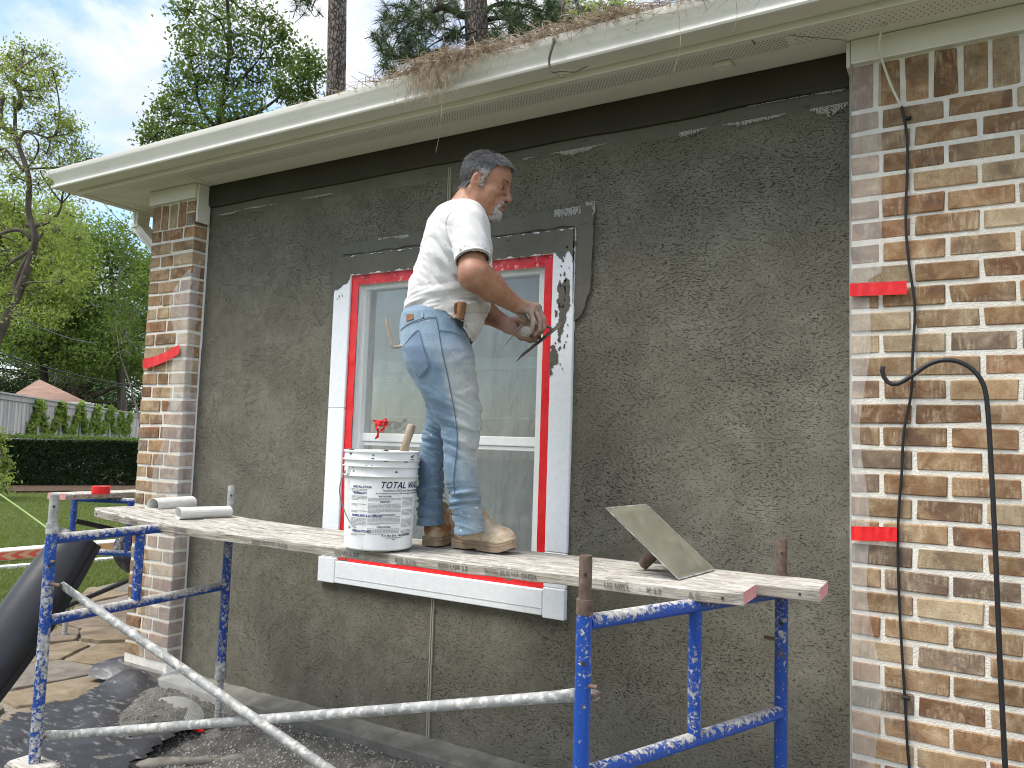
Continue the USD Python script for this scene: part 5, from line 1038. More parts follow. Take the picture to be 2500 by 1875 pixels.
# legs (inside the jeans) and feet (inside the boots)
HIP, KN, AN = ml(1070, 840, -0.070), ml(1124, 1045, -0.075), ml(1142, 1280, -0.050)
HIP2, KN2, AN2 = ml(1072, 840, 0.070), ml(1070, 1045, 0.097), ml(1052, 1270, 0.106)
for a, b, c in ((HIP, KN, AN), (HIP2, KN2, AN2)): body.limb(a, b, 0.060, 0.040, 0.03); body.limb(b, c, 0.040, 0.030, 0.02)
body.limb(HIP, HIP2, 0.075, 0.075, 0.04)
mlo, mhi = np.array([-0.45, -0.42, -0.02]), np.array([0.45, 0.42, 1.66])
skin = polygonise(body, mlo, mhi, 0.0036)
V = np.array(skin.vertices); q = (V - HO) @ RH / HS
base_c = np.array([0.315, 0.155, 0.092]); col = np.tile(base_c, (len(V), 1))
def blend(mask, c): col[:] = col * (1 - mask[:, None]) + np.array(c) * mask[:, None]
sm = lambda a, b, x: np.clip((x - a) / (b - a), 0, 1) ** 2 * (3 - 2 * np.clip((x - a) / (b - a), 0, 1))
nz = meshkit.fbm(V * 30, 4, 3)
blend(0.35 * sm(0.45, 0.7, nz), (0.30, 0.135, 0.085))
near_head = np.linalg.norm(V - HO, axis=1) < 0.16
blob = lambda f, s, t, rf, rs, rt: np.where(near_head, np.clip(1.25 - np.sqrt(((q[:, 0] - f) / rf) ** 2 + ((q[:, 1] - s) / rs) ** 2 + ((q[:, 2] - t) / rt) ** 2), 0, 1), 0)
for s in (-1, 1):
    blend(0.6 * blob(-0.006, 0.085 * s, 0.004, 0.018, 0.02, 0.026), (0.36, 0.125, 0.082)); blend(0.9 * blob(0.0, 0.083 * s, -0.001, 0.005, 0.008, 0.009), (0.10, 0.035, 0.025))
    blend(0.55 * blob(0.060, 0.046 * s, -0.02, 0.025, 0.02, 0.02), (0.46, 0.21, 0.13))
    blend(0.9 * blob(0.088, 0.031 * s, 0.0055, 0.006, 0.0105, 0.0058), (0.50, 0.42, 0.36)); blend(blob(0.0905, 0.0315 * s, 0.0055, 0.0052, 0.0062, 0.0062) > 0.1, (0.02, 0.012, 0.01))
    blend(0.55 * blob(0.084, 0.031 * s, 0.0125, 0.012, 0.016, 0.0028), (0.09, 0.045, 0.03))
    blend(0.40 * blob(0.086, 0.030 * s, 0.033, 0.016, 0.022, 0.0055), (0.12, 0.085, 0.07))
    blend(0.9 * blob(0.110, 0.008 * s, -0.036, 0.008, 0.006, 0.005), (0.05, 0.02, 0.015))
blend(0.8 * blob(0.101, 0, -0.053, 0.012, 0.022, 0.006), (0.235, 0.105, 0.085)); blend(0.8 * blob(0.099, 0, -0.067, 0.012, 0.020, 0.0065), (0.26, 0.12, 0.095)); blend(0.8 * blob(0.105, 0, -0.0596, 0.008, 0.020, 0.0025), (0.05, 0.02, 0.018))
blend(0.45 * blob(-0.05, 0, -0.06, 0.05, 0.06, 0.04), (0.42, 0.19, 0.13))
# plaster dust on the hands and forearms
hm = np.maximum(sm(0.13, 0.04, np.linalg.norm(V - ml(1300, 775, -0.06), axis=1)), 0.65 * sm(0.13, 0.05, np.linalg.norm(V - ml(1285, 808, 0.01), axis=1)))
blend(hm * np.clip(0.30 + 1.3 * (meshkit.fbm(V * 60, 3, 8) - 0.35), 0, 0.92), (0.36, 0.33, 0.28))
blend(0.7 * sm(0.085, 0.04, np.linalg.norm(V - ml(1252, 798, 0.0), axis=1)), (0.50, 0.30, 0.25))
M["skin"] = mat("skin", {"a": ("attribute", {"attribute": "tint"}), "g": ("geometry", {}), "n": ("noise_texture", {"scale": 260.0, "detail": 3.0}), "b": ("bump", {"strength": 0.22, "distance": 0.0015}),
    "n2": ("noise_texture", {"scale": 45.0, "detail": 5.0}), "mr": ("map_range", {"from_min": 0.3, "from_max": 0.7, "to_min": 0.85, "to_max": 1.12}), "mm": ("mix_color", {"blend_type": "multiply", "fac": 1.0, "use_clamp": False}),
    "p": ("principled_bsdf", {"roughness": 0.52, "specular_ior_level": 0.4, "subsurface_weight": 0.08, "subsurface_scale": 0.004})},
    [("a.color", "mm.a"), ("g.position", "n2.vector"), ("n2.fac", "mr.value"), ("mr.result", "mm.b"), ("mm.result", "p.base_color"), ("g.position", "n.vector"), ("n.fac", "b.height"), ("b.normal", "p.normal")])
bd = obj("body", skin, M["skin"], man, smooth=True, color=col)

# --- hair, brows and goatee: short strands on the skull
def hairs(name, n, accept, colour_mat, length, lay, width, seed, parent=man, lift=0.0, **kw):
    r = np.random.default_rng(seed); cand = np.nonzero(near_head & accept(q))[0]
    if not len(cand): return
    fa = np.array(skin.faces); ok = accept(q)[fa].all(1) & near_head[fa].all(1); fa = fa[ok]
    area = np.linalg.norm(np.cross(V[fa[:, 1]] - V[fa[:, 0]], V[fa[:, 2]] - V[fa[:, 0]]), axis=1); pick = r.choice(len(fa), n, p=area / area.sum()); w = r.dirichlet((1, 1, 1), n)
    P = (V[fa[pick]] * w[..., None]).sum(1); N_ = np.cross(V[fa[pick, 1]] - V[fa[pick, 0]], V[fa[pick, 2]] - V[fa[pick, 0]]); N_ /= np.linalg.norm(N_, axis=1, keepdims=True)
    Q = (P - HO) @ RH / HS; dirs = lay(Q) @ RH.T; S = []
    for i in range(n):
        L_ = length(Q[i]) * r.uniform(0.6, 1.15); d = dirs[i] + r.normal(0, 0.22, 3); d -= N_[i] * (d @ N_[i]); d /= np.linalg.norm(d) + 1e-9
        a = 0.75; S.append(np.array([P[i], P[i] + (N_[i] * a * 0.55 + d * 0.30) * L_ * 0.6, P[i] + (N_[i] * 0.50 + d * 0.85) * L_]))
    return curves(name, S, width, colour_mat, parent, **kw)
hairline = lambda q: np.where(q[:, 0] < -0.016, -0.036 + 0.55 * np.clip(-0.016 - q[:, 0], 0, 0.1) * 0.15, np.where(q[:, 0] < 0.028, -0.014 + 0.0 * q[:, 0], np.interp(q[:, 0], [0.028, 0.040, 0.050, 0.062, 0.075, 0.09], [0.012, 0.050, 0.066, 0.085, 0.090, 0.2])))
scalp = lambda q: (q[:, 2] > hairline(q)) & ~((np.abs(q[:, 1]) > 0.070) & (np.abs(q[:, 0] + 0.006) < 0.024) & (q[:, 2] < 0.036)) & (q[:, 2] < 0.16)
side = lambda q: scalp(q) & (np.abs(q[:, 1]) > 0.045) & (q[:, 2] < 0.052) & (q[:, 0] > 0.006)
top = lambda q: scalp(q)
lay_back = lambda Q: np.c_[-0.55 + 0 * Q[:, 0], 0.25 * np.sign(Q[:, 1]), -0.8 * (Q[:, 2] < 0.09) + 0.15]
lay_top = lambda Q: np.c_[-0.15 + 1.1 * np.tanh((Q[:, 0] - 0.0) / 0.03) * (Q[:, 2] > 0.08) - 0.5 * (Q[:, 2] <= 0.08), 6.0 * Q[:, 1], -1.2 * np.clip((0.115 - Q[:, 2]) / 0.06, 0, 1)]
M["hair_dark"] = plain("hair_dark_grey", (0.035, 0.036, 0.040), 0.55); M["hair_grey"] = plain("hair_grey", (0.17, 0.17, 0.175), 0.5); M["hair_white"] = plain("hair_white", (0.62, 0.585, 0.535), 0.5)
# a close cap of hair under the strands
cap = Field(); head_field(cap, grow=0.0045 * HS, skull_only=True)
cap_m = polygonise(cap, HO - 0.16, HO + 0.17, 0.004); cv_ = (np.array(cap_m.vertices) - HO) @ RH / HS
cap_m.update_faces(scalp(cv_)[cap_m.faces].all(1)); cap_m.remove_unreferenced_vertices()
cv_ = (np.array(cap_m.vertices) - HO) @ RH / HS
g = np.clip(0.25 + 0.75 * sm(0.050, 0.075, np.abs(cv_[:, 1])) * sm(0.075, 0.03, cv_[:, 2]) * sm(-0.06, 0.0, cv_[:, 0]), 0, 1)
M["hair_cap"] = mat("hair_cap", {"a": ("attribute", {"attribute": "tint"}), "g": ("geometry", {}), "n": ("noise_texture", {"scale": 190.0, "detail": 4.0}), "mr": ("map_range", {"from_min": 0.35, "from_max": 0.65, "to_min": 0.45, "to_max": 1.5}),
    "mm": ("mix_color", {"blend_type": "multiply", "fac": 1.0, "use_clamp": False}), "b": ("bump", {"strength": 0.8, "distance": 0.004}), "p": ("principled_bsdf", {"roughness": 0.7})},
    [("a.color", "mm.a"), ("g.position", "n.vector"), ("n.fac", "mr.value"), ("mr.result", "mm.b"), ("mm.result", "p.base_color"), ("n.fac", "b.height"), ("b.normal", "p.normal")])
obj("hair", cap_m, M["hair_cap"], man, smooth=True, color=np.array([0.055, 0.055, 0.060]) * (1 - g[:, None]) + np.array([0.30, 0.295, 0.29]) * g[:, None], label="short swept-back grey hair")
# strands stand on the skin, long enough to come through the cap
hairs("hair_strands", 4200, top, M["hair_dark"], lambda Q: 0.017 + 0.010 * (Q[2] > 0.08), lay_top, 0.0011, 1)
hairs("hair_strands", 3600, top, M["hair_grey"], lambda Q: 0.018 + 0.010 * (Q[2] > 0.08), lay_top, 0.0011, 2)
hairs("hair_strands", 1500, side, M["hair_white"], lambda Q: 0.017, lay_back, 0.0010, 3)
gmask = lambda q: ((q[:, 2] < -0.072) & (q[:, 0] > 0.050) & (np.abs(q[:, 1]) < 0.028) & (q[:, 2] > -0.112) & ~((q[:, 2] > -0.076) & (np.abs(q[:, 1]) < 0.016))) | ((np.abs(np.abs(q[:, 1]) - 0.027) < 0.0045) & (q[:, 2] < -0.050) & (q[:, 2] > -0.09) & (q[:, 0] > 0.066))
mous = lambda q: (q[:, 2] < -0.037) & (q[:, 2] > -0.0475) & (np.abs(q[:, 1]) < 0.030) & (q[:, 0] > 0.085)
hairs("goatee", 2000, gmask, M["hair_white"], lambda Q: 0.012 + 0.004 * (Q[2] < -0.09), lambda Q: np.c_[0.25 + 0 * Q[:, 0], 0 * Q[:, 1], -1 + 0 * Q[:, 2]], 0.0012, 5, label="white goatee")
hairs("goatee", 400, gmask, M["hair_grey"], lambda Q: 0.011, lambda Q: np.c_[0.25 + 0 * Q[:, 0], 0 * Q[:, 1], -1 + 0 * Q[:, 2]], 0.0011, 6)
hairs("moustache", 190, mous, M["hair_white"], lambda Q: 0.008, lambda Q: np.c_[0.2 + 0 * Q[:, 0], 0.4 * np.sign(Q[:, 1]), -1 + 0 * Q[:, 2]], 0.0009, 7)
hairs("eyebrow", 130, lambda q: (np.abs(q[:, 2] - 0.0335) < 0.0055) & (np.abs(q[:, 1]) > 0.010) & (np.abs(q[:, 1]) < 0.048) & (q[:, 0] > 0.05), M["hair_dark"], lambda Q: 0.007, lambda Q: np.c_[0 * Q[:, 0], np.sign(Q[:, 1]), 0.2 + 0 * Q[:, 2]], 0.0008, 8)

# --- T-shirt
shirt = Field()
tors = [(500, 1098, 1165, 0.02), (520, 1064, 1186, 0.0), (550, 1043, 1198, 0.0), (590, 1031, 1201, 0.0), (640, 1015, 1203, 0.0), (690, 1001, 1205, 0.005), (730, 992, 1200, 0.005), (765, 986, 1193, 0.005), (800, 984, 1178, 0.005), (835, 984, 1156, 0.005)]
for (v0, l0, r0, d0), (v1, l1, r1, d1) in zip(tors[1:-1], tors[2:]):
    for fr in (0.0, 1.0):
        pass
def ring_dist(rings, dscale):
    """Distance to a stack of ellipse-like sections given by their left and right outlines."""
    zc = np.array([ml((l + r) / 2, v, d)[2] for v, l, r, d in rings])[::-1]; xc = np.array([ml((l + r) / 2, v, d)[0] for v, l, r, d in rings])[::-1]
    ra = np.array([px(r - l) / 2 for v, l, r, d in rings])[::-1]; dc = np.array([d for *_, d in rings])[::-1]; rd = np.array(dscale)[::-1]
    def f(p):
        z = np.clip(p[:, 2], zc[0], zc[-1]); cx = np.interp(z, zc, xc); a = np.interp(z, zc, ra); c = np.interp(z, zc, dc); b = np.interp(z, zc, rd)
        ux, uy = np.abs((p[:, 0] - cx) / a), np.abs((p[:, 1] - c) / b); n = (ux ** 2.3 + uy ** 2.3 + 1e-9) ** (1 / 2.3); e = (n - 1) * np.minimum(a, b)
        dz = np.maximum(p[:, 2] - zc[-1], zc[0] - p[:, 2]); return np.where(dz > 0, np.sqrt(np.maximum(e, 0) ** 2 + dz ** 2) + np.minimum(e, 0) * 0, e) * 0.9
    return f
torso = ring_dist(tors, [0.10, 0.145, 0.178, 0.190, 0.186, 0.178, 0.172, 0.172, 0.174, 0.174])
shirt.add(torso, 0.02)
shirt.limb(ml(1128, 508, -0.06), ml(1140, 540, -0.155), 0.055, 0.060, 0.035); shirt.limb(ml(1128, 508, 0.06), ml(1140, 540, 0.15), 0.055, 0.060, 0.035)
shirt.limb(hd(-0.03, 0, -0.105), ml(1125, 512, 0.0), 0.066, 0.085, 0.03)
SHS, HEM = ml(1141, 548, -0.178), ml(1155, 636, -0.245)
shirt.limb(SHS, HEM, 0.066, 0.0665, 0.014); SHL, HEML = ml(1146, 548, 0.178), ml(1156, 640, 0.205); shirt.limb(SHL, HEML, 0.064, 0.066, 0.014)
aR = (HEM - SHS) / np.linalg.norm(HEM - SHS); aL = (HEML - SHL) / np.linalg.norm(HEML - SHL)
# folds: pulled from the armpit and slack round the waist
def ridged(p, seed): return 1 - np.abs(2 * meshkit.fbm(p, 3, seed) - 1)
def folds(p):
    z = p[:, 2]; zw = ml(1090, 748, 0)[2]; wa = np.exp(-((z - zw) / 0.060) ** 2)
    w = 0.024 * wa * (ridged(np.stack([p[:, 0] * 4 + z * 3, p[:, 1] * 4, (z - 0.25 * p[:, 0]) * 26], 1), 3) - 0.75)
    # soft pulls slanting from the shoulder blade to the front of the waist
    s_ = np.stack([(p[:, 0] * 0.80 + (z - 1.2) * 0.60) * 20, p[:, 1] * 6, (p[:, 0] * -0.6 + z * 0.8) * 4.5], 1)
    w = w + 0.024 * (ridged(s_, 9) - 0.72) * (1 - 0.6 * wa) * np.clip((ml(0, 500, 0)[2] - z) / 0.12, 0, 1)
    fr = np.clip((p[:, 0] - ml(1125, 780, 0)[0]) / 0.08, 0, 1) * np.clip((ml(0, 690, 0)[2] - z) / 0.1, 0, 1)
    w = w + 0.018 * fr * (ridged(np.stack([p[:, 0] * 16 + p[:, 1] * 14, p[:, 1] * 12, z * 5], 1), 5) - 0.7)
    return w + 0.005 * (meshkit.fbm(p * np.array([11, 11, 6]), 3, 12) - 0.5)
raw = shirt
def near_only(d, p, fn, band=0.035):
    k = np.abs(d) < band
    if k.any(): d = d.copy(); d[k] += fn(p[k])
    return d
def shirt_d(p):
    d = skin_ = near_only(raw(p), p, folds)
    for h_, a_, s_ in ((HEM, aR, SHS), (HEML, aL, SHL)):
        t = (p - h_) @ a_; rr_ = np.linalg.norm(p - h_ - t[:, None] * a_, axis=1)
        d = np.maximum(d, np.where((rr_ < 0.11) & (np.abs(t) < 0.12), t, -9)); d = np.maximum(d, np.where((t > -0.025) & (rr_ < 0.1), -(skin_ + 0.0065), -9))
    zh = np.interp(p[:, 0], HX, HZ)
    d = np.maximum(d, zh + 0.003 * np.sin(p[:, 0] * 60 + p[:, 1] * 30) - p[:, 2])
    d = np.maximum(d, np.where(p[:, 2] < zh + 0.03, -(skin_ + 0.0065), -9))
    n = (p - hd(-0.035, 0, -0.075)) @ (Tp * 0.80 - Fw * 0.28)
    return np.maximum(d, n + 0.030)
def on_cloth_shirt(pts2):
    P = []
    for u, v in pts2:
        c = ml(u, v, -0.12); rd_ = ml(u, v, -0.10) - c; rd_ /= np.linalg.norm(rd_); t = np.arange(-0.25, 0.25, 0.004); L_ = c + t[:, None] * rd_; dist = shirt_d(L_); k = np.nonzero(dist < 0)[0]
        i = max(1, k[0]) if len(k) else int(np.argmin(dist)); tt = t[i - 1] + 0.004 * dist[i - 1] / (dist[i - 1] - dist[i] + 1e-9); P.append(c + rd_ * (tt - 0.0006))
    return np.array(P)
HP = [ml(u, v, 0) for u, v in ((985, 763), (1010, 767), (1090, 778), (1115, 795), (1150, 838), (1200, 850))]; HX, HZ = [q_[0] for q_ in HP], [q_[2] for q_ in HP]
sm_ = polygonise(shirt_d, mlo, mhi, 0.0050, newton=1)
Vs = np.array(sm_.vertices)
cs = np.tile(np.array([0.615, 0.61, 0.595]), (len(Vs), 1))
dirt = sm(ml(0, 640, 0)[2], ml(0, 760, 0)[2], Vs[:, 2]) ; dirt = np.clip(dirt, 0, 1)
cs = cs * (1 - 0.55 * dirt[:, None]) + np.array([0.60, 0.57, 0.51]) * 0.55 * dirt[:, None]
dd = sm(0.46, 0.66, meshkit.fbm(Vs * 16, 4, 21)) * sm(ml(1090, 0, 0)[0] if False else 0.02, 0.12, Vs[:, 0]) * sm(ml(0, 640, 0)[2], ml(0, 740, 0)[2], Vs[:, 2])
cs = cs * (1 - 0.6 * dd[:, None]) + np.array([0.40, 0.35, 0.28]) * 0.6 * dd[:, None]
sp = (meshkit.noise(Vs * 75, 5) > 0.93)[:, None] * (meshkit.noise(Vs * 9, 6) > 0.55)[:, None]
cs = np.where(sp, np.array([0.22, 0.20, 0.17]), cs)
def cloth(name, scale, strength, rough=0.9, sheen=0.15, fine=420.0, weave=0.10):
    return mat(name, {"a": ("attribute", {"attribute": "tint"}), "t": ("texture_coordinate", {}), "n": ("noise_texture", {"scale": scale, "detail": 5.0, "roughness": 0.6, "distortion": 0.5}), "b": ("bump", {"strength": strength, "distance": 0.012}),
        "nf": ("noise_texture", {"scale": fine, "detail": 2.0}), "mr": ("map_range", {"from_min": 0.3, "from_max": 0.7, "to_min": 1 - weave, "to_max": 1 + weave}), "mm": ("mix_color", {"blend_type": "multiply", "fac": 1.0, "use_clamp": False}),
        "p": ("principled_bsdf", {"roughness": rough, "sheen_weight": sheen, "specular_ior_level": 0.2})},
        [("a.color", "mm.a"), ("t.object", "nf.vector"), ("nf.fac", "mr.value"), ("mr.result", "mm.b"), ("mm.result", "p.base_color"), ("t.object", "n.vector"), ("n.fac", "b.height"), ("b.normal", "p.normal")])
M["tee"] = cloth("tshirt_cotton", 13.0, 0.28, weave=0.03)
ts = obj("tshirt", sm_, M["tee"], man, smooth=True, color=cs, label="white T-shirt, dusty towards the hem")
def torus_on(c, ax, r, t, squash=1.0, n=60):
    t_, a, b = frame_of(np.array(ax)); th = np.linspace(0, 2 * math.pi, n); return tube(np.array([c + a * r * math.cos(x) + b * r * math.sin(x) for x in th]), t, 8)
plain("tee_hem", (0.60, 0.60, 0.59), 0.9)
for c_, a_ in ((HEM, aR), (HEML, aL)): obj("sleeve_hem", torus_on(c_ - a_ * 0.004, a_, 0.0650, 0.0030), UsdShade.Material.Get(stage, "/World/Looks/tee_hem"), ts, smooth=True)

sp2 = spline(np.array([[1120, 507, 0], [1098, 522, 0], [1088, 545, 0], [1092, 575, 0], [1101, 600, 0], [1113, 626, 0]], float), 30)[:, :2]
obj("sleeve_seam", tube(on_cloth_shirt(sp2), 0.0016, 6), plain("tee_seam", (0.52, 0.53, 0.53), 0.9), ts, smooth=True)
# --- jeans
jeans = Field()
waist = ring_dist([(762, 988, 1150, 0.0), (775, 980, 1150, 0.0), (800, 976, 1148, 0.0), (830, 976, 1147, 0.0), (865, 982, 1154, 0.0), (895, 992, 1157, 0.0), (915, 1004, 1150, 0.0), (935, 1020, 1140, 0.0)], [0.155, 0.165, 0.175, 0.180, 0.180, 0.172, 0.15, 0.12])
jeans.add(waist, 0.03)
def leg(rings, dsc):
    f = ring_dist(rings, dsc); return f
near = [(800, 1010, 1112, -0.080), (855, 989, 1150, -0.083), (905, 1002, 1158, -0.083), (950, 1022, 1168, -0.080), (1001, 1050, 1178, -0.076), (1044, 1074, 1177, -0.074), (1075, 1080, 1171, -0.072), (1104, 1082, 1163, -0.070), (1147, 1083, 1162, -0.066), (1203, 1092, 1174, -0.058), (1250, 1103, 1180, -0.052), (1278, 1108, 1184, -0.050), (1306, 1110, 1186, -0.048)]
far = [(800, 1010, 1105, 0.080), (855, 992, 1138, 0.085), (905, 1000, 1140, 0.088), (950, 1022, 1135, 0.092), (1001, 1038, 1126, 0.095), (1044, 1030, 1112, 0.097), (1085, 1025, 1096, 0.100), (1147, 1020, 1084, 0.102), (1200, 1017, 1086, 0.104), (1245, 1016, 1087, 0.106), (1286, 1015, 1090, 0.108)]
jeans.add(leg(near, [0.060, 0.092, 0.096, 0.096, 0.090, 0.084, 0.078, 0.073, 0.070, 0.070, 0.070, 0.070, 0.070]), 0.035)
jeans.add(leg(far, [0.060, 0.092, 0.096, 0.094, 0.088, 0.080, 0.073, 0.070, 0.069, 0.069, 0.069]), 0.035)
zk, zh_, zank = ml(0, 1040, 0)[2], ml(0, 890, 0)[2], ml(1140, 1215, -0.05)[2]
def jfold(p):
    z = p[:, 2]; n1 = meshkit.noise(p * np.array([9, 9, 6]), 31)
    st = lambda f, tilt, seed: ridged(np.stack([p[:, 0] * 5, p[:, 1] * 5, (z + tilt * p[:, 0] + 0.03 * n1) * f], 1), seed) - 0.7
    w = 0.026 * np.exp(-((z - zk) / 0.085) ** 2) * st(20, 0.30, 61)
    w = w + 0.034 * np.exp(-((z - zank) / 0.052) ** 2) * st(30, -0.22, 62) + 0.026 * np.exp(-((z - zank + 0.085) / 0.05) ** 2) * st(24, 0.15, 63)
    w = w + 0.024 * np.exp(-((z - zh_ - 0.03) / 0.085) ** 2) * np.clip((p[:, 0] + 0.05) / 0.10, 0, 1) * st(20, -0.55, 64)
    w = w + 0.020 * np.exp(-((z - zh_ + 0.12) / 0.08) ** 2) * st(17, 0.50, 65)
    return w + 0.008 * (meshkit.fbm(p * np.array([9, 9, 6]), 4, 14) - 0.5)
JH = [(ml((l + r) / 2, v, dd_), dd_) for v, l, r, dd_ in (near[-1], far[-1])]
def jeans_d(p):
    d = skin_ = near_only(jeans(p), p, jfold)
    for c, dd_ in JH:
        e = np.hypot(p[:, 0] - c[0], p[:, 1] - c[1]); slope = (0.18 if dd_ < 0 else 0.05) * (p[:, 0] - c[0]); zc_ = c[2] + 0.010 + slope
        d = np.where(e < 0.13, np.maximum(d, np.where(np.abs(p[:, 1] - c[1]) < 0.080, zc_ - p[:, 2], -9)), d); d = np.maximum(d, np.where((p[:, 2] < zc_ + 0.035) & (e < 0.13), -(skin_ + 0.0065), -9))
    return np.maximum(d, p[:, 2] - ml(1000, 758, 0)[2])
jm = polygonise(jeans_d, mlo, mhi, 0.0050, newton=1)
Vj = np.array(jm.vertices); z = Vj[:, 2]; nj = meshkit.fbm(Vj * np.array([10, 10, 5]), 5, 41)
deep, fade, dust = np.array([0.075, 0.128, 0.195]), np.array([0.235, 0.325, 0.405]), np.array([0.49, 0.485, 0.42])
cl, cr = [np.interp(z, np.array([ml(0, v, 0)[2] for v, *_ in near])[::-1], np.array([ml((l * a + r * (1 - a)), v, d)[0] for v, l, r, d in near])[::-1]) for a in (0.80, 0.10)]
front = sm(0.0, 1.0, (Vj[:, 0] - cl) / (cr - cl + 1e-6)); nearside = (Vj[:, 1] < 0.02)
cj = deep * 0.45 + fade * 0.55 + 0 * Vj
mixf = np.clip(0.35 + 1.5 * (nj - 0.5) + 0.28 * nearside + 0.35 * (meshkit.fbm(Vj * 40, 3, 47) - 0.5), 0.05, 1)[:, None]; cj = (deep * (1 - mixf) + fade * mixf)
dk = np.clip(sm(0.25, 0.75, front + 0.9 * (nj - 0.5)) * (0.80 + 1.6 * (meshkit.fbm(Vj * 26, 3, 44) - 0.5)) * nearside * sm(ml(0, 760, 0)[2], ml(0, 930, 0)[2], z + 0.10 * (nj - 0.5)) * (0.28 + 0.72 * sm(zk - 0.16, zk + 0.02, z)), 0, 0.60)[:, None]; cj = cj * (1 - dk) + dust * dk
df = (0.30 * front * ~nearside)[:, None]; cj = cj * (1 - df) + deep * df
sp = ((meshkit.noise(Vj * 95, 8) > 0.90) & (meshkit.noise(Vj * 12, 9) > 0.5))[:, None]; cj = np.where(sp, np.array([0.55, 0.56, 0.56]), cj)
M["denim"] = cloth("denim", 22.0, 0.22, fine=330.0, weave=0.20)
jn = obj("jeans", jm, M["denim"], man, smooth=True, color=cj, label="faded blue jeans whitened with plaster dust")
from scipy.spatial import cKDTree
jt = cKDTree(Vj); jnrm = np.array(jm.vertex_normals)
def on_cloth(pts2, d0, lift, fn=None):
    """Points of the picture dropped onto the near surface of the jeans (or of another cloth)."""
    fn = fn or jeans_d; P = []
    for u, v in pts2:
        c = ml(u, v, d0); ray_d = ml(u, v, d0 + 0.02) - c; ray_d /= np.linalg.norm(ray_d)
        t = np.arange(-0.25, 0.25, 0.004); L_ = c + t[:, None] * ray_d; dist = fn(L_); k = np.nonzero(dist < 0)[0]
        if len(k) and k[0] > 0: i = k[0]; tt = t[i - 1] + 0.004 * dist[i - 1] / (dist[i - 1] - dist[i]); P.append(c + ray_d * (tt - lift))
        else: P.append(L_[np.argmin(dist)])
    return np.array(P)
M["thread_dark"] = plain("denim_seam", (0.085, 0.12, 0.18), 0.9); M["thread_pale"] = plain("denim_hem_pale", (0.33, 0.40, 0.48), 0.9)
def seam(name, pts2, r, m, d0=-0.1):
    p2 = spline(np.c_[np.array(pts2, float), np.zeros(len(pts2))], 36)[:, :2]; P = on_cloth(p2, d0, 0.0016); return obj(name, tube(P, r, 6), m, jn, smooth=True)
Y4 = lambda u, v: (900 + u * 0.22604, 700 + v * 0.22604); Y5 = lambda u, v: (800 + u * 0.22604, 1000 + v * 0.22604)
seam("side_seam", [Y4(725, 320), Y4(755, 470), Y4(790, 680), Y4(845, 920), Y4(890, 1150), Y4(925, 1330), Y4(955, 1600), Y5(1400, 340), Y5(1375, 600), Y5(1370, 900)], 0.0017, M["thread_dark"])
for nm, pts in (("back_pocket", [Y4(355, 650), Y4(440, 560), Y4(540, 470), Y4(580, 600), Y4(650, 870), Y4(545, 980), Y4(510, 950)]), ("front_pocket", [Y4(760, 470), Y4(850, 480), Y4(960, 510), Y4(1040, 545), Y4(1082, 520)]), ("yoke_seam", [Y4(345, 470), Y4(400, 420), Y4(560, 350), Y4(720, 325)]), ("inseam", [Y5(1250, 480), Y5(1235, 600), Y5(1215, 720), Y5(1250, 850), Y5(1200, 900), Y5(1270, 960), Y5(1245, 1090)])):
    seam(nm, pts, 0.0014, M["thread_dark"]); seam(nm, [(u + 1.6, v + 1.8) for u, v in pts], 0.0009, M["thread_pale"])
pk2 = [Y4(u, v) for u, v in ((360, 655), (540, 480), (645, 865), (550, 970))]
S_, T2 = np.meshgrid(np.linspace(0, 1, 12), np.linspace(0, 1, 12), indexing="ij"); a4 = np.array(pk2)
PP = (a4[0] * ((1 - S_) * (1 - T2))[..., None] + a4[1] * (S_ * (1 - T2))[..., None] + a4[2] * (S_ * T2)[..., None] + a4[3] * ((1 - S_) * T2)[..., None]).reshape(-1, 2)
obj("pocket_patch", sheet(on_cloth(PP, -0.1, 0.0030).reshape(12, 12, 3)), M["denim"], jn, smooth=True, color=np.tile(np.array([0.17, 0.235, 0.325]), (144, 1)))
wb = [Y4(405, 300), Y4(480, 290), Y4(485, 345), Y4(405, 375)]; a4 = np.array(wb); S_, T2 = np.meshgrid(np.linspace(0, 1, 4), np.linspace(0, 1, 4), indexing="ij")
PP = (a4[0] * ((1 - S_) * (1 - T2))[..., None] + a4[1] * (S_ * (1 - T2))[..., None] + a4[2] * (S_ * T2)[..., None] + a4[3] * ((1 - S_) * T2)[..., None]).reshape(-1, 2)
M["leather"] = noisy("brown_leather", [(0.3, (0.15, 0.065, 0.03)), (0.7, (0.28, 0.14, 0.07))], scale=30, bscale=90, bump=0.3, rough=0.6)
obj("leather_patch", sheet(on_cloth(PP, -0.1, 0.0050).reshape(4, 4, 3)), M["leather"], jn, smooth=True)
seam("belt_loop", [Y4(580, 285), Y4(583, 335)], 0.0045, M["thread_pale"])
for (v, l, r, d) in (near[-1], far[-1]):
    pass

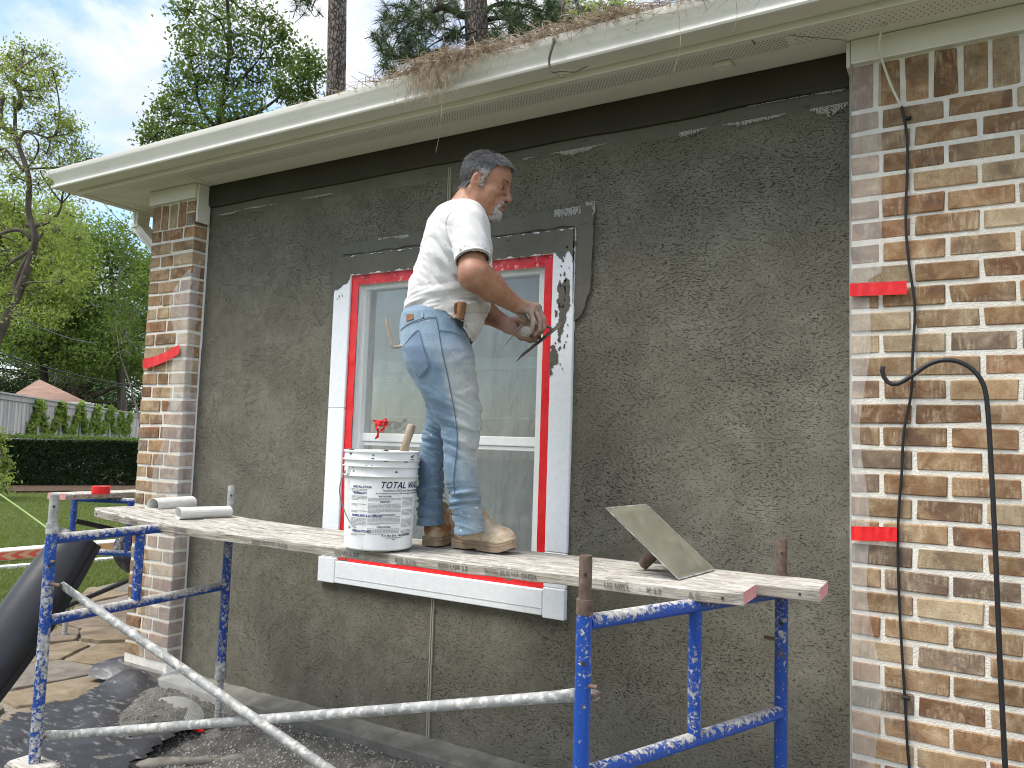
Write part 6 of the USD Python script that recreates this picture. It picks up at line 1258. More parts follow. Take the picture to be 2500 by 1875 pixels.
# --- boots
def boot(label, heel, toe, z0, tint):
    """Ankle boot from heel to toe (local points on the planks)."""
    heel, toe = np.array(heel), np.array(toe); Lf = np.linalg.norm(toe - heel); f = (toe - heel) / Lf; sd = np.array([-f[1], f[0], 0]); up = np.array([0, 0, 1.0])
    P = lambda a, b, c: heel + f * a * Lf + sd * b + up * (c + z0); B_ = Field()
    B_.limb(P(0.14, 0, 0.060), P(0.40, 0.004, 0.072), 0.036, 0.042, 0.02); B_.limb(P(0.40, 0.004, 0.072), P(0.72, 0.004, 0.052), 0.040, 0.040, 0.02); B_.limb(P(0.72, 0.004, 0.052), P(0.85, 0.0, 0.050), 0.042, 0.040, 0.02)
    B_.limb(P(0.13, 0, 0.045), P(0.86, 0, 0.043), 0.034, 0.036, 0.02); B_.limb(P(0.20, 0, 0.07), P(0.25, 0, 0.145), 0.043, 0.045, 0.03); B_.ell(P(0.88, 0, 0.052), (0.035, 0.035, 0.026), 0.01)
    B_.limb(P(0.36, 0, 0.128), P(0.62, 0, 0.088), 0.022, 0.020, 0.018)
    fld = lambda p: np.maximum(np.maximum(B_(p) + 0.0035 * (meshkit.fbm(p * 45, 3, 2) - 0.5) - 0.0014 * np.sin(140 * ((p - heel) @ f)) * np.exp(-((((p - heel) @ f) / Lf - 0.58) / 0.08) ** 2), z0 + 0.024 - p[:, 2]), p[:, 2] - z0 - 0.150)
    lo = np.minimum(heel, toe) - 0.09; hi = np.maximum(heel, toe) + 0.09; lo[2], hi[2] = z0 + 0.01, z0 + 0.19
    up_m = polygonise(fld, lo, hi, 0.0042); v = np.array(up_m.vertices); n = meshkit.fbm(v * 30, 5, 6); a = (v - heel) @ f / Lf
    c1, c2 = np.array([0.64, 0.54, 0.40]), np.array([0.30, 0.155, 0.07]); w = np.clip(tint - 0.15 + 2.6 * (n - 0.45) - 0.5 * (a < 0.35), 0, 1)[:, None]
    col = c2 * (1 - w) + c1 * w
    bt = thing("boot", parent=man, label=label)
    obj("upper", up_m, M["suede"], bt, smooth=True, color=col)
    # sole: outline of the last, two layers, cleats below the heel
    t = np.linspace(0, 2 * math.pi, 60); wd = lambda a: np.interp(a, [0, 0.10, 0.3, 0.5, 0.72, 0.9, 1.0], [0.030, 0.040, 0.038, 0.040, 0.049, 0.042, 0.016])
    aa = np.r_[np.linspace(-0.02, 1.03, 30), np.linspace(1.03, -0.02, 30)]; bb = np.r_[wd(np.linspace(0, 1, 30)), -wd(np.linspace(1, 0, 30))]
    rise = lambda a: 0.018 * np.clip((a - 0.80) / 0.22, 0, 1) ** 2
    rings = []
    for zz_, gr in ((0.000, -0.002), (0.008, 0.002), (0.017, 0.003), (0.0185, 0.0005), (0.0205, 0.0005), (0.022, 0.003), (0.031, 0.002), (0.033, -0.004)):
        rings.append([P(x, y + math.copysign(gr, y), zz_ + rise(x) * 1.0 + (0.006 if 0.33 < x < 0.46 and zz_ == 0 else 0)) for x, y in zip(aa, bb)])
    rings = np.array(rings); rings = np.concatenate([rings, rings[:, :1]], 1); sl = sheet(rings)
    bottom = trimesh.Trimesh(np.vstack([rings[0, :-1], rings[0, :-1].mean(0)]), [[i, (i + 1) % 60, 60] for i in range(60)], process=False); topm = trimesh.Trimesh(np.vstack([rings[-1, :-1], rings[-1, :-1].mean(0)]), [[i, (i + 1) % 60, 60] for i in range(60)], process=False)
    obj("sole", cat(sl, bottom, topm), M["sole"], bt, smooth=30)
    for k, x in enumerate((0.44, 0.50, 0.56, 0.62)):
        y0, z_ = 0.020 - 0.001 * k, 0.118 - 0.018 * k + 0.016
        obj("lace", tube(spline([P(x, -0.030, z_ - 0.020), P(x + 0.01, -0.014, z_ + 0.001), P(x + 0.02, 0.012, z_ + 0.001), P(x + 0.02, 0.030, z_ - 0.018)], 14), 0.0026, 6), M["lace"], bt, smooth=True)
    obj("tongue", tube(spline([P(0.36, 0, 0.150), P(0.42, 0, 0.140), P(0.50, 0, 0.118)], 10), [0.018] * 10, 8), M["lace"], bt, smooth=True)
    return bt
M["suede"] = mat("boot_suede", {"a": ("attribute", {"attribute": "tint"}), "t": ("texture_coordinate", {}), "n": ("noise_texture", {"scale": 70.0, "detail": 5.0}), "b": ("bump", {"strength": 0.4, "distance": 0.003}), "p": ("principled_bsdf", {"roughness": 0.9, "specular_ior_level": 0.15})},
    [("a.color", "p.base_color"), ("t.object", "n.vector"), ("n.fac", "b.height"), ("b.normal", "p.normal")])
M["sole"] = noisy("boot_sole", [(0.3, (0.24, 0.17, 0.105)), (0.7, (0.42, 0.33, 0.23))], scale=26, bscale=70, bump=0.5, rough=0.9)
M["lace"] = plain("boot_lace", (0.52, 0.36, 0.16), 0.9)
on_plank = lambda u, v: (lambda X: np.array([(X - MO) @ MR, (X - MO) @ MV, 0.0]))(onZ(u, v, ZP + 0.001))
hN, tN = on_plank(*Y5(1395, 1490)) + np.array([0.0, 0.045, 0]), on_plank(*Y5(1900, 1560)) + np.array([0.035, 0.040, 0])
boot("near tan work boot, its toe pointing along the plank", hN, tN, 0.0, 0.95)
hF = on_plank(*Y5(1070, 1480)) + np.array([0.010, 0.035, 0]); tF = hF + np.array([0.125, 0.235, 0])
boot("far tan work boot pointing towards the wall", hF, tF, 0.0, 0.75)

# ------------------------------------------------------------------ what he holds and carries
tw = lambda P: np.asarray(P) @ np.stack([MR, MV, [0, 0, 1.0]]) + MO       # his coordinates to the world
t = thing("plastering_trowel", "plastering trowel with a grey-caked handle gripped in the worker's hands", "trowel", tuple(MO), math.atan2(MR[1], MR[0]))
hA, hB = ml(1279, 811, -0.125), ml(1318, 799, 0.030); ax = hB - hA
M["caked"] = noisy("caked_wood", [(0.3, (0.24, 0.22, 0.18)), (0.7, (0.42, 0.40, 0.35))], scale=40, bscale=90, bump=0.6, rough=0.95)
obj("handle", tube([hA - ax * 0.04, hA - ax * 0.01, hA + ax * 0.08, hA + ax * 0.22, hA + ax * 0.5, hA + ax * 0.85, hB], [0.008, 0.019, 0.0225, 0.0185, 0.0165, 0.0165, 0.013], 18), M["caked"], t, smooth=True)
bl = [ml(1259, 884, -0.070), ml(1366, 799, -0.070), ml(1384, 774, 0.060), ml(1275, 864, 0.060)]
nb = np.cross(bl[1] - bl[0], bl[3] - bl[0]); nb /= np.linalg.norm(nb); M["blade"] = noisy("dusty_blade", [(0.3, (0.055, 0.050, 0.042)), (0.7, (0.15, 0.135, 0.115))], scale=18, bscale=60, bump=0.4, rough=0.6)
obj("blade", hull([c + nb * s for c in bl for s in (-0.001, 0.001)] + [(bl[0] + bl[1] + bl[2] + bl[3]) / 4 + nb * 0.004]), M["blade"], t)
mid = (bl[0] + bl[1] + bl[2] + bl[3]) / 4
obj("mount", tube(spline([mid + (bl[1] - bl[0]) * 0.25 + nb * 0.002, mid + (bl[1] - bl[0]) * 0.22 + (hB - mid) * 0.4, hB + ax * 0.10, hB], 16), 0.0055, 8), M["blade"], t, smooth=True)
t = thing("margin_trowel", "thin narrow blade sticking out below the worker's left hand", "trowel", tuple(MO), math.atan2(MR[1], MR[0]))
a, b = ml(1262, 808, -0.03), ml(1222, 856, -0.05); w_ = np.array([0.004, 0.010, 0.003])
obj("blade", hull([a + w_, a - w_, (a * 0.4 + b * 0.6) + w_ * 0.7, (a * 0.4 + b * 0.6) - w_ * 0.7, b, a + np.array([0, 0, 0.002]), b + np.array([0, 0, 0.001])]), M["galv"], t)
obj("shank", tube([a, a + (a - b) * 0.35], 0.004, 8), M["galv"], t)
t = thing("bent_tool", "bent metal tool hooked in the worker's back pocket", "tool", tuple(MO), math.atan2(MR[1], MR[0]))
Z5 = lambda u, v, d: ml(750 + u * 0.33906, 350 + v * 0.33906, d)
obj("bent_rod", tube(spline([Z5(568, 1255, -0.10), Z5(578, 1310, -0.10), Z5(592, 1370, -0.10), Z5(606, 1430, -0.10), Z5(618, 1465, -0.10), Z5(650, 1466, -0.10), Z5(690, 1456, -0.105), Z5(720, 1452, -0.11)], 40), np.interp(np.linspace(0, 1, 40), [0, 0.12, 0.3, 1], [0.0018, 0.0065, 0.0058, 0.0058]), 10), M["old_wood"], t, smooth=True)
t = thing("tool_holster", "brown leather tool holster on the worker's right hip", "holster", tuple(MO), math.atan2(MR[1], MR[0]))
sf = lambda u, v, lift=0.012: (lambda c: c)(on_cloth([(u, v)], -0.1, lift, lambda p: np.minimum(jeans_d(p), shirt_d(p)))[0])
c0, c1 = sf(750 + 1118 * .33906, 350 + 1130 * .33906 + 4, 0.024), sf(750 + 1100 * .33906, 350 + 1262 * .33906, 0.020)
for_ = c1 - c0
obj("sheath", tube([c0, c0 + for_ * 0.04, c0 + for_ * 0.5, c1], [0.0150, 0.0165, 0.0165, 0.0150], 16, caps=False), M["leather"], t, smooth=True)
obj("sheath_floor", tube([c1, c1 + for_ * 0.01], [0.015, 0.008], 16), M["leather"], t)
k0, k1, k2 = sf(750 + 1075 * .33906, 350 + 1135 * .33906 + 4, 0.020), sf(750 + 1070 * .33906, 350 + 1225 * .33906, 0.014), sf(750 + 1018 * .33906, 350 + 1250 * .33906, 0.010)
st = spline([k0, (k0 + k1) / 2, k1, (k1 + k2) / 2 + np.array([0, -0.004, -0.004]), k2], 24); obj("flap", sheet(np.stack([st + np.array([0.007, 0.0, 0.004]) * s for s in (-1, 0, 1)], 1)), M["leather"], t, smooth=True)
obj("knife", hull([sf(750 + x * .33906, 350 + y * .33906, l) for x, y in ((1060, 1255), (1130, 1265), (1125, 1320), (1100, 1330)) for l in (0.006, 0.014)]), M["black"], t)
obj("knife_edge", tube([sf(750 + 1062 * .33906, 350 + 1250 * .33906, 0.018), sf(750 + 1132 * .33906, 350 + 1282 * .33906, 0.018)], 0.003, 8), M["galv"], t)
# ------------------------------------------------------------------ vegetation
def leaf_mat(name, cols, trans=0.35, rough=0.5):
    return mat(name, {"g": ("geometry", {}), "r": ("rgb_ramp", {"ramp": [(i / (len(cols) - 1), c) for i, c in enumerate(cols)]}), "p": ("principled_bsdf", {"roughness": rough, "specular_ior_level": 0.35}),
        "br": ("mix_color", {"blend_type": "multiply", "fac": 1.0, "b": (1.25, 1.35, 0.6), "use_clamp": False}), "t": ("translucent_bsdf", {}), "m": ("mix_closure", {"fac": trans})},
        [("g.random_per_island", "r.fac"), ("r.color", "p.base_color"), ("r.color", "br.a"), ("br.result", "t.color"), ("p.BSDF", "m.closure1"), ("t.BSDF", "m.closure2")], surface="m.closure")
M["leaf_mid"] = leaf_mat("leaf_mid_green", [(0.095, 0.145, 0.034), (0.165, 0.225, 0.055), (0.250, 0.300, 0.095)], 0.42)
M["leaf_light"] = leaf_mat("leaf_light_green", [(0.22, 0.27, 0.080), (0.36, 0.41, 0.14), (0.50, 0.53, 0.26)], 0.48)
M["leaf_spring"] = leaf_mat("leaf_spring_green", [(0.135, 0.195, 0.050), (0.225, 0.285, 0.085), (0.330, 0.375, 0.150)], 0.48)
M["leaf_dark"] = leaf_mat("leaf_dark_green", [(0.030, 0.060, 0.016), (0.060, 0.105, 0.026), (0.105, 0.155, 0.045)])
M["leaf_hedge"] = leaf_mat("leaf_hedge", [(0.022, 0.046, 0.014), (0.048, 0.085, 0.026), (0.095, 0.140, 0.045)], 0.2)
M["leaf_vine"] = leaf_mat("leaf_vine", [(0.20, 0.28, 0.07), (0.44, 0.50, 0.18), (0.66, 0.67, 0.40)], 0.4)
M["needle"] = leaf_mat("pine_needle_green", [(0.045, 0.075, 0.030), (0.085, 0.12, 0.055), (0.14, 0.17, 0.085)], 0.15)
M["bark"] = noisy("bark_brown", [(0.3, (0.060, 0.048, 0.038)), (0.7, (0.17, 0.145, 0.12))], scale=5, stretch=(1, 1, 0.35), bscale=12, bump=0.9, dist=0.05, rough=0.95, spec=0.1)
M["bark_dark"] = noisy("bark_dark", [(0.3, (0.025, 0.020, 0.016)), (0.7, (0.075, 0.062, 0.050))], scale=4, stretch=(1, 1, 0.35), bscale=12, bump=0.8, dist=0.05, rough=0.95, spec=0.1)
M["bark_pale"] = noisy("bark_pale_grey", [(0.3, (0.10, 0.085, 0.07)), (0.7, (0.27, 0.24, 0.20))], scale=4, stretch=(1, 1, 0.5), bscale=12, bump=0.7, dist=0.04, rough=0.95, spec=0.1)
M["bark_pine"] = mat("bark_pine", {"g": ("geometry", {}), "mp": ("mapping", {"scale": (1, 1, 0.42)}), "n0": ("noise_texture", {"scale": 5.0, "detail": 3.0}), "w": ("vector_math", {"math_type": "scale", "scale": 0.12}), "a": ("vector_math", {"math_type": "add"}),
    "v": ("voronoi_texture", {"feature": "distance_to_edge", "scale": 15.0}), "r": ("rgb_ramp", {"ramp": [(0.0, (0.085, 0.068, 0.058)), (0.06, (0.15, 0.125, 0.11)), (0.25, (0.22, 0.19, 0.172))]}), "n": ("noise_texture", {"scale": 20.0, "detail": 6.0}),
    "mr": ("map_range", {"to_min": 0.6, "to_max": 1.35}), "mm": ("mix_color", {"blend_type": "multiply", "fac": 1.0, "use_clamp": False}), "rv": ("rgb_ramp", {"ramp": [(0.0, G(0)), (0.12, G(1))]}), "b": ("bump", {"strength": 1.0, "distance": 0.05}), "p": ("principled_bsdf", {"roughness": 0.95, "specular_ior_level": 0.1})},
    [("g.position", "n0.vector"), ("n0.color", "w.vector1"), ("w.vector", "a.vector1"), ("g.position", "mp.vector"), ("mp.vector", "a.vector2"), ("a.vector", "v.vector"), ("v.distance", "r.fac"), ("g.position", "n.vector"), ("n.fac", "mr.value"), ("r.color", "mm.a"), ("mr.result", "mm.b"), ("mm.result", "p.base_color"),
     ("v.distance", "rv.fac"), ("rv.color", "b.height"), ("b.normal", "p.normal")])
def leaves(C, size, seed, droop=0.25, aspect=0.45):
    """One folded four-sided leaf at each centre."""
    r = np.random.default_rng(seed); n = len(C); d = r.normal(0, 1, (n, 3)); d[:, 2] -= droop; d /= np.linalg.norm(d, axis=1, keepdims=True)
    a = np.cross(d, r.normal(0, 1, (n, 3))); a /= np.linalg.norm(a, axis=1, keepdims=True) + 1e-9; nn = np.cross(d, a); s = (size * r.uniform(0.6, 1.3, n))[:, None]
    V = np.stack([C - d * s * 0.5, C + a * s * aspect * 0.5 + nn * s * 0.08, C + d * s * 0.5, C - a * s * aspect * 0.5 + nn * s * 0.08], 1).reshape(-1, 3)
    k = np.arange(n)[:, None] * 4; return V, np.concatenate([k + [0, 1, 2], k + [0, 2, 3]])
def tufts(clumps, per, spread, n_leaf, seed, hollow=0.35):
    """Leaf centres: small tufts scattered through ellipsoids (centre, radii), thinner inside."""
    r = np.random.default_rng(seed); out, tips = [], []
    for c, rad_ in clumps:
        k = max(3, int(per * np.prod(rad_) ** 0.5)) if per < 0 else per
        d = r.normal(0, 1, (k, 3)); d /= np.linalg.norm(d, axis=1, keepdims=True); p = c + d * rad_ * (r.uniform(hollow, 1, (k, 1)) ** 0.6)
        tips.append(p); out.append((p[:, None] + r.normal(0, spread, (k, n_leaf, 3))).reshape(-1, 3))
    return np.concatenate(out), tips
def limbs(paths, sides=7):
    return cat(*[tube(spline(p, max(6, 4 * len(p))), np.interp(np.linspace(0, 1, max(6, 4 * len(p))), np.linspace(0, 1, len(r)), r), sides) for p, r in paths])
def tree(name, label, trunk_paths, clumps, lm, bm, size, per, spread, n_leaf, seed, twig=0.012, group=None, catg="tree", sides=8, hollow=0.35, droop=0.25, twigs=True):
    base = np.array(trunk_paths[0][0][0]); t = thing(name, label, catg, tuple(base), group=group)
    paths = [(np.array(p) - base, r) for p, r in trunk_paths]; C, tips = tufts([(np.array(c) - base, np.array(r)) for c, r in clumps], per, spread, n_leaf, seed, hollow)
    obj("trunk", limbs(paths, sides), bm, t, smooth=True)
    if twigs:
        allp = np.concatenate([spline(p, 24) for p, _ in paths]); r = np.random.default_rng(seed + 5); tw = []
        for (c, _), tp in zip(clumps, tips):
            c = np.array(c) - base; a = allp[np.argmin(np.linalg.norm(allp - c, axis=1) + 0.4 * np.maximum(allp[:, 2] - c[2], 0))]
            tw.append((np.array([a, (a + c) / 2 + r.normal(0, 0.12, 3) * np.linalg.norm(c - a), c]), (twig * 2.4, twig * 1.7, twig)))
            for q in tp[:: max(1, len(tp) // 9)]: tw.append((np.array([c, (c + q) / 2 + r.normal(0, 0.06, 3), q]), (twig * 0.9, twig * 0.7, twig * 0.35)))
        obj("branches", limbs(tw, 4), bm, t, smooth=True, kind="stuff")
    obj("crown", leaves(C, size, seed + 1, droop), lm, t); return t
def clump_px(L, Z, seed, dz=0.8, flat=1.0):
    r = np.random.default_rng(seed); return [(dep(u, v, Z + r.normal(0, dz)), np.array([ru, ru * flat, rv]) * Z / FPX) for u, v, ru, rv in L]
def zz1(u, v): return (u * .40687, v * .40687)
# tall gnarled tree on the left
Z1 = 15.5; P1 = lambda u, v, dz=0: dep(*zz1(u, v), Z1 + dz)
trunk = [dep(u, v, Z1) for u, v in ((-60, 1040), (-20, 860), (10, 790), (40, 728), (62, 670), (81, 615), (84, 566), (71, 526), (72, 453), (57, 388), (38, 324), (37, 275), (34, 235))]
tp_ = [(trunk, [0.13, 0.12, 0.11, 0.10, 0.095, 0.088, 0.078, 0.066, 0.058, 0.052, 0.044, 0.036, 0.025]), ([P1(92, 660), P1(120, 560), P1(90, 480), P1(110, 420)], [0.06, 0.05, 0.035, 0.02]), ([P1(95, 790), P1(20, 760), P1(10, 640), P1(18, 560)], [0.06, 0.05, 0.035, 0.02]),
       ([P1(110, 850), P1(180, 790), P1(260, 820), P1(330, 810)], [0.04, 0.03, 0.02, 0.012]), ([P1(140, 1030), P1(80, 950), P1(30, 890)], [0.04, 0.028, 0.015]), ([P1(160, 1350), P1(270, 1340), P1(350, 1280), P1(370, 1220)], [0.05, 0.042, 0.03, 0.016]),
       ([P1(185, 1440), P1(110, 1380), P1(10, 1400), P1(-90, 1440)], [0.045, 0.04, 0.035, 0.03]), ([P1(190, 1500), P1(90, 1560), P1(-20, 1640)], [0.04, 0.035, 0.028]), ([dep(30, 720, Z1), P1(200, 1480), P1(320, 1330)], [0.05, 0.04, 0.02])]
r = np.random.default_rng(33)
cl = [zz1(a, b) + (24 + 10 * r.random(), 17 + 9 * r.random()) for a, b in ((140, 300), (245, 330), (60, 350), (310, 410), (210, 430), (110, 400), (40, 470), (170, 520), (290, 500), (240, 590), (120, 620), (30, 600), (330, 690), (400, 740), (440, 790), (350, 850), (250, 760), (430, 900), (520, 950), (480, 1000), (380, 1000), (280, 920), (180, 960), (70, 830), (10, 760), (330, 1080), (230, 1110), (60, 1060), (20, 940), (440, 1110), (540, 1050), (-40, 400), (-60, 560), (-50, 900))]
cl += [(u + 8 * r.random(), v, 26, 18) for u, v in ((5, 560), (40, 600), (120, 640), (140, 560), (20, 660), (100, 700), (60, 760), (130, 770), (10, 720), (150, 690), (-30, 620), (-20, 780))]
tree("tall_tree", "tall sparse tree with a gnarled leaning trunk at the left edge", tp_, clump_px(cl, Z1, 1, 0.7), M["leaf_light"], M["bark"], 0.072, 22, 0.10, 11, 11, twig=0.009)
# leafy tree behind the eave
Z2 = 21.0; P2 = lambda u, v, dz=0: dep(*zz1(u, v), Z2 + dz)
tp_ = [([dep(520, 1050, Z2), dep(525, 700, Z2), dep(530, 400, Z2), P2(1310, 700), P2(1350, 500), P2(1380, 260), P2(1370, 80), P2(1350, -150), P2(1330, -420)], [0.22, 0.20, 0.17, 0.12, 0.09, 0.07, 0.055, 0.04, 0.02]), ([P2(1320, 640), P2(1450, 480), P2(1560, 350)], [0.05, 0.035, 0.015]), ([P2(1300, 760), P2(1195, 620), P2(1180, 480)], [0.06, 0.04, 0.015]), ([P2(1310, 720), P2(1600, 640), P2(1740, 520), P2(1830, 430)], [0.06, 0.045, 0.03, 0.015]), ([P2(1290, 800), P2(1100, 740), P2(960, 780)], [0.05, 0.035, 0.015])]
cl = []
for a, b, ra, rb in ((1340, -330, 330, 200), (1200, -120, 230, 160), (1480, -130, 250, 170), (1130, 60, 110, 90), (1300, 40, 150, 110), (1480, 60, 160, 110), (1600, 120, 130, 90), (1130, 200, 95, 70), (1250, 180, 120, 90), (1400, 200, 140, 95), (1560, 230, 140, 90), (1690, 210, 70, 60), (1150, 330, 110, 75), (1290, 340, 130, 90), (1450, 350, 140, 90), (1620, 350, 130, 80), (1730, 370, 80, 60), (1850, 340, 100, 60), (1900, 430, 70, 60), (1800, 450, 90, 65), (1120, 450, 100, 65), (1230, 480, 130, 85), (1400, 500, 140, 90), (1560, 490, 130, 85), (1680, 520, 90, 60), (1060, 560, 110, 65), (1180, 600, 140, 80), (1340, 630, 140, 85), (1500, 620, 120, 80), (1000, 650, 100, 60), (1110, 700, 130, 75), (1260, 740, 130, 75), (1410, 720, 120, 70), (940, 760, 90, 55), (1060, 810, 120, 60), (900, 830, 60, 40), (1840, 560, 70, 45), (1750, 600, 60, 35), (1190, 830, 100, 50)):
    cl.append(zz1(a, b) + (ra * .40687 * 0.72, rb * .40687 * 0.72))
tree("leafy_tree", "dense green leafy tree rising behind the eave, left of the pine trunks", tp_, clump_px(cl, Z2, 2, 0.8), M["leaf_mid"], M["bark_dark"], 0.125, 30, 0.16, 12, 21, twig=0.012)
# background trees beyond the fence
def bg_tree(label, Z, trunk, L, lm, bm, size, per, spread, nl, seed, **kw):
    return tree("background_tree", label, [(trunk, np.linspace(0.30, 0.10, len(trunk)))], clump_px(L, Z, seed, 1.2), lm, bm, size, per, spread, nl, seed, group=None, twig=0.02, **kw)
r = np.random.default_rng(77)
def scatter(u0, u1, v0, v1, n, ru, rv, top=None):
    out = []
    while len(out) < n:
        u, v = r.uniform(u0, u1), r.uniform(v0, v1)
        if top is None or v > top(u) + rv * 0.6: out.append((u, v, ru * r.uniform(0.7, 1.2), rv * r.uniform(0.7, 1.2)))
    return out
top_l = lambda u: np.interp(u, [-80, 0, 60, 160, 220, 280], [400, 430, 470, 500, 530, 640]); top_m = lambda u: np.interp(u, [100, 200, 250, 290, 330, 380], [600, 520, 520, 545, 590, 640])
bg_tree("pale yellow-green tree filling the left edge beyond the fence", 34.0, [dep(-40, 1035, 34), dep(-30, 800, 34), dep(-10, 600, 34)], scatter(-110, 190, 420, 760, 54, 36, 26, top_l), M["leaf_light"], M["bark"], 0.185, 40, 0.36, 11, 101)
bg_tree("mid green spreading tree beyond the fence near the brick pier", 50.0, [dep(300, 1040, 50), dep(290, 850, 50), dep(270, 650, 50)], scatter(120, 400, 520, 900, 62, 38, 28, top_m), M["leaf_spring"], M["bark"], 0.26, 40, 0.50, 11, 102)
bg_tree("rounded green tree in the middle of the trees beyond the fence", 48.0, [dep(110, 1040, 48), dep(105, 850, 48), dep(100, 700, 48)], scatter(-40, 240, 620, 880, 46, 40, 26), M["leaf_spring"], M["bark_dark"], 0.25, 40, 0.48, 11, 103)
# the dark oak whose trunk and level limbs show above the fence
Zo = 60.0; K6 = lambda u, v, dz=0: dep(0 + u * 400 / 1659, 900 + v * 400 / 1659, Zo + dz)
tp_ = [([K6(770, 700), K6(765, 330), K6(780, 200), K6(760, 60), K6(720, -80)], [0.62, 0.52, 0.50, 0.45, 0.35]), ([K6(790, 280), K6(900, 130), K6(1050, -20)], [0.4, 0.3, 0.2]), ([K6(800, 260), K6(960, 270), K6(1150, 190), K6(1350, 180)], [0.28, 0.22, 0.16, 0.1]), ([K6(800, 320), K6(1000, 330), K6(1250, 360)], [0.2, 0.16, 0.1]), ([K6(740, 240), K6(600, 130), K6(460, 40)], [0.35, 0.26, 0.15])]
cl = scatter(-60, 420, 820, 960, 40, 48, 26) + [(u, v, 50, 22) for u, v in ((20, 935), (60, 950), (260, 980), (310, 985), (360, 975), (230, 960))]
tree("dark_oak", "dark shady oak with a thick trunk and level limbs behind the pink roof", tp_, clump_px(cl, Zo + 2, 5, 1.5), M["leaf_dark"], M["bark_dark"], 0.28, 30, 0.32, 8, 104, twig=0.03)
bgm = scatter(-150, 460, 640, 1010, 80, 70, 34)
C, _ = tufts(clump_px(bgm, 78, 9, 3), 40, 0.5, 8, 105); obj("far_woods", leaves(C, 0.42, 106), M["leaf_dark"], None, kind="stuff", label="distant mass of dark woods seen between the trees beyond the fence", cat="woods")
# thin sapling by the pier
Zs = 17.0; S6 = lambda u, v, dz=0: dep(u * 400 / 1659, 900 + v * 400 / 1659, Zs + dz)
tree("sapling", "thin slanting sapling with sparse leaves just left of the brick pier", [([S6(1415, 640), S6(1405, 480), S6(1350, 280), S6(1300, 110), S6(1240, -60), S6(1200, -260)], [0.024, 0.022, 0.019, 0.015, 0.011, 0.007]), ([S6(1340, -120), S6(1250, -180), S6(1120, -90), S6(1060, 20)], [0.012, 0.010, 0.008, 0.005]), ([S6(1390, -170), S6(1330, -260), S6(1180, -230)], [0.010, 0.008, 0.005])],
     clump_px([(300, 700, 20, 16), (320, 760, 22, 16), (285, 800, 20, 14), (325, 850, 18, 14), (310, 620, 18, 14), (275, 740, 18, 12)], Zs, 4, 0.4), M["leaf_mid"], M["bark_pale"], 0.09, 22, 0.14, 9, 107, twig=0.004)
tree("shrub", "pale green leafy shrub at the left edge by the hedge", [([onZ(-12, 1215, 0), dep(-14, 1150, 16)], [0.03, 0.02])], clump_px([(-14, 1110, 26, 22), (-4, 1150, 26, 22), (4, 1180, 20, 16), (-10, 1070, 18, 16), (8, 1130, 14, 14)], 16.0, 6, 0.2), M["leaf_light"], M["bark"], 0.085, 34, 0.08, 8, 108, catg="shrub")

# hedge: a clipped row, dense on top
hA, hB = onZ(-110, 1189, 0), onZ(372, 1189, 0); hd_ = (hB - hA) / np.linalg.norm(hB - hA); hn = np.array([-hd_[1], hd_[0], 0]); Lh = np.linalg.norm(hB - hA); HH = 1.20
hg = thing("hedge", "dark clipped hedge along the back of the lawn in front of the ivied fence", "hedge", tuple(hA)); r = np.random.default_rng(9)
n = 46000; a, b, c = r.uniform(0, Lh, n), r.uniform(0, 0.9, n), HH * (1 - np.abs(r.normal(0, 0.42, n))); face = r.random(n) < 0.6; b[face] = np.abs(r.normal(0, 0.06, face.sum())); c = np.where(face, HH * r.uniform(0.03, 1, n) ** 0.9, c)
gap = meshkit.fbm(np.stack([a * 1.4, c * 2.2, a * 0], -1), 3, 4); keep = (c > 0.02) & ((gap > 0.36) | (r.random(n) < 0.55) | (c > HH * 0.72)); a, b, c = a[keep], b[keep], c[keep] + 0.07 * (meshkit.noise(np.stack([a[keep] * 1.2, a[keep] * 0, a[keep] * 0], -1), 3) - 0.5)
obj("foliage", leaves(hd_ * a[:, None] + hn * b[:, None] + np.array([0, 0, 1.0]) * c[:, None], 0.075, 5, 0.0, 0.6), M["leaf_hedge"], hg)
nt = 2600; at_ = r.uniform(0, Lh, nt); obj("new_growth", leaves(hd_ * at_[:, None] + hn * r.uniform(0, 0.8, (nt, 1)) + np.array([0, 0, 1.0]) * (HH + 0.03 + np.abs(r.normal(0, 0.05, (nt, 1)))), 0.075, 6, -0.4), M["leaf_mid"], hg)
obj("stems", limbs([([hd_ * x + hn * 0.35, hd_ * (x + r.normal(0, 0.12)) + hn * 0.3 + np.array([0, 0, 0.5]), hd_ * (x + r.normal(0, 0.2)) + hn * 0.3 + np.array([0, 0, 1.0])], [0.025, 0.02, 0.01]) for x in np.arange(0.2, Lh, 0.33)], 5), M["bark_dark"], hg, smooth=True)
iron = thing("iron_fence", "thin dark iron fence standing in the hedge", "fence", tuple(hA + hn * 0.12))
for x in np.arange(0.0, Lh, 0.62): obj("picket", bx(-0.011, 0.011, -0.011, 0.011, 0, 1.02).apply_translation(hd_ * x) , M["black"], iron)
obj("rail", tube([hd_ * 0 + np.array([0, 0, 0.88]), hd_ * Lh + np.array([0, 0, 0.88])], 0.014, 6), M["black"], iron)

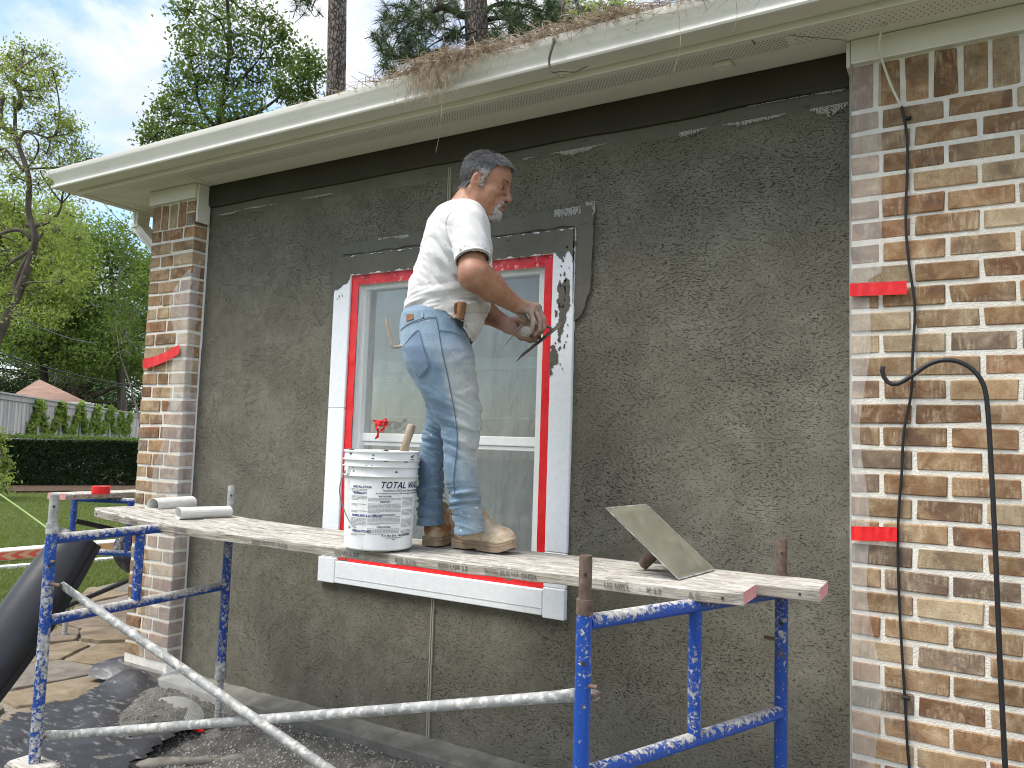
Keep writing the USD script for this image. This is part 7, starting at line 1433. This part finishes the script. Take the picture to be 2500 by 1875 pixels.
# board fence running away behind the hedge
fA, fB = dep(-70, 946, 19.3), dep(352, 1008, 43.0); fA[2] = fB[2] = 0; fd = (fB - fA) / np.linalg.norm(fB - fA); fn = np.array([fd[1], -fd[0], 0]); Lf_ = np.linalg.norm(fB - fA); FH = 2.40
fn = fn if fn @ (CAM - fA) > 0 else -fn
fe = thing("board_fence", "long weathered grey board fence with a cap rail behind the hedge", "fence", tuple(fA))
M["board"] = [noisy(f"weathered_board_{i}", [(0.3, tuple(0.62 * np.array(c))), (0.7, c)], scale=3, stretch=(2, 2, 0.4), bscale=30, bump=0.3, rough=0.9) for i, c in enumerate(((0.42, 0.41, 0.385), (0.36, 0.35, 0.33), (0.47, 0.46, 0.435)))]
nbd = min(295, int(Lf_ / 0.143)); wb_ = Lf_ / nbd
for i in range(nbd):
    x = i * wb_; o = rng.uniform(0, 0.012); h = FH - rng.uniform(0, 0.015)
    q = [fd * a + fn * b + np.array([0, 0, z]) for a in (x + 0.004, x + wb_ - 0.004) for b in (o, o + 0.018) for z in (0.02, h)]
    obj("board", hull(q), M["board"][rng.integers(3)], fe)
obj("cap_rail", hull([fd * a + fn * b + np.array([0, 0, z]) for a in (0, Lf_) for b in (-0.06, 0.09) for z in (FH + 0.001, FH + 0.045)]), M["board"][2], fe); obj("trim_rail", hull([fd * a + fn * b + np.array([0, 0, z]) for a in (0, Lf_) for b in (0.032, 0.052) for z in (FH - 0.15, FH - 0.002)]), M["board"][0], fe)
def on_fence(u, v):
    d = ray(u, v); nrm = fn; t = ((fA + fn * 0.06) - CAM) @ nrm / (d @ nrm); return CAM + d * t
names = ("leftmost ivy arch on the board fence", "second ivy arch from the left on the board fence", "third ivy arch from the left on the board fence", "middle ivy arch on the board fence, fourth from the left", "fifth ivy arch from the left on the board fence", "sixth, narrow ivy arch on the board fence", "thin last strand of ivy on the board fence next to the pier")
for i, (ap, fl, fr, topv, w) in enumerate(((380, 285, 450, 335, 44), (612, 520, 660, 350, 38), (812, 715, 850, 350, 40), (975, 905, 985, 385, 38), (1108, 1035, 1150, 390, 40), (1222, 1180, 1250, 450, 22), (1318, 1265, 1270, 465, 16))):
    C = []; rr_ = np.random.default_rng(50 + i)
    for foot in (fl, fr):
        for s in np.linspace(0, 1, 26):
            u, v = ap + (foot - ap) * s + rr_.normal(0, 5), topv + (650 - topv) * s
            for _ in range(13): C.append(on_fence((u + rr_.normal(0, w * 0.22)) * 400 / 1659, 900 + (v + rr_.normal(0, 12)) * 400 / 1659) + fn * abs(rr_.normal(0, 0.07)))
    C = np.array(C); base = on_fence(ap * 400 / 1659, 900 + 650 * 400 / 1659); base[2] = 0
    t = thing("ivy", names[i], "ivy", tuple(base)); obj("leaves", leaves(C - base, 0.15, 60 + i, 0.2, 0.7), M["leaf_vine"], t)
    obj("stem", tube([np.array([0, 0, 0.0]), on_fence(ap * 400 / 1659, 900 + topv * 400 / 1659) - base], 0.02, 5), M["bark_dark"], t)
# neighbour's hipped roof
nh = thing("neighbour_house", "low neighbouring house with a pinkish hipped shingle roof beyond the fence", "house")
Zn = 40.0; ap = dep(96, 926, Zn); el, er = dep(8, 958, Zn - 3), dep(222, 986, Zn - 3); zE = er[2]; el[2] = zE
back = np.array([ray(100, 900)[0], ray(100, 900)[1], 0]); back /= np.linalg.norm(back); bl_, br_ = el + back * 7, er + back * 7
obj("roof", trimesh.Trimesh([ap, el, er, br_, bl_, ap - [0, 0, 0.01]], [[0, 1, 2], [0, 2, 3], [0, 3, 4], [0, 4, 1], [1, 4, 3], [1, 3, 2]], process=False), noisy("pink_shingles", [(0.3, (0.22, 0.135, 0.105)), (0.7, (0.33, 0.215, 0.17))], scale=1.6, bscale=10, bump=0.5, dist=0.05, rough=0.95, stretch=(1, 1, 6)), nh)
zw = zE - 0.02; cw = (el + er + bl_ + br_) / 4; obj("wall", hull([np.array([*(c + (cw - c) * 0.1)[:2], z]) for c in (el, er, br_, bl_) for z in (0, zw)]), plain("neighbour_wall", (0.35, 0.28, 0.23), 0.9), nh)
obj("fascia", cat(*[tube([a, b], 0.07, 4) for a, b in ((el, er), (er, br_))]), plain("neighbour_fascia", (0.5, 0.47, 0.42), 0.8), nh)
# overhead wires
for i, (p0, p1, r0, lab) in enumerate(((dep(-120, 823, 20), dep(420, 952, 30), 0.020, "upper of the two near-parallel overhead wires crossing low in front of the trees"), (dep(-120, 838, 20), dep(420, 958, 30), 0.014, "lower of the two near-parallel overhead wires crossing low in front of the trees"), (dep(-120, 668, 14), dep(230, 838, 24), 0.016, "single dark overhead wire slanting down through the left tree"), (dep(236, 476, 30), dep(420, 640, 34), 0.012, "thin overhead wire in the sky gap beside the downspout"))):
    s = np.linspace(0, 1, 20)[:, None]; q = p0 + (p1 - p0) * s - np.array([0, 0, 0.25]) * 4 * s * (1 - s); obj("overhead_wire", tube(q, r0, 5), M["black"], None, smooth=True, label=lab, cat="wire", group="overhead wires")

# pines behind the roof
def pine(label, u_top, u_bot, v_bot, Z, r_, br_paths, tuft_px, seed):
    tb = dep(u_bot + (u_bot - u_top) * 2.6, 1040, Z); tb[2] = 0
    tr = [tb, dep(u_bot, v_bot, Z), dep((u_top + u_bot) / 2, v_bot / 2, Z), dep(u_top, 0, Z), dep(u_top - 6, -350, Z)]
    t = thing("pine_tree", label, "pine tree", tuple(tb)); rr_ = np.random.default_rng(seed)
    P = spline(np.array(tr) - tb, 90); tk = tube(P, np.linspace(r_ * 1.2, r_ * 0.86, 90), 40); v = np.array(tk.vertices); ax = np.interp(v[:, 2], P[:, 2], P[:, 0]), np.interp(v[:, 2], P[:, 2], P[:, 1]); k = 1 + 0.10 * (meshkit.fbm(v * np.array([5, 5, 1.6]), 3, seed) - 0.5)
    v[:, 0] = ax[0] + (v[:, 0] - ax[0]) * k; v[:, 1] = ax[1] + (v[:, 1] - ax[1]) * k; tk.vertices = v
    obj("trunk", tk, M["bark_pine"], t, smooth=True)
    if br_paths: obj("branches", limbs([(np.array([dep(u, v, Z + dz) for u, v, dz in p]) - tb, r) for p, r in br_paths], 6), M["bark_dark"], t, smooth=True)
    V, F = [], []; tw = []
    for u, v, dz in tuft_px:
        c = dep(u, v, Z + dz) - tb; ax = rr_.normal(0, 1, 3); ax[2] = abs(ax[2]) * 0.6; ax /= np.linalg.norm(ax); tw.append((np.array([c - ax * 0.35 + rr_.normal(0, 0.05, 3), c]), (0.013, 0.007)))
        for _ in range(46):
            d = ax * rr_.uniform(-0.2, 1.0) + rr_.normal(0, 0.62, 3); d /= np.linalg.norm(d); o = c - ax * rr_.uniform(0, 0.16); L_ = rr_.uniform(0.16, 0.28); s = np.cross(d, rr_.normal(0, 1, 3)); s *= 0.0065 / np.linalg.norm(s); n = len(V)
            V += [o - s, o + s, o + d * L_ + s * 0.3 + np.array([0, 0, -0.03]), o + d * L_ - s * 0.3 + np.array([0, 0, -0.03])]; F += [[n, n + 1, n + 2], [n, n + 2, n + 3]]
    if V: obj("twigs", cat(*[tube(p, r, 4) for p, r in tw]), M["bark_dark"], t, kind="stuff"); obj("needles", (np.array(V), np.array(F)), M["needle"], t, kind="stuff")
    return t
zz2 = lambda u, v: (800 + u * .40687, v * .40687)
rr5 = np.random.default_rng(71); tl = []
for a, b, ra, rb, n in ((380, 90, 90, 80, 16), (560, 70, 130, 70, 24), (720, 60, 90, 60, 14), (330, 240, 70, 60, 12), (480, 220, 120, 70, 20), (640, 200, 120, 80, 20), (760, 190, 60, 90, 10), (360, 330, 80, 50, 13), (500, 330, 110, 50, 18), (650, 320, 120, 50, 16), (380, 410, 60, 25, 7), (1080, 60, 110, 60, 26), (1230, 70, 120, 60, 26), (1380, 60, 110, 60, 22), (1050, 170, 90, 50, 12), (1200, 170, 110, 40, 14), (1350, 150, 90, 40, 10), (1020, 230, 60, 30, 6), (1600, 60, 110, 50, 14), (1740, 50, 90, 50, 12), (800, -60, 300, 60, 30), (1300, -60, 300, 60, 30)):
    for _ in range(n): u, v = zz2(a + rr5.normal(0, ra * 0.6), b + rr5.normal(0, rb * 0.6)); tl.append((u, v, rr5.normal(-0.2, 0.9)))
B2 = lambda L, rr_: ([(*zz2(a, b), dz) for a, b, dz in L], rr_)
pine("tall pine standing right behind the roof with needled branches on both sides", 1161, 1166, 135, 17.5, 0.275,
     [B2([(820, 95, 0), (740, 60, -0.2), (690, 45, -0.3), (610, 90, -0.4), (500, 155, -0.5)], [0.085, 0.07, 0.055, 0.04, 0.015]), B2([(690, 45, -0.3), (660, -10, 0), (600, -60, 0.2)], [0.05, 0.04, 0.02]), B2([(560, 110, -0.4), (470, 160, -0.2), (420, 230, 0), (380, 330, 0)], [0.03, 0.025, 0.018, 0.01]), B2([(600, 90, -0.3), (560, 200, 0), (590, 300, 0.1)], [0.025, 0.02, 0.01]),
      B2([(960, 120, 0), (1060, 110, -0.3), (1180, 150, -0.5), (1290, 200, -0.6)], [0.06, 0.045, 0.03, 0.012]), B2([(955, 60, 0), (1080, 20, 0.3), (1260, 60, 0.4), (1400, 110, 0.3)], [0.05, 0.04, 0.025, 0.01]), B2([(820, 160, 0), (740, 210, -0.2), (640, 260, -0.3), (560, 330, -0.3)], [0.03, 0.025, 0.018, 0.008])], tl, 3)
r_t = [(745 + rr5.normal(0, 16), 10 + rr5.normal(0, 14), rr5.normal(0, 0.4)) for _ in range(9)]
pine("bare straight pine trunk right of the leafy tree", 824, 820, 235, 19.0, 0.235, [([(805, -40, 0), (770, 0, 0), (760, 30, 0)], [0.03, 0.02, 0.008]), ([(755, 20, 0), (775, 40, 0), (782, 34, 0)], [0.012, 0.008, 0.004])], r_t, 4)
Zb = 15.0
tree("oak_bough", "pale-barked tree whose crooked bough shows above the needle-filled gutter", [([dep(1720, 1000, Zb), dep(1700, 400, Zb), dep(*zz2(1760, 180), Zb), dep(*zz2(1640, 90), Zb), dep(*zz2(1560, 30), Zb), dep(*zz2(1480, 75), Zb), dep(*zz2(1410, 130), Zb)], [0.20, 0.17, 0.10, 0.10, 0.10, 0.085, 0.05]), ([dep(*zz2(1470, 85), Zb), dep(*zz2(1400, 10), Zb), dep(*zz2(1385, -40), Zb)], [0.06, 0.045, 0.03])],
     clump_px([zz2(1500, 30) + (20, 14), zz2(1640, 20) + (26, 14), zz2(1720, 60) + (20, 14), zz2(1800, 40) + (24, 14), zz2(1580, 110) + (18, 10)], Zb, 8, 0.5), M["leaf_light"], M["bark_pale"], 0.09, 9, 0.12, 6, 131, twig=0.012)

# ------------------------------------------------------------------ pine straw in the gutter
M["straw"] = leaf_mat("pine_straw", [(0.20, 0.12, 0.06), (0.34, 0.22, 0.12), (0.46, 0.33, 0.19)], 0.05, 0.7)
def straw_mat(): return mat("straw_strand", {"h": ("hair_info", {}), "oi": ("geometry", {}), "n": ("noise_texture", {"scale": 40.0, "detail": 3.0}), "r": ("rgb_ramp", {"ramp": [(0.3, (0.15, 0.105, 0.065)), (0.5, (0.32, 0.24, 0.155)), (0.7, (0.50, 0.41, 0.29))]}), "p": ("principled_bsdf", {"roughness": 0.7})},
    [("oi.position", "n.vector"), ("n.fac", "r.fac"), ("r.color", "p.base_color")])
M["strand"] = straw_mat(); r = np.random.default_rng(91); S = []
dens = lambda x: np.interp(x, [-2.75, -2.45, -2.25, -2.10, -1.98, -1.80, -1.60, -1.45, -1.25, -1.10, -0.95, -0.70, -0.50], [0.0, 0.06, 0.25, 0.75, 1.0, 0.85, 0.40, 0.45, 0.60, 0.45, 0.20, 0.06, 0.10])
hgt = lambda x: np.interp(x, [-2.75, -2.30, -2.0, -1.8, -1.5, -1.25, -1.0, -0.5], [0.004, 0.022, 0.060, 0.050, 0.028, 0.050, 0.022, 0.006])
while len(S) < 1700:
    x = r.uniform(-2.75, -0.45)
    if r.random() > dens(x): continue
    y = YF - 0.142 + abs(r.normal(0.02, 0.07)); z = 3.086 + r.uniform(-0.015, 1) * hgt(x); L_ = r.uniform(0.10, 0.22); d = r.normal(0, 1, 3) * [1.4, 0.8, 0.22]; d /= np.linalg.norm(d)
    c = np.array([x, y, z]); bend = r.normal(0, 0.02, 3); S.append(np.array([c - d * L_ / 2, c + bend, c + d * L_ / 2 + np.array([0, 0, -0.01])]))
for n, x0, sx, ln in ((170, -1.985, 0.075, 0.17), (70, -1.80, 0.09, 0.11), (26, -1.60, 0.12, 0.09), (18, -1.25, 0.18, 0.08), (20, -0.85, 0.2, 0.10)):   # hanging over the lip
    for _ in range(n):
        x = r.normal(x0, sx); L_ = ln * r.uniform(0.35, 1.15); o = np.array([x, YF - 0.138, 3.098 + r.uniform(0, 0.02)]); S.append(np.array([o + [r.normal(0, 0.05), 0.07, 0.02], o + [0, -0.008, 0.004], o + [r.normal(0, 0.02), -0.030, -L_ * 0.5], o + [r.normal(0, 0.035), -0.034 + r.normal(0, 0.008), -L_]]))
for x, L_ in ((-1.94, 0.40), (-1.95, 0.26), (-0.90, 0.28), (-0.62, 0.12), (-0.70, 0.20)):
    o = np.array([x, YF - 0.140, 3.10]); S.append(np.array([o + [0.02, 0.04, 0.01], o, o + [0.015, -0.02, -L_ * 0.3], o + [0.02, -0.02, -L_ * 0.7], o + [-0.005, -0.015, -L_]]))
curves("pine_straw", S, 0.0026, M["strand"], None, kind="stuff", label="matted brown pine straw heaped in the gutter and hanging over its lip", cat="pine straw")
Zt = 2.33; tz = lambda a, b, d=0: (lambda p: p)(onY(*zz2(a, b), YF - 0.165 + d))
t = thing("twig", "broken forked twig hanging from the gutter lip", "twig")
obj("stem", tube(spline([tz(1350, 240, 0.04), tz(1345, 290), tz(1330, 350), tz(1335, 410), tz(1345, 428), tz(1400, 425), tz(1480, 430), tz(1525, 412), tz(1560, 398)], 50), np.linspace(0.0065, 0.0025, 50), 8), M["bark"], t, smooth=True)
obj("side_shoot", tube(spline([tz(1370, 430), tz(1385, 450), tz(1410, 462), tz(1428, 460)], 14), np.linspace(0.0035, 0.0018, 14), 6), M["bark"], t, smooth=True)

# ------------------------------------------------------------------ grass
M["grass"] = leaf_mat("lawn_grass", [(0.135, 0.170, 0.050), (0.210, 0.240, 0.080), (0.300, 0.315, 0.125), (0.40, 0.39, 0.20)], 0.35, 0.6)
lawn_zone = Polygon([(-3.6, -3.2), (-4.2, -1.1), (-4.80, -0.47), (-5.00, -0.26), (-5.58, 0.18), (-5.94, 0.48), (-7.08, 1.40), (-7.26, 2.0), (-6.95, 2.7), (-6.3, 3.5), (-6.5, 9.0), (-15.0, 11.5), (-19.2, 7.4), (-21, 6.5), (-16, 1.0), (-9.0, -3.2)])
gi = UsdGeom.PointInstancer.Define(stage, path_for(None, "lawn_grass")); protos = []
for k in range(6):
    r = np.random.default_rng(200 + k); V, F = [], []
    for _ in range(16):
        o = np.array([*r.normal(0, 0.030, 2), 0]); h = r.uniform(0.025, 0.062); lean = np.array([*r.normal(0, 0.024, 2), 0]); s = np.array([*r.normal(0, 1, 2), 0]); s *= 0.0026 / np.linalg.norm(s); n = len(V)
        V += [o - s, o + s, o + lean * 0.4 + [0, 0, h * 0.65] + s * 0.8, o + lean * 0.4 + [0, 0, h * 0.65] - s * 0.8, o + lean + [0, 0, h]]; F += [[n, n + 1, n + 2], [n, n + 2, n + 3], [n + 3, n + 2, n + 4]]
    protos.append(usdkit.mesh(stage, f"{gi.GetPath()}/tuft_{k:03d}", (np.array(V), np.array(F)), M["grass"]).GetPath())
r = np.random.default_rng(300); x0, y0, x1, y1 = lawn_zone.bounds; n = 150000
X, Y = r.uniform(x0, x1, n), r.uniform(y0, y1, n); inside = shapely.contains_xy(lawn_zone, X, Y); dist = np.hypot(X, Y + 2.95); uu = (np.stack([X, Y, X * 0], -1) - CAM) @ RIGHT / np.maximum((np.stack([X, Y, X * 0], -1) - CAM) @ _F, 0.1) * FPX + 1250
keep = inside & (uu > -260) & (uu < 480) & (r.random(n) < np.clip(7.0 / dist, 0.35, 1)); X, Y, dist = X[keep], Y[keep], dist[keep]
nearz = np.clip((np.hypot(X + 4, Y) - 6) / 10, 0, 1); Zg = -0.012 + nearz * 0.10 * (meshkit.noise(np.stack([X * 0.15, Y * 0.15, X * 0], -1), 3) - 0.5) - 0.004
gi.CreatePrototypesRel().SetTargets(protos); gi.CreateProtoIndicesAttr(Vt.IntArray.FromNumpy(r.integers(0, 6, len(X)).astype(np.int32)))
gi.CreatePositionsAttr(Vt.Vec3fArray.FromNumpy(np.stack([X, Y, Zg], -1).astype(np.float32))); ang = r.uniform(0, math.pi, len(X))
gi.CreateOrientationsAttr(Vt.QuathArray([Gf.Quath(float(math.cos(a)), 0, 0, float(math.sin(a))) for a in ang])); sc_ = (np.clip(dist / 7, 0.9, 2.0) * r.uniform(0.75, 1.25, len(X)))
gi.CreateScalesAttr(Vt.Vec3fArray.FromNumpy(np.stack([sc_, sc_, np.clip(sc_, 0.8, 1.4)], -1).astype(np.float32))); tag(gi, "short green lawn grass between the path and the hedge", "grass", None, "stuff")
